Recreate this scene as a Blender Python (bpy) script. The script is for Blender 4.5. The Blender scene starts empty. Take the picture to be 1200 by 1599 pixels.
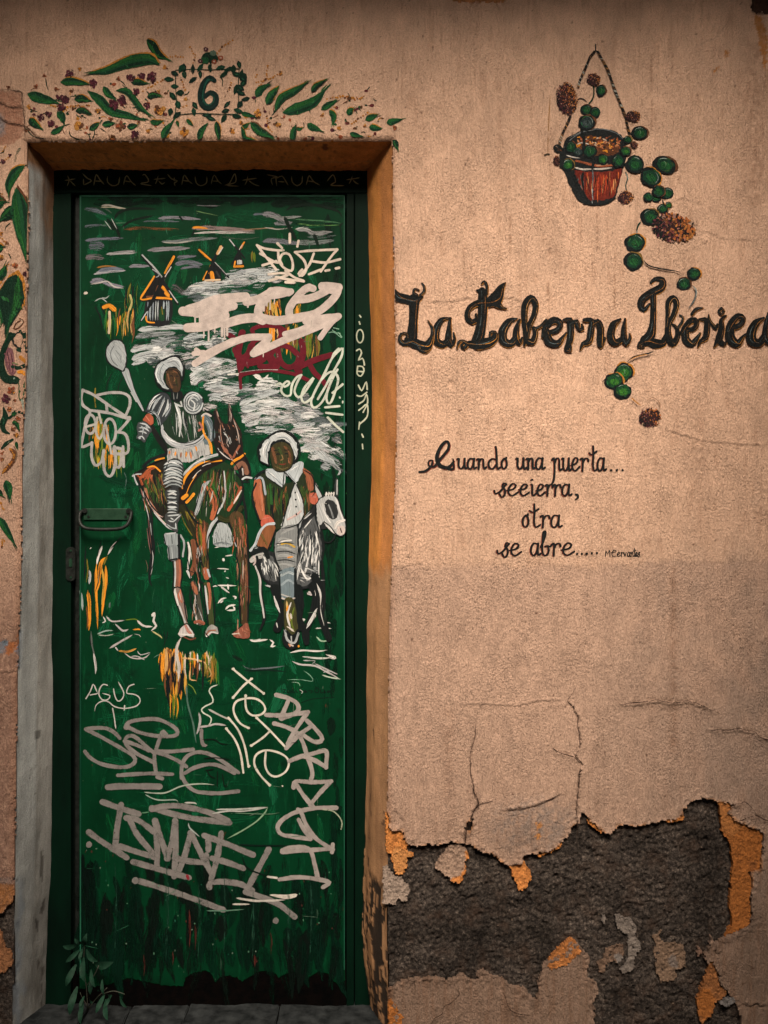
import bpy, bmesh, math, random
import numpy as np
from mathutils import Vector, Matrix
from mathutils.geometry import tessellate_polygon

random.seed(7)
rng = np.random.default_rng(11)
sc = bpy.context.scene
COL = sc.collection

# ------------------------------------------------------------------ camera, sky, sun
SP = 0.00175            # metres on the wall per photograph pixel
CAM_D = 2.6             # camera stands 2.6 m off the wall
CAM_Z = 1.42
DOOR_Y = 0.14           # the door sits 14 cm inside the wall

cam = bpy.data.cameras.new('camera')
cam.sensor_fit = 'VERTICAL'
cam.sensor_height = 24.0
cam.lens = 24.0 * CAM_D / (1599 * SP)
cam.clip_start = 0.05
cam.clip_end = 500
cam_o = bpy.data.objects.new('camera', cam)
cam_o.location = (0, -CAM_D, CAM_Z)
cam_o.rotation_euler = (math.radians(90), 0, 0)
COL.objects.link(cam_o)
sc.camera = cam_o

SUN_EL, SUN_AZ = 48.0, 2.5      # degrees; azimuth measured from straight out of the wall towards the right
world = bpy.data.worlds.new('World')
sc.world = world
world.use_nodes = True
wn = world.node_tree
bg = wn.nodes['Background']
sky = wn.nodes.new('ShaderNodeTexSky')
sky.sky_type = 'NISHITA'
sky.sun_disc = False
sky.sun_elevation = math.radians(SUN_EL)
sky.sun_rotation = math.radians(180 - SUN_AZ)
sky.air_density = 1.0
sky.dust_density = 3.0
wn.links.new(sky.outputs[0], bg.inputs['Color'])
bg.inputs['Strength'].default_value = 0.075

sun = bpy.data.lights.new('sun', 'SUN')
sun.energy = 5.0
sun.angle = math.radians(34)
sun.color = (1.0, 0.86, 0.715)
sun_o = bpy.data.objects.new('sun', sun)
d = Vector((math.sin(math.radians(SUN_AZ)) * math.cos(math.radians(SUN_EL)),
            -math.cos(math.radians(SUN_AZ)) * math.cos(math.radians(SUN_EL)),
            math.sin(math.radians(SUN_EL))))
sun_o.rotation_euler = d.to_track_quat('Z', 'Y').to_euler()
sun_o.location = (3, -4, 6)
COL.objects.link(sun_o)

sc.view_settings.view_transform = 'Standard'
sc.view_settings.look = 'None'
sc.view_settings.exposure = 0.72
sc.view_settings.gamma = 1.0
sc.view_settings.use_curve_mapping = False
sc.cycles.transparent_max_bounces = 32
sc.cycles.max_bounces = 8
sc.cycles.diffuse_bounces = 4

# ------------------------------------------------------------------ small helpers
def P(px, py, depth=0.0):
    """photograph pixel -> (x, z) in metres on the plane that lies `depth` behind the wall face"""
    f = (CAM_D + depth) / CAM_D
    return ((px - 600) * SP * f, CAM_Z - (py - 799.5) * SP * f)

def tag(o, label=None, cat=None, group=None, kind=None):
    if label: o['label'] = label
    if cat: o['category'] = cat
    if group: o['group'] = group
    if kind: o['kind'] = kind
    return o

def empty(name, loc=(0, 0, 0), parent=None):
    o = bpy.data.objects.new(name, None)
    o.location = loc
    o.empty_display_size = 0.1
    COL.objects.link(o)
    if parent: adopt(o, parent)
    return o

def world_of(o):
    m = Matrix.Translation(o.location)
    return m

def adopt(o, parent):
    """parent o, keeping its coordinates in the world as they are (all parents here are only translated)"""
    o.parent = parent
    o.matrix_parent_inverse = Matrix.Translation(-abs_loc(parent))

def abs_loc(o):
    # every object here is translated only, and children keep world coordinates
    return Vector(o.location)

def link_mesh(name, me, mat, parent=None, smooth=False):
    o = bpy.data.objects.new(name, me)
    COL.objects.link(o)
    if mat is not None: me.materials.append(mat)
    if parent: adopt(o, parent)
    if smooth:
        me.polygons.foreach_set('use_smooth', np.ones(len(me.polygons), dtype=bool))
    return o

def from_data(name, verts, faces, mat, parent=None, smooth=False):
    me = bpy.data.meshes.new(name)
    me.from_pydata(verts, [], faces)
    me.update()
    return link_mesh(name, me, mat, parent, smooth)

def from_bm(name, bm, mat, parent=None, smooth=False):
    me = bpy.data.meshes.new(name)
    bmesh.ops.recalc_face_normals(bm, faces=bm.faces)
    bm.to_mesh(me); bm.free()
    return link_mesh(name, me, mat, parent, smooth)

def box_bm(x0, x1, y0, y1, z0, z1, bevel=0.0, seg=2):
    bm = bmesh.new()
    bmesh.ops.create_cube(bm, size=1)
    for v in bm.verts:
        v.co = Vector(((x0 + x1) / 2 + v.co.x * (x1 - x0), (y0 + y1) / 2 + v.co.y * (y1 - y0), (z0 + z1) / 2 + v.co.z * (z1 - z0)))
    if bevel:
        bmesh.ops.bevel(bm, geom=bm.edges[:], offset=bevel, segments=seg, affect='EDGES', profile=0.6)
    return bm

def field(shape, lo, hi, pitch, stretch=(1, 1), seed=0):
    """periodic gaussian random field, unit variance, wavelengths between lo and hi metres; stretch = (x, z)"""
    r = np.random.default_rng(seed)
    n0, n1 = shape
    w = r.standard_normal((n0, n1))
    fz = np.fft.fftfreq(n0, pitch)[:, None] / stretch[1]
    fx = np.fft.rfftfreq(n1, pitch)[None, :] / stretch[0]
    f = np.sqrt(fx * fx + fz * fz)
    flo, fhi = 1.0 / hi, 1.0 / lo
    band = np.exp(-(np.maximum(f - fhi, 0) / (0.3 * fhi)) ** 2) * (1 - np.exp(-(f / flo) ** 2)) / np.maximum(f, flo)
    out = np.fft.irfft2(np.fft.rfft2(w) * band, s=(n0, n1))
    return out / (out.std() + 1e-9)

def seg_dist(X, Z, pts, side=False):
    """distance of points to an open polyline; side also gives signed side (+ = left of the line as drawn) of the nearest piece"""
    best = np.full(X.shape, 1e9); sd = np.zeros(X.shape); par = np.zeros(X.shape)
    L = 0.0
    for (ax, az), (bx, bz) in zip(pts[:-1], pts[1:]):
        dx, dz = bx - ax, bz - az
        l2 = dx * dx + dz * dz + 1e-12
        t = np.clip(((X - ax) * dx + (Z - az) * dz) / l2, 0, 1)
        ex, ez = X - ax - t * dx, Z - az - t * dz
        dd = np.sqrt(ex * ex + ez * ez)
        m = dd < best
        best = np.where(m, dd, best)
        if side:
            sd = np.where(m, np.sign(dx * (Z - az) - dz * (X - ax)), sd)
            par = np.where(m, L + t * math.sqrt(l2), par)
        L += math.sqrt(l2)
    return (best, sd, par, L) if side else best

def inside(X, Z, poly):
    r = np.zeros(X.shape, dtype=bool)
    n = len(poly)
    for i in range(n):
        ax, az = poly[i]; bx, bz = poly[(i + 1) % n]
        if az == bz: continue
        c = ((az > Z) != (bz > Z)) & (X < (bx - ax) * (Z - az) / (bz - az) + ax)
        r ^= c
    return r

def sdist(X, Z, poly):
    """signed distance to a closed polygon, negative inside"""
    dd = seg_dist(X, Z, list(poly) + [poly[0]])
    return np.where(inside(X, Z, poly), -dd, dd)

def pxpoly(s, T=(0, 0, 1), depth=0.0):
    x0, y0, k = T
    out = []
    for t in s.split():
        a, b = t.split(',')[:2]
        out.append(P(x0 + float(a) / k, y0 + float(b) / k, depth))
    return out

# ------------------------------------------------------------------ materials
def newmat(name):
    m = bpy.data.materials.new(name)
    m.use_nodes = True
    nt = m.node_tree
    return m, nt, nt.nodes['Principled BSDF']

def N(nt, t, **kw):
    n = nt.nodes.new(t)
    for k, v in kw.items():
        if k.startswith('i_'): n.inputs[k[2:].replace('_', ' ')].default_value = v
        else: setattr(n, k, v)
    return n

def pos_noise(nt, scale, detail=4, rough=0.55, squash=(1, 1, 1)):
    g = N(nt, 'ShaderNodeNewGeometry')
    mp = N(nt, 'ShaderNodeMapping')
    mp.inputs['Scale'].default_value = squash
    nt.links.new(g.outputs['Position'], mp.inputs['Vector'])
    n = N(nt, 'ShaderNodeTexNoise')
    n.inputs['Scale'].default_value = scale
    n.inputs['Detail'].default_value = detail
    n.inputs['Roughness'].default_value = rough
    nt.links.new(mp.outputs[0], n.inputs['Vector'])
    return n.outputs['Fac']

def math_n(nt, op, a, b=None, c=None, clamp=False):
    n = N(nt, 'ShaderNodeMath', operation=op)
    n.use_clamp = clamp
    for i, v in enumerate((a, b, c)):
        if v is None: continue
        if isinstance(v, (int, float)): n.inputs[i].default_value = v
        else: nt.links.new(v, n.inputs[i])
    return n.outputs[0]

def maprange(nt, v, a, b, c, d, smooth=False):
    n = N(nt, 'ShaderNodeMapRange')
    if smooth: n.interpolation_type = 'SMOOTHSTEP'
    nt.links.new(v, n.inputs['Value'])
    for i, x in zip(('From Min', 'From Max', 'To Min', 'To Max'), (a, b, c, d)):
        if isinstance(x, (int, float)): n.inputs[i].default_value = x
        else: nt.links.new(x, n.inputs[i])
    return n.outputs[0]

def mix_col(nt, fac, a, b, blend='MIX'):
    n = N(nt, 'ShaderNodeMix', data_type='RGBA', blend_type=blend)
    for s, v in (('Factor', fac), ('A', a), ('B', b)):
        i = [x for x in n.inputs if x.name == s and x.enabled][0] if s != 'Factor' else n.inputs[0]
        if isinstance(v, (int, float)): i.default_value = v
        elif isinstance(v, tuple): i.default_value = v if len(v) == 4 else (*v, 1)
        else: nt.links.new(v, i)
    return [x for x in n.outputs if x.enabled][0]

def bump(nt, bsdf, h, strength, dist, prev=None):
    b = N(nt, 'ShaderNodeBump')
    b.inputs['Strength'].default_value = strength
    b.inputs['Distance'].default_value = dist
    nt.links.new(h, b.inputs['Height'])
    if prev is not None: nt.links.new(prev, b.inputs['Normal'])
    if bsdf is not None: nt.links.new(b.outputs[0], bsdf.inputs['Normal'])
    return b.outputs[0]

def stucco_bump(nt, bsdf, k=1.0):
    """the relief of the brushed render, shared by the wall and by the paint that lies on it"""
    coarse = pos_noise(nt, 210, 2.5, 0.55, (1.15, 1, 0.75))
    fine = pos_noise(nt, 520, 3, 0.6, (1, 1, 0.55))
    bristle = pos_noise(nt, 330, 3, 0.6, (1, 1, 0.07))
    patchy = maprange(nt, pos_noise(nt, 7, 3, 0.5), 0.35, 0.65, 0.35, 1.0)
    n1 = bump(nt, None, math_n(nt, 'MULTIPLY', coarse, patchy), 1.0 * k, 0.0056)
    n2 = bump(nt, None, fine, 0.8 * k, 0.0024, n1)
    return bump(nt, bsdf, bristle, 0.9 * k, 0.0075, n2)

def plaster_mat(name, rough=0.92, k=1.0, var=0.06, sandy=False):
    m, nt, b = newmat(name)
    a = N(nt, 'ShaderNodeAttribute', attribute_name='Col')
    n = pos_noise(nt, 26, 5, 0.6, (1, 1, 0.6))
    f = maprange(nt, n, 0.3, 0.7, 1 - var, 1 + var)
    c = mix_col(nt, 1.0, a.outputs['Color'], (1, 1, 1), 'MULTIPLY')
    sp = pos_noise(nt, 340, 3, 0.7)
    f2 = maprange(nt, sp, 0.32, 0.68, 0.78, 1.16)
    f3 = math_n(nt, 'MULTIPLY', f, f2)
    pit = pos_noise(nt, 115, 2, 0.5, (1, 1, 0.8))
    f3 = math_n(nt, 'MULTIPLY', f3, maprange(nt, pit, 0.735, 0.765, 1.0, 0.45))
    vm = N(nt, 'ShaderNodeVectorMath', operation='SCALE')
    nt.links.new(c, vm.inputs[0]); nt.links.new(f3, vm.inputs['Scale'])
    nt.links.new(vm.outputs[0], b.inputs['Base Color'])
    b.inputs['Roughness'].default_value = rough
    b.inputs['Specular IOR Level'].default_value = 0.25
    if sandy:
        h1 = bump(nt, None, pos_noise(nt, 60, 4, 0.6), 0.4, 0.003)
        h2 = bump(nt, None, pos_noise(nt, 300, 3, 0.7), 0.7, 0.0028, h1)
        bump(nt, b, pos_noise(nt, 110, 3, 0.6, (1, 1, 0.12)), 0.35, 0.004, h2)
    else:
        stucco_bump(nt, b, k)
    return m

M_PLASTER = plaster_mat('painted plaster')
M_JAMB = plaster_mat('jamb plaster', 0.9, 1, 0.14, True)

def cement_mat():
    m, nt, b = newmat('rough cement render')
    n = pos_noise(nt, 120, 7, 0.82)
    n2 = pos_noise(nt, 6, 5, 0.6)
    r = N(nt, 'ShaderNodeValToRGB')
    e = r.color_ramp.elements
    e[0].position, e[0].color = 0.36, (0.014, 0.011, 0.010, 1)
    e[1].position, e[1].color = 0.68, (0.33, 0.26, 0.21, 1)
    x = e.new(0.48); x.color = (0.058, 0.047, 0.040, 1)
    x = e.new(0.57); x.color = (0.125, 0.101, 0.084, 1)
    nt.links.new(n, r.inputs[0])
    big = maprange(nt, n2, 0.34, 0.66, 0.45, 1.45)
    vm = N(nt, 'ShaderNodeVectorMath', operation='SCALE')
    nt.links.new(r.outputs[0], vm.inputs[0]); nt.links.new(big, vm.inputs['Scale'])
    c = vm.outputs[0]
    c = mix_col(nt, maprange(nt, pos_noise(nt, 17, 4, 0.65), 0.5, 0.72, 0, 0.55), c, (0.10, 0.058, 0.038))
    sp = pos_noise(nt, 75, 2, 0.5)
    c = mix_col(nt, maprange(nt, sp, 0.72, 0.75, 0, 0.75), c, (0.32, 0.23, 0.165))
    ho = pos_noise(nt, 62, 2, 0.5, (1, 1, 1.2))
    c = mix_col(nt, maprange(nt, ho, 0.26, 0.29, 0.9, 0), c, (0.006, 0.005, 0.005))
    nt.links.new(c, b.inputs['Base Color'])
    b.inputs['Roughness'].default_value = 0.95
    b.inputs['Specular IOR Level'].default_value = 0.12
    h1 = bump(nt, None, pos_noise(nt, 75, 6, 0.8), 1.0, 0.016)
    bump(nt, b, pos_noise(nt, 330, 4, 0.7), 0.8, 0.003, h1)
    return m
M_CEMENT = cement_mat()

def flat_noise_mat(name, c0, c1, scale=30, rough=0.6, bk=0.2, bs=200, squash=(1, 1, 1), metal=0.0, spec=0.4):
    m, nt, b = newmat(name)
    n = pos_noise(nt, scale, 5, 0.6, squash)
    c = mix_col(nt, maprange(nt, n, 0.35, 0.65, 0, 1), c0, c1)
    nt.links.new(c, b.inputs['Base Color'])
    b.inputs['Roughness'].default_value = rough
    b.inputs['Metallic'].default_value = metal
    b.inputs['Specular IOR Level'].default_value = spec
    bump(nt, b, pos_noise(nt, bs, 4, 0.6, squash), bk, 0.002)
    return m

def door_mat():
    m, nt, b = newmat('green enamel on metal')
    big = pos_noise(nt, 7, 5, 0.6, (1, 1, 0.5))
    c = mix_col(nt, maprange(nt, big, 0.3, 0.7, 0, 1), (0.0003, 0.019, 0.0066), (0.0009, 0.044, 0.0155))
    # brushed streaks of slightly other green
    st = pos_noise(nt, 60, 4, 0.7, (1, 1, 0.12))
    c = mix_col(nt, maprange(nt, st, 0.58, 0.72, 0, 0.6), c, (0.004, 0.085, 0.030))
    hs = pos_noise(nt, 40, 4, 0.7, (0.1, 1, 1))
    c = mix_col(nt, maprange(nt, hs, 0.62, 0.75, 0, 0.5), c, (0.0012, 0.018, 0.007))
    # grime, chips and rust specks
    gr = pos_noise(nt, 16, 6, 0.7)
    c = mix_col(nt, maprange(nt, gr, 0.56, 0.72, 0, 0.75), c, (0.0016, 0.012, 0.006))
    ch = pos_noise(nt, 170, 3, 0.6, (1, 1, 0.6))
    c = mix_col(nt, maprange(nt, ch, 0.735, 0.76, 0, 0.9), c, (0.13, 0.20, 0.13))
    ru = pos_noise(nt, 55, 4, 0.6, (1, 1, 0.35))
    c = mix_col(nt, maprange(nt, ru, 0.71, 0.74, 0, 0.85), c, (0.075, 0.018, 0.012))
    nt.links.new(c, b.inputs['Base Color'])
    b.inputs['Roughness'].default_value = 0.6
    b.inputs['Specular IOR Level'].default_value = 0.08
    h = bump(nt, None, st, 0.25, 0.0015)
    bump(nt, b, pos_noise(nt, 25, 4, 0.6), 0.25, 0.004, h)
    return m
M_DOOR = door_mat()
M_EDGE = None
M_FRAME = flat_noise_mat('shade-darkened green frame', (0.0004, 0.006, 0.0032), (0.0008, 0.014, 0.0065), 9, 0.65, 0.25, 90, (1, 1, .3), 0, 0.08)  # frame darker than the leaf, recess shade put into its colour
M_RUST = flat_noise_mat('dark rust', (0.0006, 0.0007, 0.0007), (0.0030, 0.0018, 0.0015), 40, 0.9, 0.6, 160, spec=0.05)
M_IRON = flat_noise_mat('worn dark iron', (0.006, 0.008, 0.007), (0.022, 0.026, 0.023), 60, 0.5, 0.3, 260, metal=0.3, spec=0.25)
M_IRON2 = flat_noise_mat('green painted iron', (0.002, 0.028, 0.011), (0.010, 0.045, 0.022), 60, 0.5, 0.3, 260)
M_EDGE = flat_noise_mat('green edge highlight', (0.002, 0.045, 0.022), (0.020, 0.13, 0.075), 14, 0.5, 0.1, 200, (1, 1, .2), 0, 0.2)  # lighter green, the edge highlight put into the paint
M_STONE = flat_noise_mat('worn threshold stone', (0.007, 0.0085, 0.009), (0.032, 0.036, 0.037), 24, 0.9, 0.8, 70, spec=0.1)
M_PAVE = flat_noise_mat('paving', (0.045, 0.045, 0.045), (0.10, 0.10, 0.098), 12, 0.9, 0.5, 90)
M_DARKVOID = flat_noise_mat('dark rebate', (0.002, 0.003, 0.003), (0.004, 0.006, 0.005), 40, 0.9, 0.2, 120, spec=0.05)

def brush_mat(name, rough, spec, stucco):
    """paint put on by brush, marker or spray: colour and dryness per stroke, bristle marks run along the stroke"""
    m, nt, b = newmat(name)
    a = N(nt, 'ShaderNodeAttribute', attribute_name='Col')
    bp = N(nt, 'ShaderNodeAttribute', attribute_name='bp')
    ev = N(nt, 'ShaderNodeAttribute', attribute_name='ev')
    mp = N(nt, 'ShaderNodeMapping'); mp.inputs['Scale'].default_value = (26, 430, 1)
    nt.links.new(bp.outputs['Vector'], mp.inputs['Vector'])
    n = N(nt, 'ShaderNodeTexNoise'); n.inputs['Scale'].default_value = 1; n.inputs['Detail'].default_value = 3; n.inputs['Roughness'].default_value = 0.65
    nt.links.new(mp.outputs[0], n.inputs['Vector'])
    grain = pos_noise(nt, 520, 2, 0.6)
    e2 = math_n(nt, 'MULTIPLY', ev.outputs['Fac'], ev.outputs['Fac'])
    t = math_n(nt, 'MULTIPLY_ADD', n.outputs['Fac'], 1.15, -0.33)
    t = math_n(nt, 'MULTIPLY_ADD', grain, 0.55, t)
    dry = a.outputs['Alpha']
    fe = math_n(nt, 'MULTIPLY_ADD', dry, -0.85, -0.03)
    t = math_n(nt, 'MULTIPLY_ADD', math_n(nt, 'MULTIPLY', e2, e2), fe, t)
    lo = math_n(nt, 'SUBTRACT', dry, 0.09); hi = math_n(nt, 'ADD', dry, 0.09)
    al = maprange(nt, t, lo, hi, 0, 1, True)
    sh = maprange(nt, n.outputs['Fac'], 0.28, 0.72, 0.55, 1.30)
    vm = N(nt, 'ShaderNodeVectorMath', operation='SCALE')
    nt.links.new(a.outputs['Color'], vm.inputs[0]); nt.links.new(sh, vm.inputs['Scale'])
    nt.links.new(vm.outputs[0], b.inputs['Base Color'])
    nt.links.new(al, b.inputs['Alpha'])
    b.inputs['Roughness'].default_value = rough
    b.inputs['Specular IOR Level'].default_value = spec
    if stucco:
        stucco_bump(nt, b, 0.8)
    else:
        bump(nt, b, n.outputs['Fac'], 0.35, 0.0012)
    return m
M_PAINT_WALL = brush_mat('brushed paint on plaster', 0.75, 0.2, True)
M_PAINT_DOOR = brush_mat('brushed paint on enamel', 0.65, 0.1, False)

def marker_mat():
    """spray can and paint marker: even colour, grain and slight thinning, soft speckled edge"""
    m, nt, b = newmat('spray and marker paint')
    a = N(nt, 'ShaderNodeAttribute', attribute_name='Col')
    bp = N(nt, 'ShaderNodeAttribute', attribute_name='bp')
    ev = N(nt, 'ShaderNodeAttribute', attribute_name='ev')
    mp = N(nt, 'ShaderNodeMapping'); mp.inputs['Scale'].default_value = (9, 60, 1)
    nt.links.new(bp.outputs['Vector'], mp.inputs['Vector'])
    n = N(nt, 'ShaderNodeTexNoise'); n.inputs['Scale'].default_value = 1; n.inputs['Detail'].default_value = 4
    nt.links.new(mp.outputs[0], n.inputs['Vector'])
    grain = pos_noise(nt, 700, 2, 0.7)
    blot = pos_noise(nt, 45, 4, 0.65)
    e2 = math_n(nt, 'MULTIPLY', ev.outputs['Fac'], ev.outputs['Fac'])
    e8 = math_n(nt, 'MULTIPLY', math_n(nt, 'MULTIPLY', e2, e2), math_n(nt, 'MULTIPLY', e2, e2))
    t = math_n(nt, 'MULTIPLY_ADD', grain, 0.75, math_n(nt, 'MULTIPLY_ADD', blot, 0.5, -0.12))
    t = math_n(nt, 'MULTIPLY_ADD', e8, -0.34, t)
    dry = math_n(nt, 'ADD', a.outputs['Alpha'], 0.06)
    al = maprange(nt, t, math_n(nt, 'SUBTRACT', dry, 0.08), math_n(nt, 'ADD', dry, 0.08), 0, 1, True)
    sh = math_n(nt, 'MULTIPLY', maprange(nt, blot, 0.3, 0.7, 0.78, 1.15), maprange(nt, grain, 0.3, 0.7, 0.80, 1.18))
    sh = math_n(nt, 'MULTIPLY', sh, maprange(nt, n.outputs['Fac'], 0.3, 0.7, 0.9, 1.08))
    vm = N(nt, 'ShaderNodeVectorMath', operation='SCALE')
    nt.links.new(a.outputs['Color'], vm.inputs[0]); nt.links.new(sh, vm.inputs['Scale'])
    nt.links.new(vm.outputs[0], b.inputs['Base Color'])
    nt.links.new(al, b.inputs['Alpha'])
    b.inputs['Roughness'].default_value = 0.6
    b.inputs['Specular IOR Level'].default_value = 0.1
    return m
M_MARKER = marker_mat()
# ------------------------------------------------------------------ the wall
wall = tag(empty('plaster_wall', (0, 0, -0.12)),
           'peach plastered street wall with painted lettering and peeling lower corner', 'wall', kind='thing')

Z_PAVE = -0.12
PITCH = 0.0034
GX0, GX1, GZ0, GZ1 = -1.40, 1.40, Z_PAVE, 2.98
gx = np.arange(GX0, GX1 + 1e-6, PITCH); gz = np.arange(GZ0, GZ1 + 1e-6, PITCH)
GNX, GNZ = len(gx), len(gz)
X, Z = np.meshgrid(gx, gz)              # [z, x]
shape = X.shape

OPEN_R = '612,219 613,350 616,500 619,600 618,700 616,760 612,860 610,900 607,1000 605,1150 604,1260 603,1300 602,1400 603,1480 606,1560 608,1660'
OPEN_L = '20,1660 20,1599 22,1400 24,1250 27,1050 33,880 35,700 40,600 42,530 43,430 45,330 43,260 41,221'
opening = pxpoly(OPEN_R) + pxpoly(OPEN_L)

T7, T8 = (590, 1200, 3.871), (890, 1200, 3.871)
peel_up = pxpoly('20,250 62,282 66,370 82,386 118,372 150,384 160,440 180,460 240,481 310,460 370,468 450,444 530,458 580,470 620,514 690,520 740,562 800,596 838,580 872,590 890,520 980,521 1060,492 1108,462 1165,400 1180,350', T7)
peel_up += pxpoly('30,345 60,328 66,300 72,268 100,292 112,318 160,350 210,392 245,402 300,350 340,342 390,357 470,342 560,322 640,312 680,300 700,240 760,190 840,190 910,209 960,212 985,222 950,268 1010,322 1080,352 1170,392 1150,612 1087,618 1105,710 1087,800 1100,880 1088,945 1003,990 945,1010 882,1052 850,1003 836,1080 806,1130 832,1192 852,1168 890,1232 908,1310 952,1352 1000,1432 1032,1500 1040,1600 1040,1900', T8)
peel_up += pxpoly('140,1900 150,1545 158,1500 148,1412 184,1352 160,1290 104,1262 112,1200 128,1152 80,1092 50,1052 4,1036', T8)
peel_up += pxpoly('1156,1040 1130,1108 1060,1140 1000,1172 982,1240 966,1300 966,1372 945,1400 930,1372 880,1322 800,1312 762,1266 690,1252 640,1214 600,1222 596,1276 570,1282 540,1262 510,1240 480,1262 420,1276 330,1260 180,1272 130,1290 70,1332 20,1330', T7)
crack_hole = pxpoly('572,300 562,318 540,336 534,362 532,384 548,382 560,366 570,340', T7)
notch = pxpoly('1174,-30 1176,4 1172,14 1178,20 1190,18 1215,24 1260,20 1260,-30')
strip = pxpoly('700,-40 704,0 716,2 740,3 760,2 772,3 790,1 793,-40')
left_peel = pxpoly('-90,1440 -20,1432 6,1426 14,1412 22,1412 60,1410 60,1700 -90,1700')

nz = lambda lo, hi, st=(1, 1), s=0: field(shape, lo, hi, PITCH, st, s)
und = nz(0.6, 1.5, s=1)
und2 = nz(0.045, 0.16, (1, 0.7), 2)
grain = nz(0.009, 0.022, (1, 0.75), 3)
mott = nz(0.05, 0.5, (1, 0.6), 4)
mott2 = nz(0.02, 0.12, (1, 0.35), 5)
drip = nz(0.008, 0.05, (1, 0.06), 6)
blot = nz(0.012, 0.06, s=7)
jx, jz = nz(0.007, 0.022, s=8) * 0.0016, nz(0.007, 0.022, s=9) * 0.0016

def win(poly, pad=0.05):
    xs = [p[0] for p in poly]; zs = [p[1] for p in poly]
    i0 = max(0, int((min(xs) - pad - GX0) / PITCH)); i1 = min(GNX, int((max(xs) + pad - GX0) / PITCH) + 2)
    k0 = max(0, int((min(zs) - pad - GZ0) / PITCH)); k1 = min(GNZ, int((max(zs) + pad - GZ0) / PITCH) + 2)
    return (slice(k0, max(k1, k0)), slice(i0, max(i1, i0)))

# relief: h is how far the face stands towards the street
mott = nz(0.05, 0.5, (1, 0.6), 4)
vr = nz(0.010, 0.035, (1, 0.07), 10); tr = nz(0.03, 0.12, (1, .5), 12)
h = 0.0010 * und + 0.00010 * und2 + 0.00014 * vr * np.clip(.8 + .6 * mott, 0, 2) + 0.00022 * tr * np.clip(mott - .2, 0, 1.5) + 0.00022 * grain
smooth_h = h.copy()
mask = np.ones(shape, dtype=bool)

dop = np.full(shape, 0.5)
w = win(opening, 0.06); dop[w] = sdist(X[w], Z[w], opening)
# soft rounded arris round the opening
dj = dop + jx * 0.5
mask &= dj > 0
edge = np.clip(1 - dj / 0.016, 0, 1)
h -= 0.010 * edge ** 2.2
smooth_h = smooth_h - 0.010 * edge ** 2.2

dpe = np.full(shape, 0.5)
for poly in (peel_up, crack_hole, notch, strip, left_peel):
    w = win(poly)
    if X[w].size:
        dd = sdist(X[w] + jx[w], Z[w] + jz[w], poly)
        dpe[w] = np.minimum(dpe[w], dd)
mask &= dpe > 0
# the torn edge lifts off a little, unevenly
h += np.clip(1 - dpe / 0.035, 0, 1) ** 2 * (0.0035 + 0.002 * blot)

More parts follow.
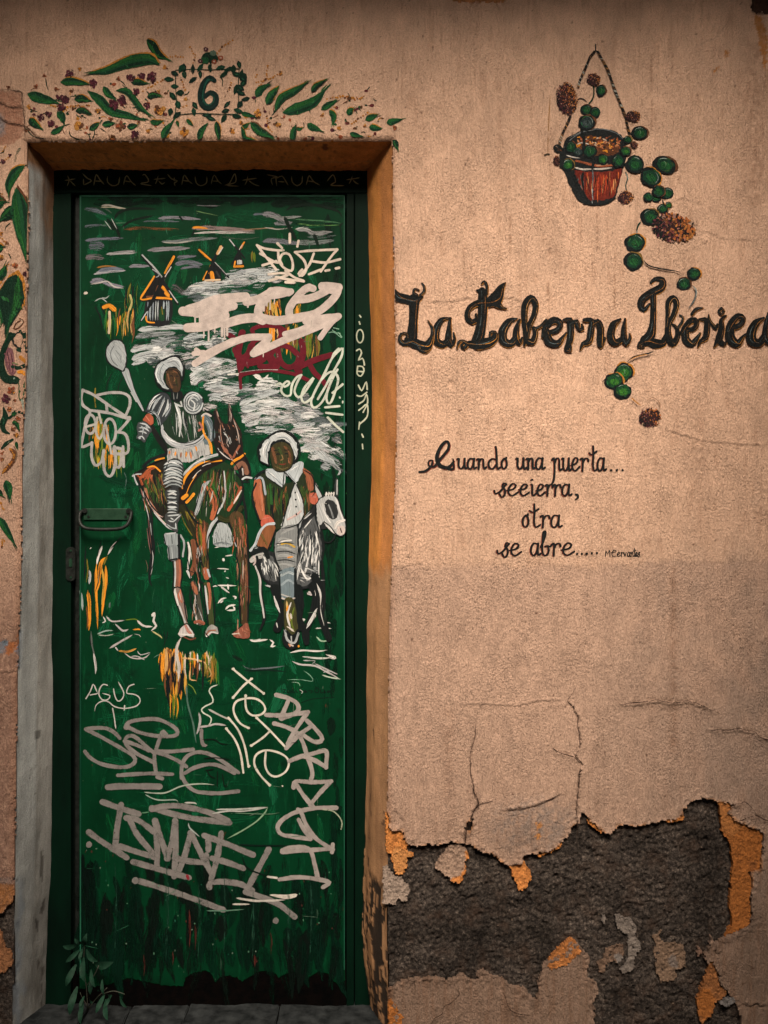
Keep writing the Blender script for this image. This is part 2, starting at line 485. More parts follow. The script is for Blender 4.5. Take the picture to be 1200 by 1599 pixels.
# cracks: the lip on one side stands proud, the gap itself is deep
CR = [
 ((600, 820, 2), '200,560 300,560 420,566 480,550 575,548', .5, .0015, 1),
 ((600, 820, 2), '600,508 575,548 590,570 608,600 606,625 611,650 613,690 597,720 618,746 610,790 605,840 601,880 603,960 600,1010', .9, .0030, 1),
 ((600, 820, 2), '525,697 545,706 560,713 592,722 618,746', .9, .003, -1),
 ((600, 820, 2), '715,540 740,561 765,557 790,555 850,545 900,556 945,548 990,560 1030,580 1060,594', .9, .0050, -1),
 ((600, 820, 2), '1005,637 1060,641 1110,635 1160,646 1172,662 1230,672', .9, .0045, -1),
 ((600, 820, 2), '285,620 284,650 272,700 268,760 276,800 284,840 296,884', .8, .0026, -1),
 ((590, 1200, 3.871), '566,90 600,180 608,216 575,262 560,320 540,340 530,380 527,470', 1.6, .003, -1),
 ((590, 1200, 3.871), '608,216 652,210 700,195', .9, .002, 1),
 ((590, 1200, 3.871), '748,252 822,246 900,240 1000,206 1060,180 1110,156 1145,160', .9, .0025, 1),
 ((590, 1200, 3.871), '95,235 140,292 152,330', .6, .0015, 1),
 ((590, 1200, 3.871), '480,1330 492,1360 460,1400 400,1440 390,1480 340,1510 320,1560', .8, .0018, 1),
 ((590, 1200, 3.871), '760,1350 790,1440 830,1480 940,1500', .8, .003, -1),
 ((890, 1200, 3.871), '62,-20 52,120 40,212 62,250', 1.0, .0025, 1),
 ((890, 1200, 3.871), '950,235 1000,215 1060,200 1100,230 1110,255', .9, .003, -1),
 ((890, 1200, 3.871), '1010,320 1060,300 1120,282 1180,310 1260,330', .9, .003, -1),
 ((890, 1200, 3.871), '880,1060 882,1120 925,1110', .9, .002, 1),
 ((890, 1200, 3.871), '1040,1420 1090,1436 1140,1418 1150,1440 1200,1430', .9, .002, 1),
 ((0, 0, 1), '1000,640 1030,668 1060,678 1100,690 1150,694 1210,697', .5, .0013, 1),
 ((0, 0, 1), '785,180 786,260 790,330 788,400', .35, .0008, 1),
 ((700, 0, 2.4), '1075,60 1060,66 1040,95 1018,128 995,148 950,166 900,190', .6, .0012, 1),
 ((700, 0, 2.4), '60,10 80,40 104,90 96,150 100,230', .5, .0010, 1),
 ((700, 0, 2.4), '1140,20 1142,46 1170,52 1210,46', 1.2, .003, 1),
 ((600, 400, 4), '240,275 300,292 340,284 420,286 520,264 590,268', .6, .0014, 1),
 ((600, 400, 4), '720,264 800,262 860,286 880,300', .6, .0014, 1),
 ((800, 40, 3), '750,830 790,812 840,822 900,846', .5, .001, 1),
 ((900, 300, 4), '740,236 850,260 900,290 1010,300 1130,300', .5, .001, 1),
 ((350, 0, 3), '445,20 440,100 430,140 425,200', .5, .001, 1),
 ((0, 130, 4), '-60,118 0,122 20,128 40,146 90,150 135,148 160,176', .8, .002, 1),
 ((0, 130, 4), '-60,205 0,212 30,240 60,250 120,262 155,270 190,292 220,326 256,346 320,348', .9, .0022, 1),
 ((0, 130, 4), '0,44 90,44 138,58 142,110 152,180 158,250 160,300 158,352', .9, .0022, -1),
 ((0, 850, 2.1375), '-10,425 20,428 60,424', .6, .0015, 1),
]
gap = np.zeros(shape)
for T, s, wd, lip, sg in CR:
    pl = pxpoly(s, T)
    w = win(pl, 0.045)
    if not X[w].size: continue
    dd, sd, par, L = seg_dist(X[w] + jx[w] * .8, Z[w] + jz[w] * .8, pl, True)
    fade = np.clip(np.minimum(par, L - par) / (0.18 * L + 1e-6), 0.12, 1)
    lipd = np.where(sd * sg > 0, 0.55 * np.clip(1 - dd / 0.028, 0, 1) ** 1.6 + 0.75 * np.clip(1 - dd / 0.008, 0, 1), 0)
    h[w] += 1.35 * lip * lipd * fade
    gw = wd * 0.0017 * (0.4 + 0.9 * fade)
    gsh = np.clip(1 - dd / (gw + PITCH * .6), 0, 1)
    gap[w] = np.maximum(gap[w], gsh * np.clip(.75 * wd * fade, 0, 1))
h -= 0.004 * gap

# stray blobs and pits of the render
for i in range(150):
    cx, cz = rng.uniform(GX0, GX1), rng.uniform(0.2, GZ1)
    r = rng.uniform(0.003, 0.009); a = rng.choice([1, 1, -1]) * r * rng.uniform(.25, .5)
    w = win([(cx, cz)], 0.03)
    dd = np.hypot((X[w] - cx), (Z[w] - cz) * rng.uniform(.6, 1.0))
    h[w] += a * np.exp(-(dd / r) ** 2)

# ---- colour of the coat (its own tones, plus edge shade worked into some tints)
base = np.array([0.70, 0.455, 0.318])
colr = np.ones(shape + (3,)) * base
def tint(m, c):
    m = np.clip(m, 0, 1)[..., None]
    colr[:] = colr * (1 - m) + np.array(c) * m
colr *= (1 + 0.045 * mott + 0.018 * mott2)[..., None]
tint(0.30 * np.clip(mott2 * .6 + drip * .5 - 0.5, 0, 1), (0.36, 0.20, 0.125))
# the coat below the verse was gone over again in a duller mix
yb = P(0, 879)[1] + 0.004 * und2 + np.where(X > P(1010, 0)[0], 0.010, 0) + 0.004 * (X - 0.3)
low = np.clip((yb - Z) / 0.018, 0, 1) * (X > 0)
tint(0.75 * low, np.array([0.53, 0.35, 0.258]))
h -= 0.0010 * low
colr *= (1 + 0.05 * low * mott2)[..., None]
# grey bloom low on the right, with fading light put into the tint
bloom_shade = np.clip(mott * .22 + 0.75, 0, 1) * np.clip((X - 0.45 + .03 * mott2) / 0.60, 0, 1) * np.clip((1.42 - Z + .1 * mott) / 0.5, 0, 1)
tint(0.50 * np.clip(bloom_shade * 1.1, 0, 1), (0.225, 0.185, 0.155))
grey = np.clip(1 - np.hypot((X - P(835, 0)[0]) / 0.16, (Z - P(0, 1290)[1]) / 0.10), 0, 1)
tint(0.6 * np.clip(grey * 1.6 * (0.7 + .4 * blot), 0, 1), (0.25, 0.22, 0.20))
foot = np.clip((0.66 - Z + .03 * mott) / 0.45, 0, 1) * (X > 0)  # wall foot darkened, dimmer light put into the tint
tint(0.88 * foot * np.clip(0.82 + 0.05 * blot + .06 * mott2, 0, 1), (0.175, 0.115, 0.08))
brn = np.clip((0.74 - Z) / 0.35, 0, 1) * np.clip(drip * .55 + mott2 * .3, 0, 1) * (X > 0)
tint(0.55 * brn, (0.24, 0.135, 0.085))
# fine drips
for px, y0, y1, a, wd in ((797, 330, 400, .6, 1.6), (856, 435, 478, .7, 1.6), (835, 290, 345, .35, 2), (812, 410, 470, .3, 3), (1052, 880, 1180, .35, 7),
                          (960, 420, 500, .55, 1.6), (915, 410, 470, .35, 1.6), (933, 320, 400, .5, 1.4), (1018, 70, 210, .5, 1.6), (780, 120, 420, .22, 4), (860, 200, 330, .25, 5), (700, 1100, 1260, .25, 9),
                          (440, 10, 60, .4, 2), (412, 20, 60, .35, 3), (480, 20, 75, .3, 3), (650, 100, 300, .12, 14), (1090, 560, 860, .16, 18), (1180, 60, 330, .3, 16)):
    cx, za = P(px, y0); _, zb = P(px, y1)
    m = np.exp(-((X - cx + jx * .6) / (wd * SP)) ** 2) * np.clip((za - Z) / .02, 0, 1) * np.clip((Z - zb) / .02, 0, 1)
    tint(a * m * np.clip(0.8 + 0.5 * blot, 0, 1.2), (0.24, 0.12, 0.065))
# specks
tint(0.75 * (blot > 3.05), (0.12, 0.06, 0.035))
# left of the door: older red brown coat, a darker dado, and scraps of other paints
left = (X < P(60, 0)[0]).astype(float)
dado = left * np.clip((P(0, 868)[1] + 0.01 * und2 - Z) / 0.25, 0, 1)
tint(0.85 * dado * np.clip(.85 + .15 * blot, 0, 1), (0.205, 0.115, 0.080))
mid = left * np.clip((P(0, 300)[1] - Z) / 0.5, 0, 1)
tint(0.30 * mid, (0.35, 0.20, 0.15))
def patch_tint(s, c, T=(0, 0, 1), soft=0.003, dh=0.0, a=1.0):
    pl = pxpoly(s, T); w = win(pl)
    if not X[w].size: return
    m = np.clip(-sdist(X[w] + jx[w] * 1.3, Z[w] + jz[w] * 1.3, pl) / soft, 0, 1)
    mm = np.zeros(shape); mm[w] = m
    tint(a * mm * np.clip(.92 + .1 * blot, 0, 1), c)
    h[w] += dh * m
patch_tint('-200,44 90,44 138,58 142,110 152,180 158,250 160,300 130,350 60,392 -200,396', (0.40, 0.185, 0.115), (0, 130, 4), .004, -.0012, .85)
patch_tint('-160,140 -10,150 20,190 44,240 40,310 10,340 -160,360', (0.30, 0.31, 0.33), (0, 130, 4), .010, 0, .8)
patch_tint('-80,1002 0,1000 12,1003 24,1002 29,988 34,990 34,1006 26,1012 14,1024 0,1018 -80,1020', (0.42, 0.15, 0.055), soft=.0025, dh=-.001)
patch_tint('-20,1004 4,1000 12,996 13,1004 8,1010 10,1018 0,1022 -20,1020', (0.20, 0.25, 0.30), soft=.0025)
patch_tint('22,1010 34,1000 36,1040 30,1050 24,1044 28,1030', (0.17, 0.24, 0.31), soft=.0025)
patch_tint('-120,1376 0,1378 22,1380 24,1412 14,1414 2,1428 -120,1436', (0.40, 0.17, 0.06), soft=.003, dh=-.001)
patch_tint('30,1380 -10,1380 -10,1370 30,1370', (0.2, 0.22, 0.24), soft=.003, a=.3)
# orange under-coat that shows through small chips
for s in ('1130,84 1138,76 1140,84 1132,92', '1112,112 1122,102 1124,106 1114,116', '836,1286 846,1284 848,1292 838,1296', '838,1300 846,1304 842,1312 836,1308', '1176,22 1190,26 1200,60 1196,120 1184,60'):
    patch_tint(s, (0.56, 0.24, 0.075), soft=.002)
# near the torn edge the coat is thin and shows the orange below in places
rim = (Z > 0.36) * np.clip(1 - dpe / 0.008, 0, 1) * np.clip(mott2 * 1.2 + .1, 0, 1)
tint(0.8 * rim, (0.55, 0.24, 0.085))
tint(0.45 * np.clip(gap * 1.15, 0, 1), (0.10, 0.055, 0.035))
tint(0.22 * np.clip(1 - dj / 0.02, 0, 1) * (X < 0.2), (0.42, 0.17, 0.07))
colr = np.clip(colr, 0.01, 0.9)

fade = np.clip(np.minimum(np.minimum(X - GX0, GX1 - X), GZ1 - Z) / 0.05, 0, 1)
h = h * fade
smooth_h = smooth_h * fade

def wall_y(x, z):
    """y of the plaster face (smoothed relief) at a point"""
    fx = min(max((x - GX0) / PITCH, 0), GNX - 1.001); fz = min(max((z - GZ0) / PITCH, 0), GNZ - 1.001)
    i, k = int(fx), int(fz)
    a, b = fx - i, fz - k
    q = hs
    return -((q[k, i] * (1 - a) + q[k, i + 1] * a) * (1 - b) + (q[k + 1, i] * (1 - a) + q[k + 1, i + 1] * a) * b)

def blur(a, n):
    for _ in range(n):
        a = (a + np.roll(a, 1, 0) + np.roll(a, -1, 0) + np.roll(a, 1, 1) + np.roll(a, -1, 1)) / 5
    return a
hs = np.maximum(blur(h, 3), blur(h, 1) + 0.0001)

def sheet_mesh(name, X, Z, Y, mask, colr, back, mat, parent, smooth=True):
    """grid of points -> mesh of the cells whose corners are all kept, with a rim that runs back to `back`"""
    nzr, nxr = X.shape
    cell = mask[:-1, :-1] & mask[1:, :-1] & mask[:-1, 1:] & mask[1:, 1:]
    idx = -np.ones(X.shape, dtype=np.int64)
    used = np.zeros(X.shape, dtype=bool)
    used[:-1, :-1] |= cell; used[1:, :-1] |= cell; used[:-1, 1:] |= cell; used[1:, 1:] |= cell
    nv = int(used.sum())
    idx[used] = np.arange(nv)
    V = np.stack([X[used], Y[used], Z[used]], 1)
    C = colr[used]
    a, b, c, d_ = idx[:-1, :-1][cell], idx[:-1, 1:][cell], idx[1:, 1:][cell], idx[1:, :-1][cell]
    F = np.stack([a, b, c, d_], 1)
    # rim
    e = np.concatenate([np.stack([a, b], 1), np.stack([b, c], 1), np.stack([c, d_], 1), np.stack([d_, a], 1)])
    key = np.minimum(e[:, 0], e[:, 1]) * nv + np.maximum(e[:, 0], e[:, 1])
    u, first, cnt = np.unique(key, return_index=True, return_counts=True)
    be = e[first[cnt == 1]]
    bv = np.unique(be)
    back_i = -np.ones(nv, dtype=np.int64); back_i[bv] = nv + np.arange(len(bv))
    top_i = -np.ones(nv, dtype=np.int64); top_i[bv] = nv + len(bv) + np.arange(len(bv))
    VB = V[bv].copy(); VB[:, 1] = back
    V = np.concatenate([V, VB, V[bv]]); C = np.concatenate([C, C[bv] * 0.8, C[bv] * 0.9])
    SF = np.stack([top_i[be[:, 1]], top_i[be[:, 0]], back_i[be[:, 0]], back_i[be[:, 1]]], 1)
    F = np.concatenate([F, SF])
    me = bpy.data.meshes.new(name)
    me.vertices.add(len(V)); me.vertices.foreach_set('co', V.astype(np.float32).ravel())
    me.loops.add(F.size); me.loops.foreach_set('vertex_index', F.astype(np.int32).ravel())
    me.polygons.add(len(F))
    me.polygons.foreach_set('loop_start', np.arange(0, F.size, 4, dtype=np.int32))
    me.polygons.foreach_set('loop_total', np.full(len(F), 4, dtype=np.int32))
    me.update(calc_edges=True)
    at = me.attributes.new('Col', 'FLOAT_COLOR', 'POINT')
    at.data.foreach_set('color', np.concatenate([C, np.ones((len(C), 1))], 1).astype(np.float32).ravel())
    return link_mesh(name, me, mat, parent, smooth)

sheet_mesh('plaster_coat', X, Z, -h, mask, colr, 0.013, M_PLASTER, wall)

# the rough cement below, only where the coat is gone
cx_ = np.arange(-0.005, GX1, 0.0038); cz_ = np.arange(Z_PAVE, 0.80, 0.0038)
CX, CZ = np.meshgrid(cx_, cz_)
f1 = field(CX.shape, 0.012, 0.03, 0.0038, seed=21); f2 = field(CX.shape, 0.05, 0.3, 0.0038, seed=22); f3 = field(CX.shape, 0.0085, 0.014, 0.0038, seed=23)
f4 = field(CX.shape, 0.02, 0.09, 0.0038, seed=25)
CY = 0.0130 + 0.0012 * f1 + 0.0012 * f2 + 0.0009 * f3 * np.clip(.7 + .5 * f4, .1, 1.6) + 0.0012 * f4
for s, T in (('72,420 66,560 60,660 90,860 110,1010 130,1110', T8), ('605,510 625,590 640,650', T7), ('838,420 845,560 842,700 822,800 846,940', T8)):
    dd = seg_dist(CX, CZ, pxpoly(s, T)); CY += 0.005 * np.clip(1 - dd / 0.006, 0, 1)
CY += 0.004 * inside(CX, CZ, pxpoly('838,200 846,560 842,720 850,1010 985,1000 1000,560 930,200', T8))
cmask = sdist(CX, CZ, opening) > 0.004
sheet_mesh('cement_render', CX, CZ, CY, cmask, np.ones(CX.shape + (3,)), 0.03, M_CEMENT, wall)
cx_ = np.arange(-1.36, P(30, 0)[0], 0.004); cz_ = np.arange(Z_PAVE, 0.40, 0.004)
CX, CZ = np.meshgrid(cx_, cz_)
CY = 0.0115 + 0.0012 * field(CX.shape, 0.012, 0.05, 0.004, seed=24)
sheet_mesh('cement_render', CX, CZ, CY, sdist(CX, CZ, opening) > 0.002, np.ones(CX.shape + (3,)), 0.03, M_CEMENT, wall)

# ---- flakes of coat and of the orange paint that still cling to the cement
def flake(name, s, T, y, col, jit=0.0014, pitch=0.0026, lift=0.002, seed=0, back=0.012, grain_k=1.0, sub=None):
    pl = pxpoly(s, T)
    xs = [p[0] for p in pl]; zs = [p[1] for p in pl]
    fx = np.arange(min(xs) - .01, max(xs) + .01, pitch); fz = np.arange(max(min(zs) - .01, Z_PAVE), max(zs) + .01, pitch)
    FX, FZ = np.meshgrid(fx, fz)
    a = field(FX.shape, 0.006, 0.03, pitch, seed=seed + 50); b = field(FX.shape, 0.006, 0.03, pitch, seed=seed + 90)
    c = field(FX.shape, 0.01, 0.06, pitch, seed=seed + 130)
    dd = sdist(FX + a * jit, FZ + b * jit, pl)
    FY = y - 0.0005 * grain_k * a - 0.0006 * c - lift * np.clip(1 + dd / 0.02, 0, 1) ** 2
    cc = np.ones(FX.shape + (3,)) * np.array(col)
    cc = cc * (1 + .10 * b + .08 * c)[..., None]
    for s2, c2 in (sub or []):
        m = np.clip(-sdist(FX + a * jit, FZ + b * jit, pxpoly(s2, T)) / 0.003, 0, 1)[..., None]
        cc = cc * (1 - m) + np.array(c2) * m
    return sheet_mesh(name, FX, FZ, FY, dd < 0, np.clip(cc, .01, .9), back, M_PLASTER, wall)

OR, OR2, PE, GR = (0.74, 0.28, 0.075), (0.44, 0.155, 0.036), (0.46, 0.31, 0.225), (0.27, 0.235, 0.205)
flake('orange_paint_patch', '44,270 66,284 70,366 84,380 120,366 156,380 168,440 186,462 182,500 216,512 218,536 184,548 180,590 160,640 130,655 104,640 100,600 80,560 76,520 48,506', T7, 0.0055, OR, seed=1, back=.02,
      sub=[('100,470 190,500 216,536 180,590 150,650 110,640 80,540', (0.72, 0.32, 0.105))])
flake('plaster_flake', '340,606 352,566 390,520 410,482 450,462 500,462 530,478 556,512 552,546 536,570 530,640 510,690 486,704 450,690 440,668 400,646 380,620', T7, 0.0042, PE, seed=2, back=.02, lift=.003,
      sub=[('520,500 560,500 556,560 536,640 510,710 440,690 450,660 500,650 520,600 535,540', OR)])
flake('orange_paint_patch', '690,505 740,520 800,470 870,468 886,500 884,560 912,600 936,640 934,668 916,690 914,720 880,738 850,742 836,700 812,650 802,600 760,584 724,556', T7, 0.0048, OR, seed=3, back=.02,
      sub=[('740,520 800,500 860,520 870,580 810,596 760,584', PE)])
flake('plaster_flake', '30,600 62,590 80,620 104,650 150,660 160,690 190,700 200,750 180,780 186,806 150,812 124,790 110,830 90,836 72,820 30,830', T7, 0.0070, (0.44, 0.335, 0.265), seed=4, back=.02)
flake('orange_paint_patch', '60,1400 84,1390 110,1420 136,1470 160,1500 150,1540 140,1620 60,1640', T7, 0.0000, OR2, seed=5, back=.02, lift=.001)
flake('orange_paint_patch', '1150,1030 1176,1028 1200,1050 1240,1100 1160,1180 1100,1200 1050,1220 1020,1190 1040,1136', T7, -0.0004, (0.50, 0.19, 0.055), seed=6, back=.02, lift=.001)
flake('orange_paint_patch', '900,200 962,206 990,230 955,270 1010,318 1080,346 1174,388 1156,618 1090,624 1108,712 1090,800 1104,880 1092,950 1003,996 945,1016 880,1060 940,1004 976,960 980,900 962,830 976,720 970,680 986,570 966,450 916,380', T8, 0.0045, OR2, seed=7, back=.02, lift=.0015,
      sub=[('1080,560 1140,560 1130,640 1100,640', (0.33, 0.12, 0.035)), ('900,200 960,206 1010,318 1060,360 980,420 920,380', (0.48, 0.19, 0.055))])
flake('orange_paint_patch', '845,1160 870,1150 892,1230 912,1310 955,1356 930,1400 880,1420 884,1460 860,1500 820,1530 800,1560 778,1500 764,1400 806,1290 832,1200', T8, 0.0035, (0.36, 0.145, 0.05), seed=8, back=.02, lift=.0015,
      sub=[('800,1330 850,1330 886,1400 870,1490 810,1530 780,1500 766,1400', OR2)])
flake('plaster_flake', '274,890 300,885 330,905 382,912 386,940 412,946 408,990 400,1020 424,1040 440,1090 424,1116 396,1150 394,1220 370,1236 316,1258 304,1210 330,1196 350,1150 350,1090 352,1020 320,1000 296,982 280,950', T8, 0.0070, (0.25, 0.21, 0.18), seed=9, back=.02)
flake('plaster_flake', '502,1018 540,1000 556,966 562,990 540,1030 580,1060 600,1056 690,1070 710,1120 706,1210 640,1226 660,1256 640,1290 548,1306 540,1260 520,1240 524,1170 504,1120 520,1080', T8, 0.0085, (0.25, 0.165, 0.11), seed=10, back=.02, grain_k=2,
      sub=[('596,1160 630,1120 668,1190 650,1226 604,1200', (0.25, 0.20, 0.17))])
flake('plaster_flake', '192,900 206,886 222,890 226,920 220,950 204,956 192,930', T8, 0.0075, (0.25, 0.21, 0.18), seed=11, back=.02)
flake('plaster_flake', '172,1180 200,1160 216,1090 250,1080 290,1070 330,1066 340,1140 300,1190 270,1170 236,1180 216,1250 180,1240', T8, 0.0090, (0.22, 0.14, 0.095), seed=12, back=.02, grain_k=2,
      sub=[('270,1140 300,1120 340,1150 330,1190 290,1190', (0.27, 0.235, 0.21))])
flake('plaster_flake', '900,1420 930,1390 990,1374 1006,1400 990,1420 940,1440', T8, -0.0026, (0.25, 0.23, 0.22), seed=13, back=.01)
flake('plaster_flake', '786,1070 800,1110 806,1130 780,1150 770,1120', T8, 0.0080, (0.28, 0.17, 0.12), seed=14, back=.02)
flake('orange_paint_patch', '100,300 120,316 165,350 215,390 212,402 150,372 110,330', T8, 0.0050, (0.66, 0.25, 0.065), seed=15, back=.02, lift=.001)
flake('orange_paint_patch', '580,312 640,298 680,288 688,256 708,300 686,318 640,328 590,336', T8, 0.0050, (0.66, 0.25, 0.065), seed=16, back=.02, lift=.001)
flake('orange_paint_patch', '950,532 1010,512 1070,484 1098,458 1098,424 1124,446 1116,474 1066,508 990,540', T7, 0.0050, (0.66, 0.25, 0.065), seed=17, back=.02, lift=.001)
flake('orange_paint_patch', '-60,1444 0,1450 8,1480 18,1486 20,1506 8,1520 -10,1526 -60,1530', (0, 0, 1), 0.0060, (0.36, 0.16, 0.07), seed=18, back=.02)
flake('orange_paint_patch', '690,-60 690,6 800,6 800,-60', (0, 0, 1), 0.0060, (0.50, 0.22, 0.09), seed=19, back=.012)
flake('old_paint_patch', '1165,-60 1165,30 1280,30 1280,-60', (0, 0, 1), 0.0070, (0.07, 0.035, 0.022), seed=20, back=.012)

# ---- reveals of the doorway
def pl_at(poly, zs):
    """x of a polyline (given from any direction) at heights zs"""
    p = sorted(poly, key=lambda q: q[1])
    return np.interp(zs, [q[1] for q in p], [q[0] for q in p])

def reveal(name, outer, inner, ridge, colour, seed, flip):
    zs = np.arange(-0.02, P(0, 219)[1] + 0.004, 0.004)
    zin_top = P(0, 266, DOOR_Y)[1]
    z_in = -0.02 + (zs + 0.02) * (zin_top + 0.02) / (zs[-1] + 0.02)
    nt_ = 24
    tt = np.linspace(0, 1, nt_)
    xo = pl_at(outer, zs) - flip * 0.004; xi = pl_at(inner, z_in)
    T_, K_ = np.meshgrid(tt, np.arange(len(zs)))
    RX = xo[:, None] * (1 - tt) + xi[:, None] * tt
    RZ = zs[:, None] * (1 - tt) + z_in[:, None] * tt
    yy = 0.0125 + (DOOR_Y + 0.012 - 0.0125) * tt
    RY = np.repeat(yy[None, :], len(zs), 0)
    a = field(RX.shape, 0.05, 0.5, 0.005, (1, .25), seed); b = field(RX.shape, 0.02, 0.08, 0.005, (1, .3), seed + 1)
    bow = ridge * np.clip(1 - np.abs(tt - .45) / .45, 0, 1)
    RX = RX + flip * (bow[None, :] + 0.0012 * a + 0.0003 * b)
    C, dX = colour(T_, RZ, a, b, seed)
    RX = RX + flip * dX
    return sheet_mesh(name, RX, RZ, RY, np.ones(RX.shape, bool), np.clip(C, .008, .9), DOOR_Y + 0.02, M_JAMB, wall)

IN_L = pxpoly('84,1640 73,1575 76,1450 82,1340 84,1250 85,1050 84,870 86,720 84,600 83,500 84,400 85,330 86,267', depth=DOOR_Y)
IN_R = pxpoly('578,1640 578,1590 570,1540 562,1460 563,1400 566,1300 569,1180 571,1000 574,850 577,700 576,600 574,450 572,350 570,267', depth=DOOR_Y)

def mixc(C, m, c):
    m = np.clip(m, 0, 1)[..., None]
    return C * (1 - m) + np.array(c) * m

def col_left(t, z, a, b, seed):
    C = np.ones(t.shape + (3,)) * np.array([0.355, 0.375, 0.365])
    f = field(t.shape, 0.02, 0.4, 0.005, (1, .08), seed + 5)
    C *= (1 + .07 * f + .05 * a)[..., None]
    C = mixc(C, .5 * (t > .45) + 0 * t, (0.37, 0.355, 0.315))
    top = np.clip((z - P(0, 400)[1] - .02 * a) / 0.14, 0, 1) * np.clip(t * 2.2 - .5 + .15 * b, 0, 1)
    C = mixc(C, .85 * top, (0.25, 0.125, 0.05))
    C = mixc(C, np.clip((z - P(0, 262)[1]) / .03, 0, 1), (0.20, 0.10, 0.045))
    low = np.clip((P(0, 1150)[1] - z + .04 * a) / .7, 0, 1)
    C = mixc(C, .75 * low * (1 + .12 * b), (0.13, 0.125, 0.11))  # lower jamb darker, dimmer light put into the colour
    ch = (f + .5 * b + 1.0 * low) > 2.35
    C = mixc(C, .8 * ch * (z < P(0, 1250)[1]), (0.07, 0.065, 0.055))
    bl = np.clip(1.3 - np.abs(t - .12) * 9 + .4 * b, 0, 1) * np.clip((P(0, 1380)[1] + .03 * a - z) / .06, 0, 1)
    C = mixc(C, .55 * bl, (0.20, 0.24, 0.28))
    C = mixc(C, .8 * (np.clip(1 - t / .13, 0, 1) * ((z > P(0, 1045)[1]) & (z < P(0, 985)[1]))), (0.22, 0.26, 0.31))
    C = mixc(C, .7 * np.clip((t - .93) / .05, 0, 1), (0.42, 0.34, 0.24))
    C = mixc(C, .7 * ((np.abs(z - P(0, 1158)[1]) < .012) & (np.abs(t - .5) < .1) & (b > -.3)), (0.09, 0.09, 0.08))
    ridge = np.exp(-((t - .46 + .02 * a) / .035) ** 2)
    C = mixc(C, .22 * ridge, (0.14, 0.14, 0.13))
    return C, -0.0012 * ch

def col_right(t, z, a, b, seed):
    C = np.ones(t.shape + (3,)) * np.array([0.68, 0.27, 0.065])
    f = field(t.shape, 0.02, 0.4, 0.005, (1, .06), seed + 5)
    g = field(t.shape, 0.006, 0.06, 0.005, (1, .16), seed + 6)
    C *= (1 + .10 * f + .06 * a)[..., None]
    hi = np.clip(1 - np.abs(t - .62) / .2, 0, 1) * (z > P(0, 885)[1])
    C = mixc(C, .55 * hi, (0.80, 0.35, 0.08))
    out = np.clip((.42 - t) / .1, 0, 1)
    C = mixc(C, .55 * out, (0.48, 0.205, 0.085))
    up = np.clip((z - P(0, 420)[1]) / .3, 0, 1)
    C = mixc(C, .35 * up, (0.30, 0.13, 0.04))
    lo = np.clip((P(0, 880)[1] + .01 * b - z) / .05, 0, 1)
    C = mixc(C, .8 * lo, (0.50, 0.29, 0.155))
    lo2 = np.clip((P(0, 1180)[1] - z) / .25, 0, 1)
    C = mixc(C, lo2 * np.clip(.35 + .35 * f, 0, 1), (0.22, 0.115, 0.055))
    zz = np.clip((P(0, 1385)[1] + .012 * g - z) / .02, 0, 1)
    bare = zz * (((g * .55 + .9 * np.clip(1 - np.abs(t - .32) / .3, 0, 1) - .05) > .22))
    bare = np.maximum(bare, ((P(0, 1330)[1] - z) > 0) * (g + 1.4 * (t > .9) > 1.5) * 1.0)
    bare = np.maximum(bare, np.clip((P(0, 1545)[1] - z) / .05, 0, 1) * (g > -.2))
    C = mixc(C, .95 * bare, (0.020, 0.016, 0.013))
    sc_ = (g > 2.2) & (z < P(0, 1150)[1])
    C = mixc(C, .8 * sc_, (0.10, 0.05, 0.03))
    C = mixc(C, .5 * np.clip((t - .94) / .05, 0, 1) * (1 - zz), (0.62, 0.36, 0.15))
    return C, -0.0022 * bare

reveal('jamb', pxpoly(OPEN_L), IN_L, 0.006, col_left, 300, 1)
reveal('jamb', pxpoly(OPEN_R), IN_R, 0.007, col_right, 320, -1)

# soffit of the opening
ns = 150
xo0, xo1 = P(41, 0)[0] - .003, P(612, 0)[0] + .003
xi0, xi1 = P(86, 0, DOOR_Y)[0] - .004, P(570, 0, DOOR_Y)[0] + .004
tt = np.linspace(0, 1, 24); ss = np.linspace(0, 1, ns)
S_, T_ = np.meshgrid(ss, tt)
LX = (xo0 + (xo1 - xo0) * S_) * (1 - T_) + (xi0 + (xi1 - xi0) * S_) * T_
a = field(LX.shape, 0.03, 0.4, 0.006, (.4, 1), 340); b = field(LX.shape, 0.012, 0.05, 0.006, (1, 1), 341)
LZ = (P(0, 219)[1] + .004) * (1 - T_) + P(0, 267, DOOR_Y)[1] * T_ + 0.0015 * a + .0008 * b - 0.006 * np.clip(1 - np.abs(T_ - .6) / .3, 0, 1)
LY = 0.0125 + (DOOR_Y + .0) * T_
C = np.ones(LX.shape + (3,)) * np.array([0.72, 0.30, 0.085])
C = C * (1 + .1 * a + .08 * b)[..., None]
C = mixc(C, .5 * np.clip(b + .3 * a - .6, 0, 1), (0.16, 0.075, 0.035))
C = mixc(C, .6 * np.exp(-((T_ - .62 + .02 * a) / .03) ** 2), (0.48, 0.26, 0.11))
C = mixc(C, .8 * ((np.hypot(LX - P(507, 0)[0], (T_ - .2) * .1) < .008)), (0.07, 0.035, 0.03))
C = mixc(C, .5 * (b > 2.2), (0.08, 0.045, 0.03))
sheet_mesh('lintel_soffit', LX, LZ, LY, np.ones(LX.shape, bool), np.clip(C, .01, .9), DOOR_Y + .02, M_JAMB, wall)

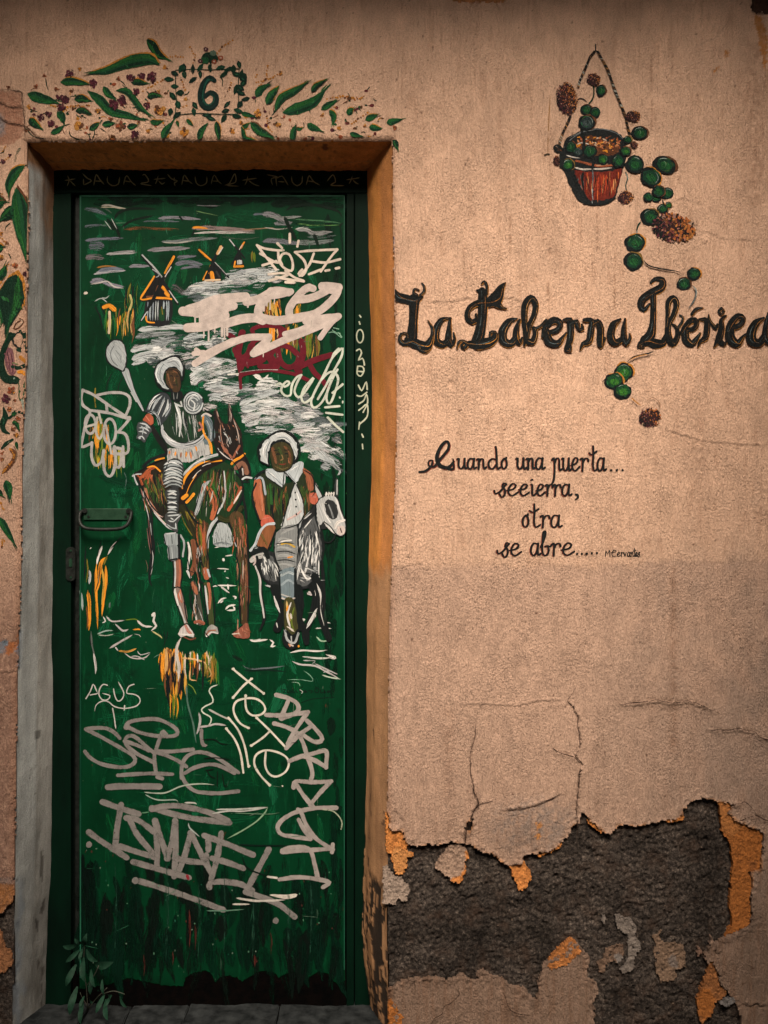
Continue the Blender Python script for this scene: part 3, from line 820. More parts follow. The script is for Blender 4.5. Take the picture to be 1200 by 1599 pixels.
# masonry behind the skin, and the rest of the wall beyond the picture
def plain(name, x0, x1, y0, y1, z0, z1, col):
    bm = box_bm(x0, x1, y0, y1, z0, z1)
    o = from_bm(name, bm, M_PLASTER, wall)
    at = o.data.attributes.new('Col', 'FLOAT_COLOR', 'POINT')
    at.data.foreach_set('color', np.tile(np.array([*col, 1.0], dtype=np.float32), len(o.data.vertices)))
    return o
WALLC = (0.56, 0.36, 0.245)
BAREC = (0.022, 0.017, 0.014)
plain('masonry', GX0, P(20, 0)[0] - .06, 0.03, 0.30, Z_PAVE, GZ1, (.2, .15, .12))
plain('masonry', P(619, 0)[0] + .03, GX1, 0.03, 0.30, Z_PAVE, GZ1, (.2, .15, .12))
plain('masonry', P(20, 0)[0] - .06, P(619, 0)[0] + .03, 0.03, 0.30, P(0, 219)[1] + .03, GZ1, (.2, .15, .12))
plain('plaster_field', -3.4, GX0, 0.0, 0.30, Z_PAVE, 3.30, WALLC)
plain('plaster_field', GX1, 3.4, 0.0, 0.30, Z_PAVE, 3.30, WALLC)
plain('plaster_field', GX0, GX1, 0.0, 0.30, GZ1, 3.30, WALLC)

# pavement at the foot of the wall
bm = box_bm(-60, 60, -60, 0.32, -0.42, Z_PAVE - 0.001)
tag(from_bm('pavement', bm, M_PAVE), kind='structure')

# the house across the lane, behind the camera: it closes off the low sky
house = tag(empty('facing_house', (0, -5.2, Z_PAVE)), 'pale ochre house across the lane facing the painted wall', 'house', kind='thing')
M_HOUSE = flat_noise_mat('ochre facade', (0.16, 0.13, 0.10), (0.22, 0.18, 0.14), 3, 0.9, 0.4, 60)
M_SHUT = flat_noise_mat('brown shutter', (0.06, 0.03, 0.018), (0.10, 0.05, 0.03), 20, 0.6, 0.2, 90)
M_TRIM = flat_noise_mat('pale trim', (0.5, 0.46, 0.4), (0.56, 0.52, 0.46), 8, 0.85, 0.3, 80)
def hpart(name, x0, x1, y0, y1, z0, z1, mat, parent=None):
    return from_bm(name, box_bm(x0, x1, y0, y1, z0, z1, .006), mat, parent or house)
hpart('facade', -9, 9, -9, -5.2, Z_PAVE, 5.4, M_HOUSE)
hpart('cornice', -9.1, 9.1, -9, -5.0, 5.4, 5.6, M_TRIM)
for i in range(6):
    wx = -7.5 + 3 * i
    for wz in (0.9, 3.3):
        f = hpart('window_frame', wx - .5, wx + .5, -5.21, -5.12, wz, wz + 1.4, M_TRIM)
        hpart('shutter', wx - .42, wx + .42, -5.15, -5.09, wz + .06, wz + 1.34, M_SHUT, f)
# added unseen overhang above the doorway, put in to shade the wall top
shade_balc = tag(empty('balcony', (0, 0, 3.42)), 'shallow balcony slab with iron railing above the doorway', 'balcony', kind='thing')  # added unseen balcony, there to shade the wall top
from_bm('shade_slab', box_bm(-1.10, 1.11, -0.90, 0.0, 3.42, 3.55, .01), M_TRIM, shade_balc)
from_bm('shade_rail', box_bm(-1.10, 1.11, -0.88, -0.85, 4.42, 4.45, .004), M_IRON, shade_balc)
bmb = box_bm(-.008, .008, -0.872, -0.856, 3.55, 4.42, .002)
b0 = from_bm('shade_baluster', bmb, M_IRON, shade_balc)
b0.location.x = -1.02
for i in range(1, 18):
    c_ = b0.copy(); COL.objects.link(c_); c_.location.x = -1.02 + i * 0.12

# added unseen house fronts on both sides, put forward to shade the wall
M_WING = flat_noise_mat('shade wing plaster', (0.18, 0.14, 0.11), (0.25, 0.19, 0.15), 5, 0.9, 0.5, 120)
M_WING_PLINTH = flat_noise_mat('dark shade wing plinth', (0.09, 0.08, 0.075), (0.14, 0.125, 0.115), 9, 0.9, 0.5, 120)
for x0, x1, dpt, lab in ((-6.5, -1.12, 1.15, 'neighbouring house front that stands forward on the door side'), (1.13, 7.0, 1.20, 'neighbouring house front that stands forward on the lettering side')):  # both fronts are added and unseen, there to shade the wall
    nh = tag(empty('shade_wing', ((x0 + x1) / 2, 0, Z_PAVE)), lab, 'house', kind='thing')
    from_bm('facade', box_bm(x0, x1, -dpt, 0.0 + .012, Z_PAVE + .6, 5.2, .012), M_WING, nh)
    from_bm('shade_plinth', box_bm(x0 - .012, x1 + .012, -dpt - .015, 0.0 + .010, Z_PAVE, Z_PAVE + .6, .01), M_WING_PLINTH, nh)
    from_bm('cornice', box_bm(x0 - .05, x1 + .05, -dpt - .12, 0.3, 5.2, 5.36, .02), M_TRIM, nh)  # cornice of the added shade wing
# ------------------------------------------------------------------ the door
door = tag(empty('metal_door', (P(327, 0, DOOR_Y)[0], DOOR_Y, 0.0)),
           'narrow green metal door covered in brushed mural and scrawled graffiti', 'door', kind='thing')

def panel(name, x0, y0, x1, y1, d0, d1, mat, bevel=0.0016, parent=None):
    (a, zt), (b, zb) = P(x0, y0, DOOR_Y), P(x1, y1, DOOR_Y)
    return from_bm(name, box_bm(a, b, d0, d1, zb, zt, bevel), mat, parent or door)

panel('back_plate', 62, 262, 592, 1595, DOOR_Y + .026, DOOR_Y + .032, M_DARKVOID)
panel('frame_rail', 66, 258, 590, 301, DOOR_Y, DOOR_Y + .025, M_FRAME)
panel('frame_stile', 62, 302, 111, 1590, DOOR_Y, DOOR_Y + .025, M_FRAME)
panel('frame_stile', 541.5, 302, 553, 1590, DOOR_Y + .001, DOOR_Y + .025, M_FRAME)
panel('frame_stile', 554.5, 302, 592, 1590, DOOR_Y, DOOR_Y + .025, M_FRAME)
panel('stop_bead', 115, 303, 122, 1535, DOOR_Y + .016, DOOR_Y + .025, M_IRON)

# the leaf, its lower edge eaten ragged by rust
def ragged(seed, amp, y0):
    r = random.Random(seed)
    pts = []
    x = 124.5
    while x < 540:
        pts.append((x, y0)); x += r.uniform(5, 9)
    pts.append((540, y0))
    return pts
LEAF_Y = DOOR_Y + 0.003
low_edge = '124.5,1545 150,1540 175,1536 188,1530 205,1527 214,1529 226,1532 240,1536 262,1539 286,1540 290,1526 300,1520 312,1517 324,1516 332,1522 336,1534 344,1526 356,1523 370,1526 378,1533 386,1527 400,1519 414,1516 428,1518 436,1526 443,1521 456,1517 470,1519 480,1528 488,1522 500,1517 512,1519 520,1531 528,1537 540,1530'
pts = [tuple(float(v) for v in t.split(',')) for t in low_edge.split()]
fine = []
rr = random.Random(4)
for (ax, ay), (bx, by) in zip(pts[:-1], pts[1:]):
    n = max(2, int(math.hypot(bx - ax, by - ay) / 2.2))
    for i in range(n):
        t = i / n
        fine.append((ax + (bx - ax) * t + rr.uniform(-.6, .6) * (i > 0), ay + (by - ay) * t + rr.uniform(-1.2, 1.2)))
fine.append(pts[-1])
loop = [(124.5, 304.5)] + fine + [(539, 1530), (539, 304.5)]
loop2 = [P(a, b, LEAF_Y) for a, b in loop]
bm = bmesh.new()
vs = [bm.verts.new((x, LEAF_Y, z)) for x, z in loop2]
f = bm.faces.new(vs)
r = bmesh.ops.extrude_face_region(bm, geom=[f])
for v in [g for g in r['geom'] if isinstance(g, bmesh.types.BMVert)]:
    v.co.y += 0.006
bmesh.ops.triangulate(bm, faces=[q for q in bm.faces if len(q.verts) > 4])
leaf_panel = from_bm('door_leaf', bm, M_DOOR, door)
# folded edges of the leaf: thin proud returns with their highlight painted in lighter green
panel('leaf_return', 124.7, 306, 126.8, 1528, LEAF_Y - .0025, LEAF_Y - .0002, M_EDGE, .0008)
panel('leaf_return', 537.0, 306, 538.8, 1515, LEAF_Y - .0015, LEAF_Y - .0002, M_EDGE, .0006)
panel('leaf_return', 127.0, 305, 536.8, 306.6, LEAF_Y - .0015, LEAF_Y - .0002, M_EDGE, .0006)
# rusted kick plate that shows below the leaf
panel('kick_plate', 113, 1500, 541, 1585, LEAF_Y + .0018, DOOR_Y + .020, M_RUST)

# lock on the hanging stile
def capsule_bm(cx, cz, w, hgt, y0, y1, n=10, bev=.0015):
    bm = bmesh.new()
    vs = []
    r_ = w / 2
    for i in range(n + 1):
        t = math.pi * i / n
        vs.append((cx + r_ * math.cos(t), cz + hgt / 2 - r_ + r_ * math.sin(t)))
    for i in range(n + 1):
        t = math.pi + math.pi * i / n
        vs.append((cx + r_ * math.cos(t), cz - hgt / 2 + r_ + r_ * math.sin(t)))
    f = bm.faces.new([bm.verts.new((x, y1, z)) for x, z in vs])
    g = bmesh.ops.extrude_face_region(bm, geom=[f])['geom']
    top = [v for v in g if isinstance(v, bmesh.types.BMVert)]
    for v in top: v.co.y = y0
    fe = [e for e in bm.edges if all(abs(v.co.y - y0) < 1e-6 for v in e.verts)]
    bmesh.ops.bevel(bm, geom=fe, offset=bev, segments=2, affect='EDGES')
    return bm

def disc_bm(cx, cz, r_, y0, y1, n=14, bev=.0008):
    return capsule_bm(cx, cz, 2 * r_, 2 * r_ + 1e-4, y0, y1, n, bev)

lx, lz = P(111, 881, DOOR_Y)
lock = from_bm('lock_plate', capsule_bm(lx, lz, 15 * SP * 1.054, 54 * SP * 1.054, DOOR_Y - .004, DOOR_Y + .001), M_IRON, door)
from_bm('keyhole', capsule_bm(lx + .001, lz + .004, .009, .026, DOOR_Y - .007, DOOR_Y - .0035), M_IRON2, lock)
for dz in (.039, -.038):
    from_bm('screw', disc_bm(lx + .001, lz + dz, .0032, DOOR_Y - .0062, DOOR_Y - .0035), M_IRON2, lock)

# drop handle
def tube_bm(pts, r_, n=10):
    bm = bmesh.new()
    rings = []
    for i, p in enumerate(pts):
        p = Vector(p)
        t = (Vector(pts[min(i + 1, len(pts) - 1)]) - Vector(pts[max(i - 1, 0)])).normalized()
        u = t.cross(Vector((0, 1, .2))).normalized(); v = t.cross(u)
        rings.append([bm.verts.new(p + (u * math.cos(a) + v * math.sin(a)) * r_) for a in (2 * math.pi * k / n for k in range(n))])
    for a, b in zip(rings[:-1], rings[1:]):
        for k in range(n):
            bm.faces.new((a[k], a[(k + 1) % n], b[(k + 1) % n], b[k]))
    bm.faces.new(rings[0]); bm.faces.new(rings[-1][::-1])
    return bm

hp = lambda x, y, dd: (P(x, y, DOOR_Y)[0], LEAF_Y - dd, P(x, y, DOOR_Y)[1])
(hx0, hz0), (hx1, hz1) = P(131, 794, DOOR_Y), P(203, 812, DOOR_Y)
handle = from_bm('handle', box_bm(hx0, hx1, LEAF_Y - .0045, LEAF_Y + .001, hz1, hz0, .0016), M_IRON2, door)
def spl(pts, n=6):
    out = []
    q = [Vector(p) for p in pts]; q = [q[0] * 2 - q[1]] + q + [q[-1] * 2 - q[-2]]
    for i in range(1, len(q) - 2):
        for k in range(n):
            t = k / n
            out.append(0.5 * ((2 * q[i]) + (q[i + 1] - q[i - 1]) * t + (2 * q[i - 1] - 5 * q[i] + 4 * q[i + 1] - q[i + 2]) * t * t + (3 * q[i] - q[i - 1] - 3 * q[i + 1] + q[i + 2]) * t ** 3))
    out.append(q[-2])
    return out
gp = [hp(131, 797, .001), hp(127.5, 801, .014), hp(128, 812, .024), hp(133, 821, .030), hp(144, 825.5, .032), hp(168, 826.5, .033), hp(190, 825.5, .032), hp(201, 821, .030), hp(206, 812, .024), hp(207, 801, .014), hp(203, 797, .001)]
from_bm('grip', tube_bm(spl(gp), .0052), M_IRON, handle, True)
for x, y in ((133, 798), (202, 798)):
    cx, cz = P(x, y, DOOR_Y)
    from_bm('rivet', disc_bm(cx, cz, .008, LEAF_Y - .010, LEAF_Y - .0035, 14, .002), M_IRON, handle)
for x, y in ((139, 807), (197, 807)):
    cx, cz = P(x, y, DOOR_Y)
    from_bm('screw', disc_bm(cx, cz, .0038, LEAF_Y - .0066, LEAF_Y - .004), M_IRON, handle)

# ------------------------------------------------------------------ threshold
step = tag(empty('stone_threshold', (P(327, 0)[0], 0.05, 0.0)), 'grey worn stone threshold with cracks under the green door', 'doorstep', kind='thing')
xs_ = [-1.02, -0.845, -0.725, -0.56, -0.30, 0.02]
for i in range(5):
    r3 = random.Random(40 + i)
    bm = box_bm(xs_[i] + .002, xs_[i + 1] - .002, -0.02, 0.135 + .045, -0.121 + .001, 0.0 - r3.uniform(0, .006), 0)
    bmesh.ops.subdivide_edges(bm, edges=bm.edges[:], cuts=7, use_grid_fill=True)
    for v in bm.verts:
        q = v.co
        top = q.z > -.03
        v.co.z += (math.sin(q.x * 37 + i) * .002 + math.sin(q.y * 61 + q.x * 23) * .0022 + r3.uniform(-.0012, .0012)) * top
        if i == 0 and top: v.co.z += .010 * r3.uniform(.2, 1)
        v.co.x += r3.uniform(-.0009, .0009)
        v.co.z = max(v.co.z, -0.1195)
    bmesh.ops.bevel(bm, geom=[e for e in bm.edges if e.calc_face_angle(0) > .9], offset=.003, segments=2, affect='EDGES')
    from_bm('stone', bm, M_STONE, step)

# ------------------------------------------------------------------ weed at the foot of the door
def leaf_mat():
    m, nt, b = newmat('weed leaf')
    n = pos_noise(nt, 60, 3, 0.6)
    c = mix_col(nt, maprange(nt, n, .35, .65, 0, 1), (0.006, 0.026, 0.014), (0.014, 0.048, 0.028))
    nt.links.new(c, b.inputs['Base Color'])
    b.inputs['Roughness'].default_value = .6
    b.inputs['Specular IOR Level'].default_value = .12
    bump(nt, b, pos_noise(nt, 220, 3, .6), .3, .002)
    return m
M_LEAF = leaf_mat()
M_STEM = flat_noise_mat('weed stem', (0.035, 0.05, 0.03), (0.06, 0.05, 0.04), 60, .7)
WY = 0.095
def wp(cx, cy, y=WY):
    x, z = P(60 + cx / 4.0, 1400 + cy / 4.0, y)
    return Vector((x, y, z))
weed = tag(empty('weed_plant', tuple(wp(310, 700))), 'small dark leafy weed sprouting from the threshold beside the door', 'plant')
stems = [[(310, 705), (300, 560), (285, 420), (290, 300), (300, 270)], [(310, 705), (360, 640), (400, 600), (430, 570)], [(300, 560), (345, 500), (380, 430)], [(320, 700), (280, 640), (262, 600)], [(400, 610), (470, 590), (540, 610)]]
for i, s in enumerate(stems):
    pts3 = [wp(x, y, WY - .004 * j + (.02 if i in (1, 3) else 0)) for j, (x, y) in enumerate(s)]
    from_bm('stem', tube_bm(spl(pts3, 3), .0014, 6), M_STEM, weed, True)
leaves = [ # base x,y  tip x,y  width(px of the enlargement)  depth towards the street
 (300, 290, 325, 190, 38, .02), (285, 285, 245, 232, 34, .015), (245, 300, 165, 285, 40, .01), (268, 318, 200, 362, 36, .025), (312, 312, 400, 350, 44, .03),
 (292, 300, 290, 352, 24, .03), (300, 355, 335, 460, 46, .04), (355, 425, 470, 400, 60, .00), (250, 405, 205, 500, 44, .03), (345, 430, 392, 500, 34, .035),
 (350, 495, 345, 570, 34, .02), (262, 535, 240, 660, 48, .04), (300, 625, 312, 705, 36, .045), (330, 610, 372, 600, 34, .03), (408, 505, 430, 570, 26, .02),
 (440, 580, 490, 560, 34, .03), (430, 585, 400, 650, 34, .04), (440, 610, 478, 685, 40, .045), (520, 600, 582, 632, 26, .03), (400, 580, 395, 540, 20, .02),
 (300, 600, 290, 640, 24, .03), (420, 590, 400, 575, 18, .03), (470, 590, 455, 620, 22, .035), (290, 270, 310, 235, 18, .03), (205, 480, 200, 520, 14, .02)]
for (bx, by, tx, ty, wd, dp) in leaves:
    b0, t0 = wp(bx, by), wp(tx, ty)
    b0.y = WY - dp * .6; t0.y = WY - dp * 1.5
    ax = t0 - b0; L = ax.length
    side = Vector((ax.z, 0, -ax.x)).normalized()
    wv = wd / 4 * SP * .5
    V, F = [], []
    n = 7
    for k in range(n + 1):
        t = k / n
        ww = wv * (math.sin(math.pi * min(1, t * .93 + .05)) ** .8) * (1 - .25 * t)
        c = b0 + ax * t + Vector((0, -.012 * math.sin(math.pi * t) * L / .05, -.004 * t * t))
        V += [tuple(c - side * ww + Vector((0, -.25 * ww, 0))), tuple(c + Vector((0, .12 * ww, 0))), tuple(c + side * ww + Vector((0, -.25 * ww, 0)))]
    for k in range(n):
        a = 3 * k
        F += [(a, a + 1, a + 4, a + 3), (a + 1, a + 2, a + 5, a + 4)]
    from_data('leaf', V, F, M_LEAF, weed, True)
# ------------------------------------------------------------------ painting: every stroke is its own ribbon of paint on the surface
K = (0.0075, 0.0105, 0.011)      # black paint
W = (0.60, 0.59, 0.555)          # off white
SV = (0.42, 0.40, 0.38)          # silver marker
SG = (0.50, 0.425, 0.385)        # warm pale spray
CG = (0.36, 0.40, 0.41)          # cool pale grey
BG = (0.10, 0.125, 0.145)        # slate blue grey
OC = (0.52, 0.215, 0.035)        # ochre
OG = (0.70, 0.27, 0.025)         # orange
BN = (0.13, 0.050, 0.022)        # brown
RS = (0.34, 0.085, 0.035)        # rust red
DR = (0.11, 0.008, 0.016)        # dark red spray
GL = (0.016, 0.115, 0.024)       # leaf green
GM = (0.008, 0.075, 0.026)
GD = (0.0035, 0.028, 0.014)      # dark leaf
GY = (0.10, 0.16, 0.015)         # yellow green
OL = (0.16, 0.13, 0.02)          # olive
PK = (0.42, 0.19, 0.16)          # pink
PU = (0.085, 0.018, 0.030)       # wine
TL = (0.10, 0.22, 0.14)          # thin teal green

_zl = np.arange(-0.2, P(0, 219)[1], 0.01)
_xl = pl_at(pxpoly(OPEN_L), _zl); _xr = pl_at(pxpoly(OPEN_R), _zl)
def keep_on_wall(x, z):
    """paint stops at the arris of the doorway"""
    top = P(0, 219)[1]
    if z >= top + .002: return x, z
    k = min(len(_zl) - 1, max(0, int((z + .2) / .01)))
    a, b = _xl[k] - .003, _xr[k] + .003
    if a < x < b:
        if top - z < .03 and min(x - a, b - x) > top - z: return x, top + .002
        return (a, z) if x - a < b - x else (b, z)
    return x, z

class Canvas:
    def __init__(self, depth, yfun, mat, cell=2.0, lift=0.0004, layer=0.00005, flat=False):
        self.flat = flat
        self.depth, self.yfun, self.mat = depth, yfun, mat
        self.cell, self.lift, self.layer = cell, lift, layer
        self.z = np.zeros((int(1700 / cell), int(1500 / cell)))
        self.T = (0, 0, 1)
        self.zid = np.zeros(self.z.shape, dtype=np.int32)
        self.pid = 0; self.jump = 0.0; self.force = None; self.plane = None
        self.cur = None
        self.seed = 0
    def frame(self, x0, y0, k): self.T = (x0, y0, k)
    def begin(self, name, parent):
        self.flush(); self.pid += 1
        self.cur = dict(name=name, parent=parent, V=[], F=[], C=[], B=[], E=[], L=[])
    def flush(self):
        c = self.cur; self.cur = None
        if not c or not c['V']: return None
        if self.flat:
            V = np.array(c['V']); Lf = np.array(c['L'])
            if self.force is not None:
                V[:, 1] = np.stack([V[:, 0], V[:, 2], np.ones(len(V))], 1) @ self.force - Lf
                c['V'] = [tuple(v) for v in V]
            elif max(np.ptp(V[:, 0]), np.ptp(V[:, 2])) < 0.34:
                # a small motif lies on one plane fitted to the wall under it, so that its layers keep their order
                A = np.stack([V[:, 0], V[:, 2], np.ones(len(V))], 1)
                y0 = V[:, 1] + Lf
                k, *_ = np.linalg.lstsq(A, y0, rcond=None)
                pl = A @ k
                k[2] += min(0.0, float((y0 - pl).min())); self.plane = k.copy()
                V[:, 1] = A @ k - Lf
                c['V'] = [tuple(v) for v in V]
        me = bpy.data.meshes.new(c['name'])
        me.from_pydata(c['V'], [], c['F'])
        at = me.attributes.new('Col', 'FLOAT_COLOR', 'POINT'); at.data.foreach_set('color', np.array(c['C'], dtype=np.float32).ravel())
        at = me.attributes.new('bp', 'FLOAT_VECTOR', 'POINT'); at.data.foreach_set('vector', np.array(c['B'], dtype=np.float32).ravel())
        at = me.attributes.new('ev', 'FLOAT', 'POINT'); at.data.foreach_set('value', np.array(c['E'], dtype=np.float32))
        me.update()
        o = link_mesh(c['name'], me, M_MARKER if c['name'] in ('graffiti_tag', 'graffiti_scribble', 'marker_writing', 'signature') else self.mat, c['parent'])
        self.last = o
        return o
    def part(self, name, parent):
        """start a part and hand back a function that finishes it"""
        self.begin(name, parent)
    def _slot(self, cells):
        m = 0.0
        Hc, Wc = self.z.shape
        ok = [(j, i) for j, i in cells if 0 <= j < Hc and 0 <= i < Wc]
        other = False
        for j, i in ok:
            if self.z[j, i] > m: m = self.z[j, i]
            if self.zid[j, i] and self.zid[j, i] != self.pid: other = True
        for j, i in ok: self.zid[j, i] = self.pid
        return m + (self.jump if other else 0.0), ok
    def put(self, pts, top):
        pass
    def px(self, p):
        x0, y0, k = self.T
        return (x0 + p[0] / k, y0 + p[1] / k)
    def vert(self, px, py, lift, col, bp, ev):
        x, z = P(px, py, self.depth)
        if self.flat: x, z = keep_on_wall(x, z)
        y = self.yfun(x, z) - lift
        c = self.cur
        c['V'].append((x, y, z)); c['L'].append(lift); c['C'].append(col); c['B'].append(bp); c['E'].append(ev)
        return len(c['V']) - 1
    def stroke(self, pts, w, col, dry=0.12, tp=(0, 0), sm=True, wob=.10, closed=False, call=0.0):
        """pts: 'x,y[,w] ...' in the current enlargement; w in the same units; tp: tapered share at each end"""
        if isinstance(pts, str):
            pts = [tuple(float(v) for v in t.split(',')) for t in pts.split()]
        if not sm and len(pts) > 2:
            for a, b in zip(pts[:-1], pts[1:]): self.stroke([a, b], w, col, dry, tp, True, wob)
            return
        if closed: pts = list(pts) + [pts[0]]
        k = self.T[2]
        q = []
        for p in pts:
            X_, Y_ = self.px(p)
            q.append((X_, Y_, (p[2] if len(p) > 2 else w) / k))
        self._ribbon(q, col, dry, tp, wob, call)
    def _ribbon(self, q, col, dry, tp, wob, call):
        self.seed += 1
        rs = random.Random(self.seed * 7919)
        A = np.array(q, float)
        if len(A) == 2:
            A = np.array([A[0], A[0] * .5 + A[1] * .5, A[1]])
        E = np.concatenate([[2 * A[0] - A[1]], A, [2 * A[-1] - A[-2]]])
        out = []
        for i in range(1, len(E) - 2):
            L = np.hypot(*(E[i + 1] - E[i])[:2])
            n = int(min(14, max(2, L / 3.2)))
            for s in range(n):
                t = s / n
                c_ = 0.5 * ((2 * E[i]) + (E[i + 1] - E[i - 1]) * t + (2 * E[i - 1] - 5 * E[i] + 4 * E[i + 1] - E[i + 2]) * t * t + (3 * E[i] - E[i - 1] - 3 * E[i + 1] + E[i + 2]) * t ** 3)
                c_[2] = E[i][2] * (1 - t) + E[i + 1][2] * t
                out.append(c_)
        out.append(E[-2])
        R = np.array(out)
        R[:, 2] = np.maximum(R[:, 2], 0.5)
        dl = np.hypot(np.diff(R[:, 0]), np.diff(R[:, 1]))
        keep = np.concatenate([[True], dl > 1e-4]); R = R[keep]
        if len(R) < 2: return
        s = np.concatenate([[0], np.cumsum(np.hypot(np.diff(R[:, 0]), np.diff(R[:, 1])))])
        Lt = s[-1]
        w0, w1 = R[0, 2], R[-1, 2]
        # rounded ends
        def addcap(R, s, end):
            w_ = R[0, 2] if end == 0 else R[-1, 2]
            if (tp[0] if end == 0 else tp[1]) > 0 or w_ < 1.2: return R, s
            a, b = (R[0], R[1]) if end == 0 else (R[-1], R[-2])
            dv = a[:2] - b[:2]; dv = dv / (np.hypot(*dv) + 1e-9)
            ex = []
            for f in (0.2, .36, .46, .5):
                ww = w_ * math.sqrt(max(0.0, 1 - (f / .5) ** 2)) + .05
                ex.append((a[0] + dv[0] * w_ * f, a[1] + dv[1] * w_ * f, ww))
            ex = np.array(ex)
            return (np.concatenate([ex[::-1], R]), s) if end == 0 else (np.concatenate([R, ex]), s)
        R, s = addcap(R, s, 0); R, s = addcap(R, s, 1)
        s = np.concatenate([[0], np.cumsum(np.hypot(np.diff(R[:, 0]), np.diff(R[:, 1])))]); Lt = s[-1]
        tg = np.gradient(R[:, :2], axis=0); tg /= (np.hypot(tg[:, 0], tg[:, 1])[:, None] + 1e-9)
        wd = R[:, 2].copy()
        if tp[0] > 0: wd *= np.clip(s / (tp[0] * Lt + 1e-6), 0, 1) ** .7
        if tp[1] > 0: wd *= np.clip((Lt - s) / (tp[1] * Lt + 1e-6), 0, 1) ** .7
        if call > 0: wd *= (1 - call) + call * np.abs(tg[:, 1])
        ph = rs.uniform(0, 6.28)
        wd *= 1 + wob * (np.sin(s / (3.0 + 0.6 * wd.mean()) + ph) * .6 + np.array([rs.uniform(-.6, .6) for _ in s]) * .6)
        wd = np.maximum(wd, .35)
        # depth: lies on whatever paint is already there
        cs = self.cell
        cells = set()
        for (x, y, _), hw, t in zip(R, wd / 2, tg):
            m = max(1, int(hw * 2 / cs) + 1)
            for i in range(m + 1):
                f = -hw + 2 * hw * i / m
                cells.add((int((y + t[0] * f) / cs), int((x + 100 - t[1] * f) / cs)))
        cells = {(j + dj, i + di) for j, i in cells for dj in (0, 1, -1) for di in (0, 1, -1)}
        m, ok = self._slot(cells)
        z0 = m + self.layer
        dz = 0.6e-6
        seed = rs.uniform(0, 300)
        prev = None
        c4 = (col[0], col[1], col[2], dry)
        for i in range(len(R)):
            x, y = R[i, 0], R[i, 1]; hw = wd[i] / 2
            nx_, ny_ = -tg[i, 1], tg[i, 0]
            lf = self.lift + z0 + dz * i
            u = s[i] * SP + seed
            a = self.vert(x - nx_ * hw, y - ny_ * hw, lf, c4, (u, -hw * SP, seed), -1.0)
            b = self.vert(x + nx_ * hw, y + ny_ * hw, lf, c4, (u, hw * SP, seed), 1.0)
            if prev: self.cur['F'].append((prev[0], a, b, prev[1]))
            prev = (a, b)
        for j, i in ok: self.z[j, i] = max(self.z[j, i], z0 + dz * len(R))
    def fill(self, pts, col, dry=0.1, rough=.6, ang=90, sm=True):
        """a filled area of paint with an uneven edge; ang = direction of the brush"""
        if isinstance(pts, str):
            pts = [tuple(float(v) for v in t.split(',')[:2]) for t in pts.split()]
        self.seed += 1
        rs = random.Random(self.seed * 104729)
        q = [self.px(p) for p in pts]
        n = len(q)
        out = []
        for i in range(n):
            p0, p1, p2, p3 = (np.array(q[(i + o) % n]) for o in (-1, 0, 1, 2))
            L = np.hypot(*(p2 - p1)); m = int(min(10, max(1, L / 3)))
            for s_ in range(m):
                t = s_ / m
                c_ = 0.5 * (2 * p1 + (p2 - p0) * t + (2 * p0 - 5 * p1 + 4 * p2 - p3) * t * t + (3 * p1 - p0 - 3 * p2 + p3) * t ** 3) if sm else p1 + (p2 - p1) * t
                out.append((c_[0] + rs.uniform(-rough, rough), c_[1] + rs.uniform(-rough, rough)))
        tris = tessellate_polygon([[Vector((x, y, 0)) for x, y in out]])
        pa = np.array(out)
        cs = self.cell
        cells = set()
        y0, y1 = pa[:, 1].min(), pa[:, 1].max(); x0, x1 = pa[:, 0].min(), pa[:, 0].max()
        ys = np.arange(y0 - cs, y1 + cs, cs); xs = np.arange(x0 - cs, x1 + cs, cs)
        XX, YY = np.meshgrid(xs, ys)
        ins = inside(XX, YY, out)
        for x, y in zip(XX[ins], YY[ins]): cells.add((int(y / cs), int((x + 100) / cs)))
        for x, y in out: cells.add((int(y / cs), int((x + 100) / cs)))
        cells = {(j + dj, i + di) for j, i in cells for dj in (0, 1, -1) for di in (0, 1, -1)}
        m, ok = self._slot(cells)
        z0 = m + self.layer
        seed = rs.uniform(0, 300)
        ca, sa = math.cos(math.radians(ang)), math.sin(math.radians(ang))
        c4 = (*col, dry)
        ids = []
        for x, y in out:
            u, v = (x * ca + y * sa) * SP, (-x * sa + y * ca) * SP
            ids.append(self.vert(x, y, self.lift + z0, c4, (u + seed, v, seed), 0.0))
        for t in tris:
            a, b, c_ = (ids[i] for i in t)
            self.cur['F'].append((a, b, c_))
        for j, i in ok: self.z[j, i] = max(self.z[j, i], z0)
    def disc(self, cx, cy, rx, ry, col, dry=.1, rot=0, n=14, rough=.6, ang=60, jag=.08):
        rs = random.Random(int(cx * 31 + cy * 17 + self.seed))
        p = []
        for i in range(n):
            a = 2 * math.pi * i / n
            f = 1 + rs.uniform(-jag, jag)
            x, y = rx * f * math.cos(a), ry * f * math.sin(a)
            c_, s_ = math.cos(math.radians(rot)), math.sin(math.radians(rot))
            p.append((cx + x * c_ - y * s_, cy + x * s_ + y * c_))
        self.fill(p, col, dry, rough, ang)
    def ring(self, cx, cy, rx, ry, w, col, dry=.15, rot=0, a0=0, a1=360, tp=(0, 0)):
        p = []
        n = max(6, int(abs(a1 - a0) / 30))
        for i in range(n + 1):
            a = math.radians(a0 + (a1 - a0) * i / n)
            x, y = rx * math.cos(a), ry * math.sin(a)
            c_, s_ = math.cos(math.radians(rot)), math.sin(math.radians(rot))
            p.append((cx + x * c_ - y * s_, cy + x * s_ + y * c_))
        self.stroke(p, w, col, dry, tp)
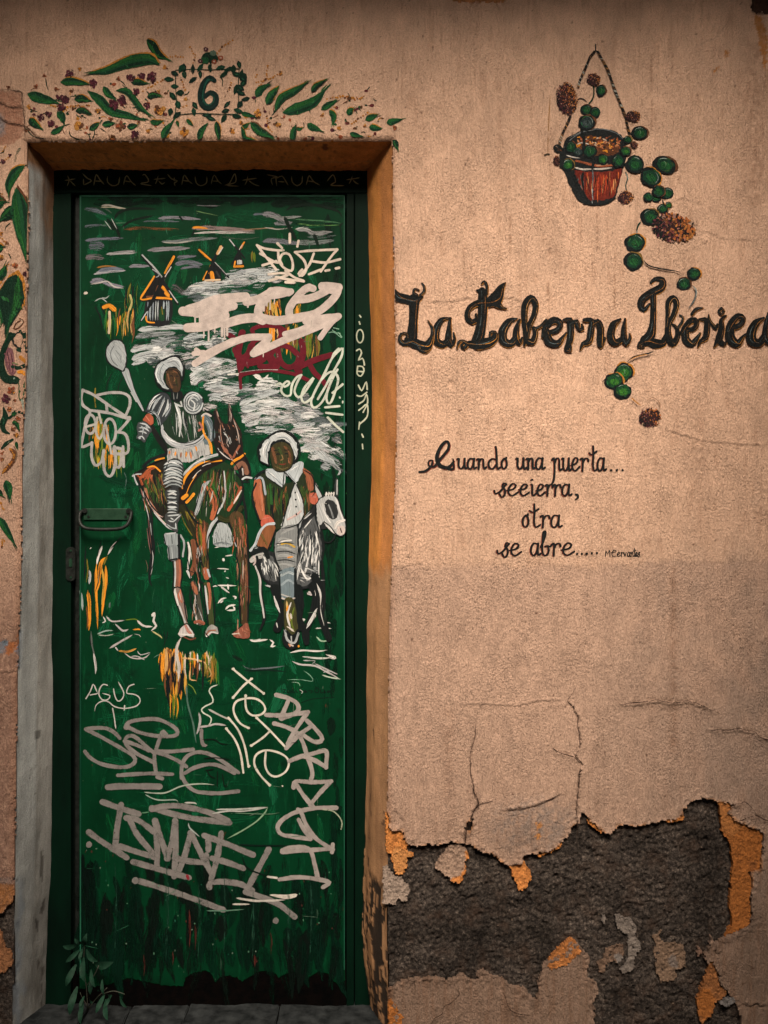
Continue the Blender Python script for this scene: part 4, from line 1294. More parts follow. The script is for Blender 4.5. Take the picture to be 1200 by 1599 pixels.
    def dabs(self, x0, y0, x1, y1, n, ln, w, cols, ang=90, spread=12, dry=.35, seed=1):
        rs = random.Random(seed)
        for _ in range(n):
            x, y = rs.uniform(x0, x1), rs.uniform(y0, y1)
            a = math.radians(ang + rs.uniform(-spread, spread)); L = ln * rs.uniform(.4, 1.2)
            bx, by = x + math.cos(a) * L, y + math.sin(a) * L
            mx, my = (x + bx) / 2 + rs.uniform(-.08, .08) * L, (y + by) / 2 + rs.uniform(-.08, .08) * L
            self.stroke([(x, y), (mx, my), (bx, by)], w * rs.uniform(.5, 1.3), rs.choice(cols), dry * rs.uniform(.7, 1.2), (.2, .4))
# ------------------------------------------------------------------ painting on the wall
cw = Canvas(0.0, wall_y, M_PAINT_WALL, lift=0.0006, layer=0.000012, flat=True); cw.jump = 0.00006

def on(c, name, parent, fn, *a, **k):
    c.begin(name, parent); fn(*a, **k)
    return c.flush()

def g_leaf(pts, w, parent, seed, tone=0, dryt=0.0):
    """a painted leaf: ochre under edge, dark green body, lighter brush marks along one side"""
    P_ = [tuple(float(v) for v in t.split(',')) for t in pts.split()]
    rs = random.Random(seed)
    n = len(P_); w = w * 1.28
    def prof(t): return max(.07, 1.62 * (t + .04) ** .6 * (1.02 - t) ** .9)
    body = [(x, y, w * prof(i / max(1, n - 1))) for i, (x, y) in enumerate(P_)]
    if n == 3:
        mid1 = tuple((a + b) / 2 for a, b in zip(P_[0], P_[1])); mid2 = tuple((a + b) / 2 for a, b in zip(P_[1], P_[2]))
        pts5 = [P_[0], mid1, P_[1], mid2, P_[2]]
        body = [(x, y, w * prof(i / 4)) for i, (x, y) in enumerate(pts5)]
    elif n > 3 and False:
        pass
    elif n == 2:
        mid = tuple((a + b) / 2 for a, b in zip(*P_))
        body = [(*P_[0], w * .5), (*mid, w), (*P_[1], w * .35)]
    def off(fx, fy, f): return [(x + fx, y + fy, ww * f) for x, y, ww in body]
    def draw():
        if rs.random() < .65: cw.stroke(off(w * .05, -w * .10, 1.04), w, OC if rs.random() < .7 else BN, .28, (.12, .12), wob=.08)
        cw.stroke(body, w, rs.choice([GM, GM, GD]), .16 + dryt, (.10, .10), wob=.07)
        dx, dy = body[-1][0] - body[0][0], body[-1][1] - body[0][1]
        L = math.hypot(dx, dy) + 1e-6
        nx, ny = -dy / L, dx / L
        s = -1 if rs.random() < .5 else 1
        cw.stroke([(x + nx * ww * .22 * s, y + ny * ww * .22 * s, ww * .38) for x, y, ww in body], w, GL, .42, (.2, .25))
        cw.stroke([(x - nx * ww * .26 * s, y - ny * ww * .26 * s, ww * .3) for x, y, ww in body], w, GD, .38, (.25, .2))
        # the brush lifts off: a few loose hairs past the tip
        ex, ey = body[-1][0] - body[-2][0], body[-1][1] - body[-2][1]
        le = math.hypot(ex, ey) + 1e-6; ex, ey = ex / le, ey / le
        for _ in range(3):
            o = rs.uniform(-.14, .14) * w; g = rs.uniform(.15, .5) * w
            sx, sy = body[-1][0] - ex * w * .35 - ey * o, body[-1][1] - ey * w * .35 + ex * o
            cw.stroke([(sx, sy), (sx + ex * (g + w * .3), sy + ey * (g + w * .3))], max(3, w * .10), rs.choice([GM, GL, GD]), .42, (.1, .6))
        # short brush hatches
        for x, y, ww in body[1:-1]:
            for _ in range(3):
                f = rs.uniform(-.4, .4); e = rs.uniform(-L * .08, L * .08)
                xx, yy = x + nx * ww * f + dx / L * e, y + ny * ww * f + dy / L * e
                cw.stroke([(xx, yy), (xx + nx * ww * .18 * s + dx / L * ww * .15, yy + ny * ww * .18 * s + dy / L * ww * .15)], max(2.4, ww * .09), rs.choice([(0.03, .16, .05), GL, GD]), .3, (.1, .4))
    on(cw, 'painted_leaf', parent, draw)

def g_flower(x, y, r, parent, kind, seed):
    rs = random.Random(seed)
    def draw():
        cols = {'wine': [PU, (0.05, .012, .02), (.11, .022, .035)], 'och': [OC, (.40, .15, .03), BN, (.58, .27, .06)], 'rust': [RS, BN, (.22, .06, .03)]}[kind]
        cw.disc(x, y, r * .55, r * .5, cols[1], .30, rs.uniform(0, 90), 9, .6, 60, .25)
        n = rs.choice([4, 5, 6]) if r > 15 else 3
        a0 = rs.uniform(0, 6)
        for i in range(n):
            a = a0 + 6.283 * i / n + rs.uniform(-.35, .35); f = rs.uniform(.35, .65)
            cw.disc(x + math.cos(a) * r * f, y + math.sin(a) * r * f, r * rs.uniform(.3, .46), r * rs.uniform(.24, .36), rs.choice(cols), .30, rs.uniform(0, 180), 8, .5, 60, .2)
        for _ in range(9 if r > 15 else 3):
            a = rs.uniform(0, 6.28); f = rs.uniform(0, .85) * r
            cw.stroke([(x + math.cos(a) * f, y + math.sin(a) * f), (x + math.cos(a + .6) * f + rs.uniform(-3, 3), y + math.sin(a + .6) * f)], rs.uniform(3, 5), rs.choice([(.40, .24, .2), K, K, PU]) if kind == 'wine' else rs.choice([BN, OG, K, (.45, .3, .15)]), .34, (.1, .3))
    on(cw, 'painted_flower', parent, draw)

def dots(trails, r0=5):
    for ti, t in enumerate(trails):
        p = [tuple(float(v) for v in q.split(',')) for q in t.split()]
        rs = random.Random(ti + 5)
        for (ax, ay), (bx, by) in zip(p[:-1], p[1:]):
            L = math.hypot(bx - ax, by - ay); n = max(2, int(L / 11))
            for i in range(n):
                f = i / n
                x, y = ax + (bx - ax) * f + rs.uniform(-3, 3), ay + (by - ay) * f + rs.uniform(-3, 3)
                cw.disc(x, y, r0 * rs.uniform(.7, 1.35), r0 * rs.uniform(.6, 1.1), rs.choice([OC, OC, (.42, .15, .03), BN]), .2, rs.uniform(0, 180), 7, .25)

# --- hairline cracks: the dark gap itself, one ribbon each
for T, st_, wd, lip, sg in CR:
    if wd < .75: continue
    cw.frame(*T)
    kk = T[2]
    q = [tuple(float(v) for v in t.split(',')) for t in st_.split()]
    rs = random.Random(int(q[0][0] * 7 + q[0][1]))
    fine_ = []
    for (ax, ay), (bx, by) in zip(q[:-1], q[1:]):
        L = math.hypot(bx - ax, by - ay); n = max(1, int(L / (7 * kk)))
        for i in range(n):
            f = i / n
            fine_.append((ax + (bx - ax) * f + rs.uniform(-1.1, 1.1) * kk, ay + (by - ay) * f + rs.uniform(-1.1, 1.1) * kk, (0.35 + wd * rs.uniform(.3, 1.35)) * kk))
    fine_.append((*q[-1], .5 * kk))
    on(cw, 'crack', wall, lambda: cw.stroke(fine_, 2, (.05, .028, .019), .32, (.12, .2), wob=.4))

# --- over the door ---------------------------------------------------------
cw.frame(0, 0, 3)
def draw_trails():
    dots(['890,220 915,260 905,310', '1010,255 1050,215 1100,185', '800,268 835,265 870,272', '672,425 730,395 775,370', '240,495 330,500 430,495', '850,375 872,430', '1085,388 1066,440', '860,500 890,490',
          '300,520 330,500 380,492'])
    for s in ('215,365 220,400 228,425', '560,375 580,390 590,405', '325,612 332,635 360,650 405,655', '430,655 445,625 440,600', '470,600 500,620', '860,445 880,440 888,425', '1030,350 1045,380 1042,405', '130,505 150,515 180,525', '470,575 480,560', '120,600 160,640 215,650', '300,590 330,580'):
        cw.stroke(s, 5, GD, .25, (.1, .3))
    cw.frame(350, 0, 3)
    dots(['205,308 200,370 140,430', '150,385 220,368 270,340', '268,345 280,328', '485,462 560,452 655,462', '600,580 650,540 688,520', '200,545 205,590 228,628', '545,450 590,462 650,466', '150,360 160,340'])
    cw.frame(0, 0, 3)
garland = empty('painted_garland', (P(330, 0)[0], 0, P(0, 150)[1]), wall)
on(cw, 'painted_dots', garland, draw_trails)['kind'] = 'stuff'
def fillers():
    rs = random.Random(31)
    for x0, x1, y0, y1, n in ((130, 800, 340, 640, 74), (1150, 1300, 480, 645, 8), (1180, 1780, 400, 640, 40)):
        for _ in range(n):
            x, y = rs.uniform(x0, x1), rs.uniform(y0, y1)
            if y < 340 + abs(x - 900) * .10 and x < 800: continue
            a = rs.uniform(0, 6.28); L = rs.uniform(14, 34); b = a + rs.uniform(-1.2, 1.2)
            p = [(x, y), (x + math.cos(a) * L * .5, y + math.sin(a) * L * .5), (x + math.cos(a) * L * .5 + math.cos(b) * L * .5, y + math.sin(a) * L * .5 + math.sin(b) * L * .5)]
            cw.stroke(p, rs.uniform(3, 5.5), rs.choice([GD, GD, BN, (.02, .05, .02), OC]), .28, (.1, .4))
            if rs.random() < .55: cw.disc(p[-1][0], p[-1][1], rs.uniform(5, 12), rs.uniform(4, 10), rs.choice([PU, PU, RS, OC, BN, (.14, .025, .03)]), .25, 0, 7, .4)
            if rs.random() < .3: cw.stroke([(x, y), (x + rs.uniform(-16, 16), y + rs.uniform(-10, 10))], rs.uniform(8, 13), rs.choice([GM, GD]), .3, (.3, .4))
on(cw, 'painted_tendrils', garland, fillers)['kind'] = 'stuff'
garland['label'] = 'painted band of green leaves and small flowers over the door'

LV1 = ['750,305 700,280 640,285 580,302 500,332 415,345|70', '690,185 715,215 745,258 790,280|54', '285,385 340,382 420,395|46', '130,440 190,460 275,482|62', '410,425 470,470 520,520 600,542 685,567|56',
       '485,405 508,440 545,466|38', '545,425 600,432 655,500 710,545|42', '350,465 385,462 425,475|44', '355,520 390,518 430,537|34', '140,555 160,580 195,605|44', '270,525 292,545 300,580|48', '240,625 272,612 300,590|34',
       '615,385 650,385 692,395|38', '690,455 720,447 755,450|34', '420,610 445,592 465,575|34', '480,585 510,580 540,577|34', '597,597 622,592 645,587|38', '705,570 735,576 765,567|32', '760,650 780,610 812,570|42',
       '930,655 945,615 970,580|36', '1015,572 1022,615 1030,657|36', '875,560 890,575 905,590|24', '828,566 834,580 838,594|18']
for i, s in enumerate(LV1):
    p, w_ = s.split('|'); g_leaf(p, float(w_), garland, 100 + i)
FL1 = [(330, 350, 28, 'wine'), (440, 390, 25, 'wine'), (305, 465, 26, 'wine'), (615, 365, 25, 'wine'), (668, 358, 22, 'wine'), (712, 362, 28, 'wine'), (575, 470, 28, 'wine'), (640, 430, 22, 'wine'), (195, 550, 21, 'wine'),
       (230, 535, 21, 'wine'), (240, 578, 21, 'wine'), (535, 490, 28, 'wine'), (635, 630, 26, 'wine'), (565, 590, 28, 'rust'), (290, 505, 22, 'wine'), (690, 495, 22, 'wine'), (370, 588, 28, 'och'), (750, 520, 32, 'och'),
       (865, 620, 28, 'och'), (460, 520, 17, 'och'), (695, 615, 15, 'och'), (775, 318, 15, 'och'), (375, 325, 14, 'och'), (210, 355, 13, 'rust'), (555, 370, 13, 'rust'), (530, 645, 18, 'rust'), (135, 500, 15, 'och'),
       (870, 465, 14, 'och'), (265, 418, 15, 'rust'), (170, 405, 13, 'rust'), (1090, 612, 15, 'och'), (40, 410, 11, 'rust'), (745, 428, 12, 'och'), (520, 560, 14, 'rust')]
for i, (x, y, r_, kd) in enumerate(FL1): g_flower(x, y, r_, garland, kd, 200 + i)
cw.frame(350, 0, 3)
LV2 = ['150,455 172,420 217,393|44', '200,490 222,448 257,408|48', '240,522 270,462 330,428 395,386|48', '275,530 340,510 420,478 482,412|70', '410,432 432,405 482,374|34', '455,515 490,492 532,470|36', '495,515 515,545 510,585|34',
       '580,540 592,520 606,508|38', '662,562 690,550 720,540|36', '680,595 705,600 737,606|36', '762,577 792,570 837,560|38', '790,655 806,675 812,702|34', '590,625 615,632 647,640|28', '390,580 415,597 457,612|42',
       '318,662 325,620 337,590|38', '337,600 355,606 370,598|20', '125,575 165,615 232,646|44', '85,598 98,645 160,660|24', '82,530 110,538 147,546|28', '80,602 100,592 118,578|26']
for i, s in enumerate(LV2):
    p, w_ = s.split('|'); g_leaf(p, float(w_), garland, 140 + i)
for i, (x, y, r_, kd) in enumerate([(160, 530, 22, 'och'), (255, 585, 17, 'och'), (540, 600, 15, 'och'), (460, 540, 13, 'och'), (800, 600, 14, 'rust'), (660, 590, 11, 'och'), (380, 650, 14, 'rust'), (80, 575, 13, 'och'), (40, 615, 15, 'och'), (465, 680, 12, 'wine'), (265, 345, 14, 'och')]):
    g_flower(x, y, r_, garland, kd, 260 + i)

# --- the house number in its wreath ---------------------------------------
cw.frame(0, 0, 3)
def draw_wreath():
    for s in ('825,330 900,326 980,328 1050,326 1122,324', '1122,324 1118,400 1120,470 1114,536', '1114,536 1030,536 930,532 822,540', '822,540 828,470 824,400 825,330'):
        cw.stroke(s, 4, GD, .25)
    rs = random.Random(3)
    cw.disc(985, 270, 40, 24, GD, .3, 10); cw.disc(960, 285, 22, 16, GM, .25); cw.disc(1000, 250, 16, 14, (.10, .16, .11), .35)
    for x, y in ((965, 232), (1005, 290), (1035, 272), (940, 288)):
        cw.disc(x, y, 12, 10, rs.choice([PU, K, RS]), .2); cw.disc(x, y, 4, 4, (.5, .4, .33), .1)
    cw.stroke('985,280 990,310 985,335', 7, GD, .2)
wreath = on(cw, 'painted_wreath', wall, draw_wreath)
wreath['label'] = 'square painted wreath of small leaves round the house number'
rs = random.Random(9)
for i, (x, y) in enumerate([(865, 318), (905, 325), (940, 318), (985, 320), (1035, 318), (1075, 325), (1122, 304), (1147, 358), (1110, 350), (1142, 390), (1105, 420), (1130, 437), (1152, 465), (1125, 490), (1110, 545), (1065, 490), (1058, 520), (1050, 556), (990, 556), (970, 540),
                            (910, 525), (915, 495), (830, 540), (800, 525), (835, 490), (810, 450), (845, 435), (820, 405), (793, 372), (820, 345), (865, 350), (905, 375), (940, 350), (1050, 350), (1128, 412), (1140, 372), (850, 322), (1095, 326), (1132, 350), (1118, 520)]):
    a = rs.uniform(0, 180); L = rs.uniform(18, 25); ww = rs.uniform(19, 27)
    def draw():
        c, s = math.cos(math.radians(a)), math.sin(math.radians(a))
        cw.stroke([(x - c * L, y - s * L, 3), (x - c * L * .3, y - s * L * .3, ww), (x + c * L * .4, y + s * L * .4, ww * .8), (x + c * L, y + s * L, 3)], ww, rs.choice([GD, (.005, .045, .022), (.003, .02, .013)]), .2)
        if rs.random() < .5: cw.stroke([(x - c * L * .4, y - s * L * .4), (x + c * L * .5, y + s * L * .5)], 5, (.015, .10, .045), .35, (.2, .4))
    on(cw, 'painted_leaf', wreath, draw)
def draw_six():
    s6 = '1006,378,20 985,366,26 958,392,30 944,440,34 950,486,34 978,505,30 1008,486,30 1012,452,28 988,434,22 962,452,18'
    cw.stroke(s6, 30, (.30, .36, .32), .3, wob=.03)
    cw.stroke(s6, 28, (.004, .022, .018), .1, wob=.03)
    cw.stroke('1000,378,8 975,376,9 958,410,10 950,450,10 960,484,10 982,494,8 1002,478,8 1004,456,7 986,444,5', 9, (.008, .075, .05), .36, (.1, .1))
num = on(cw, 'house_number', wall, draw_six)
num['label'] = 'dark green painted number 6'

# --- to the left of the door ----------------------------------------------
cw.frame(0, 130, 4)
def draw_side():
    dots(['20,425 45,385', '30,480 70,450', '0,960 45,1000', '60,1130 120,1140', '0,1260 40,1200', '5,690 25,700'], 6)
    for s in ('70,870 40,900 35,925', '55,1060 75,1100', '165,505 150,520', '0,440 25,430 30,410'): cw.stroke(s, 7, GD, .25, (.1, .3))
    cw.stroke('128,1472 150,1490 120,1530 90,1535 105,1500 130,1485', 9, BN, .25); cw.stroke('132,1478 145,1492 118,1522', 5, (.5, .38, .28), .3)
    cw.stroke('135,405 118,420 100,470 95,500', 26, (.05, .085, .045), .52, (.1, .5))
    cw.frame(0, 500, 4)
    cw.stroke('130,70,20 158,90,40 165,130,46 145,180,40 115,185,20', 40, GD, .15); cw.disc(125, 125, 44, 52, K, .2)
    cw.stroke('100,80 70,110 50,130', 30, GD, .2, (.2, .1))
    cw.fill('30,190 55,170 80,182 92,240 100,330 66,340 40,290', (.20, .085, .10), .2)
    for i in range(7): cw.stroke([(40 + i * 8, 195 + i * 3), (52 + i * 7, 250), (60 + i * 6, 325)], 4, [PK, PU, (.3, .16, .16)][i % 3], .3)
    cw.stroke('70,90,30 25,190,34 12,280,40 36,360,50 100,375,50', 40, GD, .15); cw.disc(85, 372, 28, 26, K, .2); cw.disc(92, 364, 7, 6, (.25, .36, .28), .2)
    cw.stroke('132,232 150,250 172,262', 24, OC, .25); cw.stroke('82,292 120,298 155,282', 22, GD, .2); cw.stroke('84,268 110,275', 10, (.2, .22, .1), .3); cw.stroke('120,325 138,322 156,336', 20, OG, .25)
    cw.stroke('124,366 138,410 134,470 128,505', 36, GM, .2, (.1, .2)); cw.stroke('140,500 150,560', 16, (.35, .40, .32), .3); cw.stroke('165,482 162,540 152,575 122,574', 18, GD, .2)
    cw.stroke('150,470 170,450 180,432', 7, (.20, .20, .16), .3); cw.stroke('180,455 200,470', 6, (.20, .2, .16), .3)
    cw.stroke('25,548,12 36,600,36 18,650,40 28,690,30 60,708,10', 30, GD, .2); cw.stroke('35,612 70,606 100,560', 16, GD, .2, (.1, .3)); cw.stroke('20,610 30,625 22,650', 7, (.02, .1, .05), .3)
    cw.stroke('60,800 96,838 76,892 10,962', 30, BN, .25, (.1, .2)); dots(['66,805 92,838 76,885 10,960'], 8); cw.stroke('90,790 108,830 98,880', 8, (.16, .11, .07), .35)
    cw.stroke('12,802,10 40,772,26 82,745,14', 20, GD, .2); cw.stroke('25,790 60,760', 6, (.3, .28, .18), .35)
    dots(['5,1140 30,1195', '15,1370 12,1430', '30,1380 35,1385'], 7)
side = empty('painted_border', (P(20, 0)[0], 0, P(0, 500)[1]), wall)
on(cw, 'painted_curls', side, draw_side)['kind'] = 'stuff'
side['label'] = 'painted border of curling leaves and fruit down the edge of the doorway'
cw.frame(0, 130, 4)
for i, s in enumerate(['155,515 100,560 60,640 60,705|52', '108,655 130,800 150,950 200,1195|92', '105,775 60,815 0,860|64', '-30,720 0,740 40,745|50', '165,705 185,790 207,888|26', '-20,1030 0,1030 25,1025|52', '-20,1235 20,1190 42,1140|44', '105,1195 75,1330 70,1400 45,1540|150', '-40,780 0,760 35,740|40', '40,1330 30,1420 20,1500|60']):
    p, w_ = s.split('|'); g_leaf(p, float(w_) * 1.45, side, 300 + i)
for i, (x, y, r_, kd) in enumerate([(160, 1190, 20, 'wine'), (190, 1240, 24, 'wine'), (175, 1410, 20, 'wine'), (175, 1475, 18, 'wine'), (10, 940, 16, 'och'), (45, 1000, 15, 'rust'), (100, 1140, 22, 'rust'), (12, 1090, 22, 'och'), (65, 450, 14, 'wine'), (20, 490, 18, 'wine')]):
    g_flower(x, y, r_, side, kd, 330 + i)
cw.frame(0, 500, 4)
for i, (x, y, r_, kd) in enumerate([(75, 440, 30, 'rust'), (38, 492, 34, 'wine'), (60, 555, 20, 'rust'), (115, 612, 18, 'rust'), (85, 680, 20, 'rust'), (105, 716, 18, 'och'), (15, 870, 16, 'rust'), (15, 830, 14, 'rust'), (97, 500, 14, 'rust')]):
    g_flower(x, y, r_, side, kd, 350 + i)
for i, s in enumerate(['38,1000 55,1050 64,1120|50', '0,1230 30,1290 100,1410|44', '-20,1060 0,1080 20,1095|36', '75,590 92,584 108,578|24', '100,640 112,660 122,690|24', '104,758 106,782 110,805|20', '80,640 95,640 118,648|22']):
    p, w_ = s.split('|'); g_leaf(p, float(w_) * 1.3, side, 360 + i)

# --- the hanging pot --------------------------------------------------------
cw.frame(780, 60, 5)
def rope(pts):
    p = [tuple(float(v) for v in t.split(',')) for t in pts.split()]
    cw.stroke(p, 22, (.05, .03, .022), .34, wob=.25)
    rs = random.Random(len(pts))
    for (ax, ay), (bx, by) in zip(p[:-1], p[1:]):
        L = math.hypot(bx - ax, by - ay); n = max(2, int(L / 9)); dx, dy = (bx - ax) / L, (by - ay) / L
        for i in range(n):
            f = i / n; x, y = ax + (bx - ax) * f, ay + (by - ay) * f
            o = rs.uniform(-2, 2)
            cw.stroke([(x - dy * 11 - dx * 7, y + dx * 11 - dy * 7), (x + o, y), (x + dy * 11 + dx * 7, y - dx * 11 + dy * 7)], rs.uniform(5, 8), rs.choice([K, K, K, (.035, .02, .015), (.36, .36, .31), (.36, .17, .05), (.16, .085, .04)]), .25, (.2, .2))
def draw_ropes():
    rope('740,108 705,155 680,215 655,275 628,330 615,385'); rope('555,610 530,670 500,730 478,790 465,840')
    rope('770,108 800,160 840,235 865,300 900,400 930,480 960,550 985,620 1000,690 1015,750')
    cw.stroke('752,48 752,100', 9, K, .1); cw.stroke('735,118 752,98 775,112', 10, K, .1)
pot = on(cw, 'painted_pot', wall, lambda: (
    cw.fill('500,840 520,790 590,745 700,712 800,706 900,730 970,780 990,860 985,960 960,1040 930,1150 905,1240 860,1275 760,1300 680,1294 610,1262 560,1170 510,1060 480,1000 478,920', (.010, .013, .014), .06, 1.0),
    cw.fill('600,830 640,790 720,760 800,790 900,830 930,860 900,910 800,920 690,920 600,890', (.10, .035, .015), .25, 1.2, 20),
    cw.dabs(600, 775, 930, 890, 120, 34, 15, [(.58, .44, .33), OG, RS, K, (.5, .2, .08), (.14, .05, .02)], 20, 70, .3, 5),
    cw.fill('590,1035 700,1046 860,1042 955,1024 925,1140 895,1236 800,1266 700,1262 650,1180 610,1110', (.15, .018, .010), .14, 1.2, 90),
    cw.dabs(680, 1040, 935, 1150, 75, 120, 9, [(.30, .035, .015), (.45, .055, .02), (.56, .12, .03), (.46, .06, .02), (.62, .30, .12), (.03, .012, .01), (.03, .012, .01)], 93, 4, .40, 6),
    cw.dabs(600, 1050, 690, 1150, 12, 110, 9, [(.25, .06, .03), K, (.16, .2, .2)], 80, 4, .44, 7),
    cw.stroke('560,1040 590,1110 640,1200 690,1260', 26, K, .2, (.1, .2)), cw.stroke('655,1045 645,1110 660,1200', 20, K, .28, (.1, .3)), cw.stroke('725,1020 728,1120 722,1240', 14, (.10, .12, .13), .42, (.1, .3)),
    cw.stroke('600,960 700,985 800,1000 900,990', 22, (.32, .09, .04), .35), cw.stroke('520,915 570,930 630,938', 10, (.5, .46, .42), .22, (.1, .2)),
    cw.stroke('585,1012 650,1026 720,1024', 13, (.62, .56, .50), .2, (.1, .2)), cw.stroke('730,1024 800,1022 880,1014', 13, (.62, .56, .50), .22, (.1, .2)), cw.stroke('750,998 800,992 850,985', 10, (.5, .3, .18), .3, (.1, .2)),
    cw.stroke('610,830 640,818 690,828 700,840', 9, (.62, .56, .50), .22), cw.stroke('500,860 560,790 640,738 740,712 830,716 920,748 975,800', 9, (.12, .14, .15), .36, (.1, .1)),
    cw.stroke('540,780 640,735 740,718', 6, (.28, .30, .30), .42, (.2, .2)), cw.stroke('640,720 660,800 650,900', 26, K, .3), cw.stroke('720,900 735,960 725,1010', 24, K, .25),
    cw.dabs(720, 1160, 740, 1270, 10, 40, 7, [(.36, .40, .40), K], 90, 6, .42, 8), cw.stroke('900,1250 830,1290 740,1300 660,1290', 16, K, .15)))
cw.force = cw.plane
pot['label'] = 'painted terracotta pot brimming with round leaves'
ropes = on(cw, 'painted_rope', pot, draw_ropes)

def disc_leaf(x, y, rx, ry, parent, seed, rot=0, tone=0):
    rs = random.Random(seed)
    rx, ry = rx * .93, ry * .93
    def draw():
        if rs.random() < .6: cw.disc(x + rx * .12, y - ry * .05, rx * 1.06, ry * 1.02, rs.choice([OC, BN, (.2, .12, .03)]), .25, rot)
        cw.disc(x - rx * .05, y + ry * .06, rx * 1.04, ry * 1.04, (.004, .008, .009), .12, rot)
        cw.disc(x + rx * .04, y - ry * .02, rx * .80, ry * .80, [(.004, .040, .019), (.007, .062, .019), (.016, .032, .034)][tone], .14, rot, jag=.16)
        cw.disc(x + rx * .08, y + ry * .10, rx * .5, ry * .42, [(.010, .085, .022), (.035, .17, .02), (.05, .075, .075)][tone], .42, rot)
        for i in range(13):
            a = rs.uniform(0, 6.28); r1 = rs.uniform(.1, .85)
            cw.stroke([(x + rx * r1 * math.cos(a + f), y + ry * r1 * math.sin(a + f)) for f in (0, .35, .7)], max(2.5, rx * .09), rs.choice([(.02, .15, .045), GL, (.004, .02, .012), (.003, .012, .010), (.006, .05, .025), (.05, .09, .02)]), .38, (.2, .4))
        a = rs.uniform(170, 290)
        cw.ring(x, y, rx * .72, ry * .74, max(2.5, rx * .09), (.30, .36, .33), .46, rot, a, a + rs.uniform(40, 120), (.3, .3))
        cw.stroke([(x - rx * .1, y - ry * .5), (x + rx * .1, y - ry * .1), (x - rx * .02, y + ry * .35)], max(2.6, rx * .09), rs.choice([(.03, .14, .05), (.10, .20, .11), (.003, .02, .01)]), .46, (.3, .4))
    on(cw, 'painted_leaf', parent, draw)

def pom(x, y, rx, ry, parent, seed, rot=0):
    """ragged flower head of many dabs: dark on one side, ochre on the other"""
    rs = random.Random(seed)
    def draw():
        cw.disc(x, y, rx * .95, ry * .95, (.035, .014, .014), .2, rot, 18, 1, 60, .12)
        c, s = math.cos(math.radians(rot)), math.sin(math.radians(rot))
        for i in range(int(30 + rx * ry * .034)):
            a = rs.uniform(0, 6.28); f = math.sqrt(rs.uniform(0, 1))
            lx, ly = f * math.cos(a), f * math.sin(a)
            X_, Y_ = x + lx * rx * c - ly * ry * s, y + lx * rx * s + ly * ry * c
            side_ = lx * .8 - ly * .35 + rs.uniform(-.45, .45)
            cols = [K, K, PU] if side_ < -.35 else ([PU, (.22, .06, .045), (.36, .15, .11), K, (.34, .19, .15), BN] if side_ < .1 else [(.42, .14, .035), (.50, .15, .04), BN, (.46, .19, .05), K])
            L = max(5, rx * .15)
            b = a + rs.uniform(-1.2, 1.2)
            cw.stroke([(X_, Y_), (X_ + math.cos(b) * L, Y_ + math.sin(b) * L)], max(4.0, rx * .085) * rs.uniform(.7, 1.3), rs.choice(cols), .2, (.1, .3))
    on(cw, 'painted_flower', parent, draw)

def stems_draw():
    cw.stroke('735,370 738,430 725,480 700,510', 11, GD, .2); cw.stroke('600,490 625,472 660,478 685,500', 8, K, .2, (.1, .3))
    cw.stroke('985,1050 1000,1090 985,1150 990,1190', 10, (.02, .06, .05), .3); cw.stroke('990,1060 1004,1100', 6, (.3, .36, .34), .4)
    cw.stroke('1115,1048 1150,1045', 7, K, .25, (.2, .3)); cw.dabs(1110, 950, 1170, 1010, 5, 10, 5, [BN, OC], 60, 60, .25, 12)
    cw.stroke('396,440 388,600 382,760 376,900', 9, (.33, .17, .055), .40, (.2, .05)); cw.stroke('355,915 372,908 386,908', 15, (.05, .035, .02), .2)
    cw.frame(900, 300, 4)
    for s, w_, c_ in (('535,45 545,75 560,100', 8, K), ('565,120 575,150', 10, K), ('405,185 385,210 375,250', 11, GD), ('380,240 376,262', 6, (.3, .34, .32)), ('420,425 430,445 460,465 510,478 560,487 620,495 655,512', 9, K), ('720,585 742,605 745,640 735,675 715,705 695,732', 10, (.10, .12, .12)), ('728,590 750,620 744,660', 6, (.36, .38, .36)),
                      ('482,996 440,1012 400,1020 350,1034 312,1066', 10, K), ('440,1015 380,1028 330,1050', 5, OC), ('340,1284 370,1312 400,1336', 7, OC), ('505,1300 520,1330 518,1360', 5, (.3, .15, .07)), ('440,1300 480,1285 510,1310', 4, (.3, .16, .09)), ('160,1190 180,1165', 5, K)):
        cw.stroke(s, w_, c_, .22, (.15, .3))
    cw.frame(780, 60, 5)
vine = on(cw, 'painted_vine', wall, stems_draw)
vine['label'] = 'painted trailing vine of round leaves around the pot and lettering'
for i, (x, y, rx, ry, t) in enumerate([(795, 410, 42, 48, 0), (680, 560, 52, 44, 0), (748, 580, 44, 46, 0), (680, 660, 70, 66, 2), (1095, 740, 66, 56, 0), (1000, 795, 36, 32, 0), (985, 885, 44, 40, 1), (1055, 985, 72, 74, 0), (928, 960, 56, 56, 0), (806, 948, 48, 46, 1),
                                       (706, 885, 62, 54, 0), (555, 850, 46, 50, 0), (535, 990, 52, 52, 1), (610, 890, 40, 40, 2)]):
    disc_leaf(x, y, rx, ry, vine if i in (0, 1, 2, 4) else pot, 400 + i, 0, t)
cw.force_pot = cw.force
pom(525, 475, 78, 128, vine, 500, -8); pom(735, 325, 56, 52, vine, 501); pom(1045, 612, 56, 46, vine, 502); pom(985, 1245, 62, 48, vine, 503); pom(445, 960, 26, 42, vine, 504); pom(1050, 836, 28, 26, vine, 505)
on(cw, 'painted_leaf', vine, lambda: (cw.fill('420,845 450,832 480,848 500,870 470,900 430,885', K, .2), cw.fill('470,900 500,900 500,1000 470,1010', (.01, .014, .014), .2), cw.dabs(425, 845, 480, 880, 8, 20, 5, [(.3, .3, .28), BN], 30, 40, .3, 2)))
cw.force = None
cw.frame(900, 300, 4)
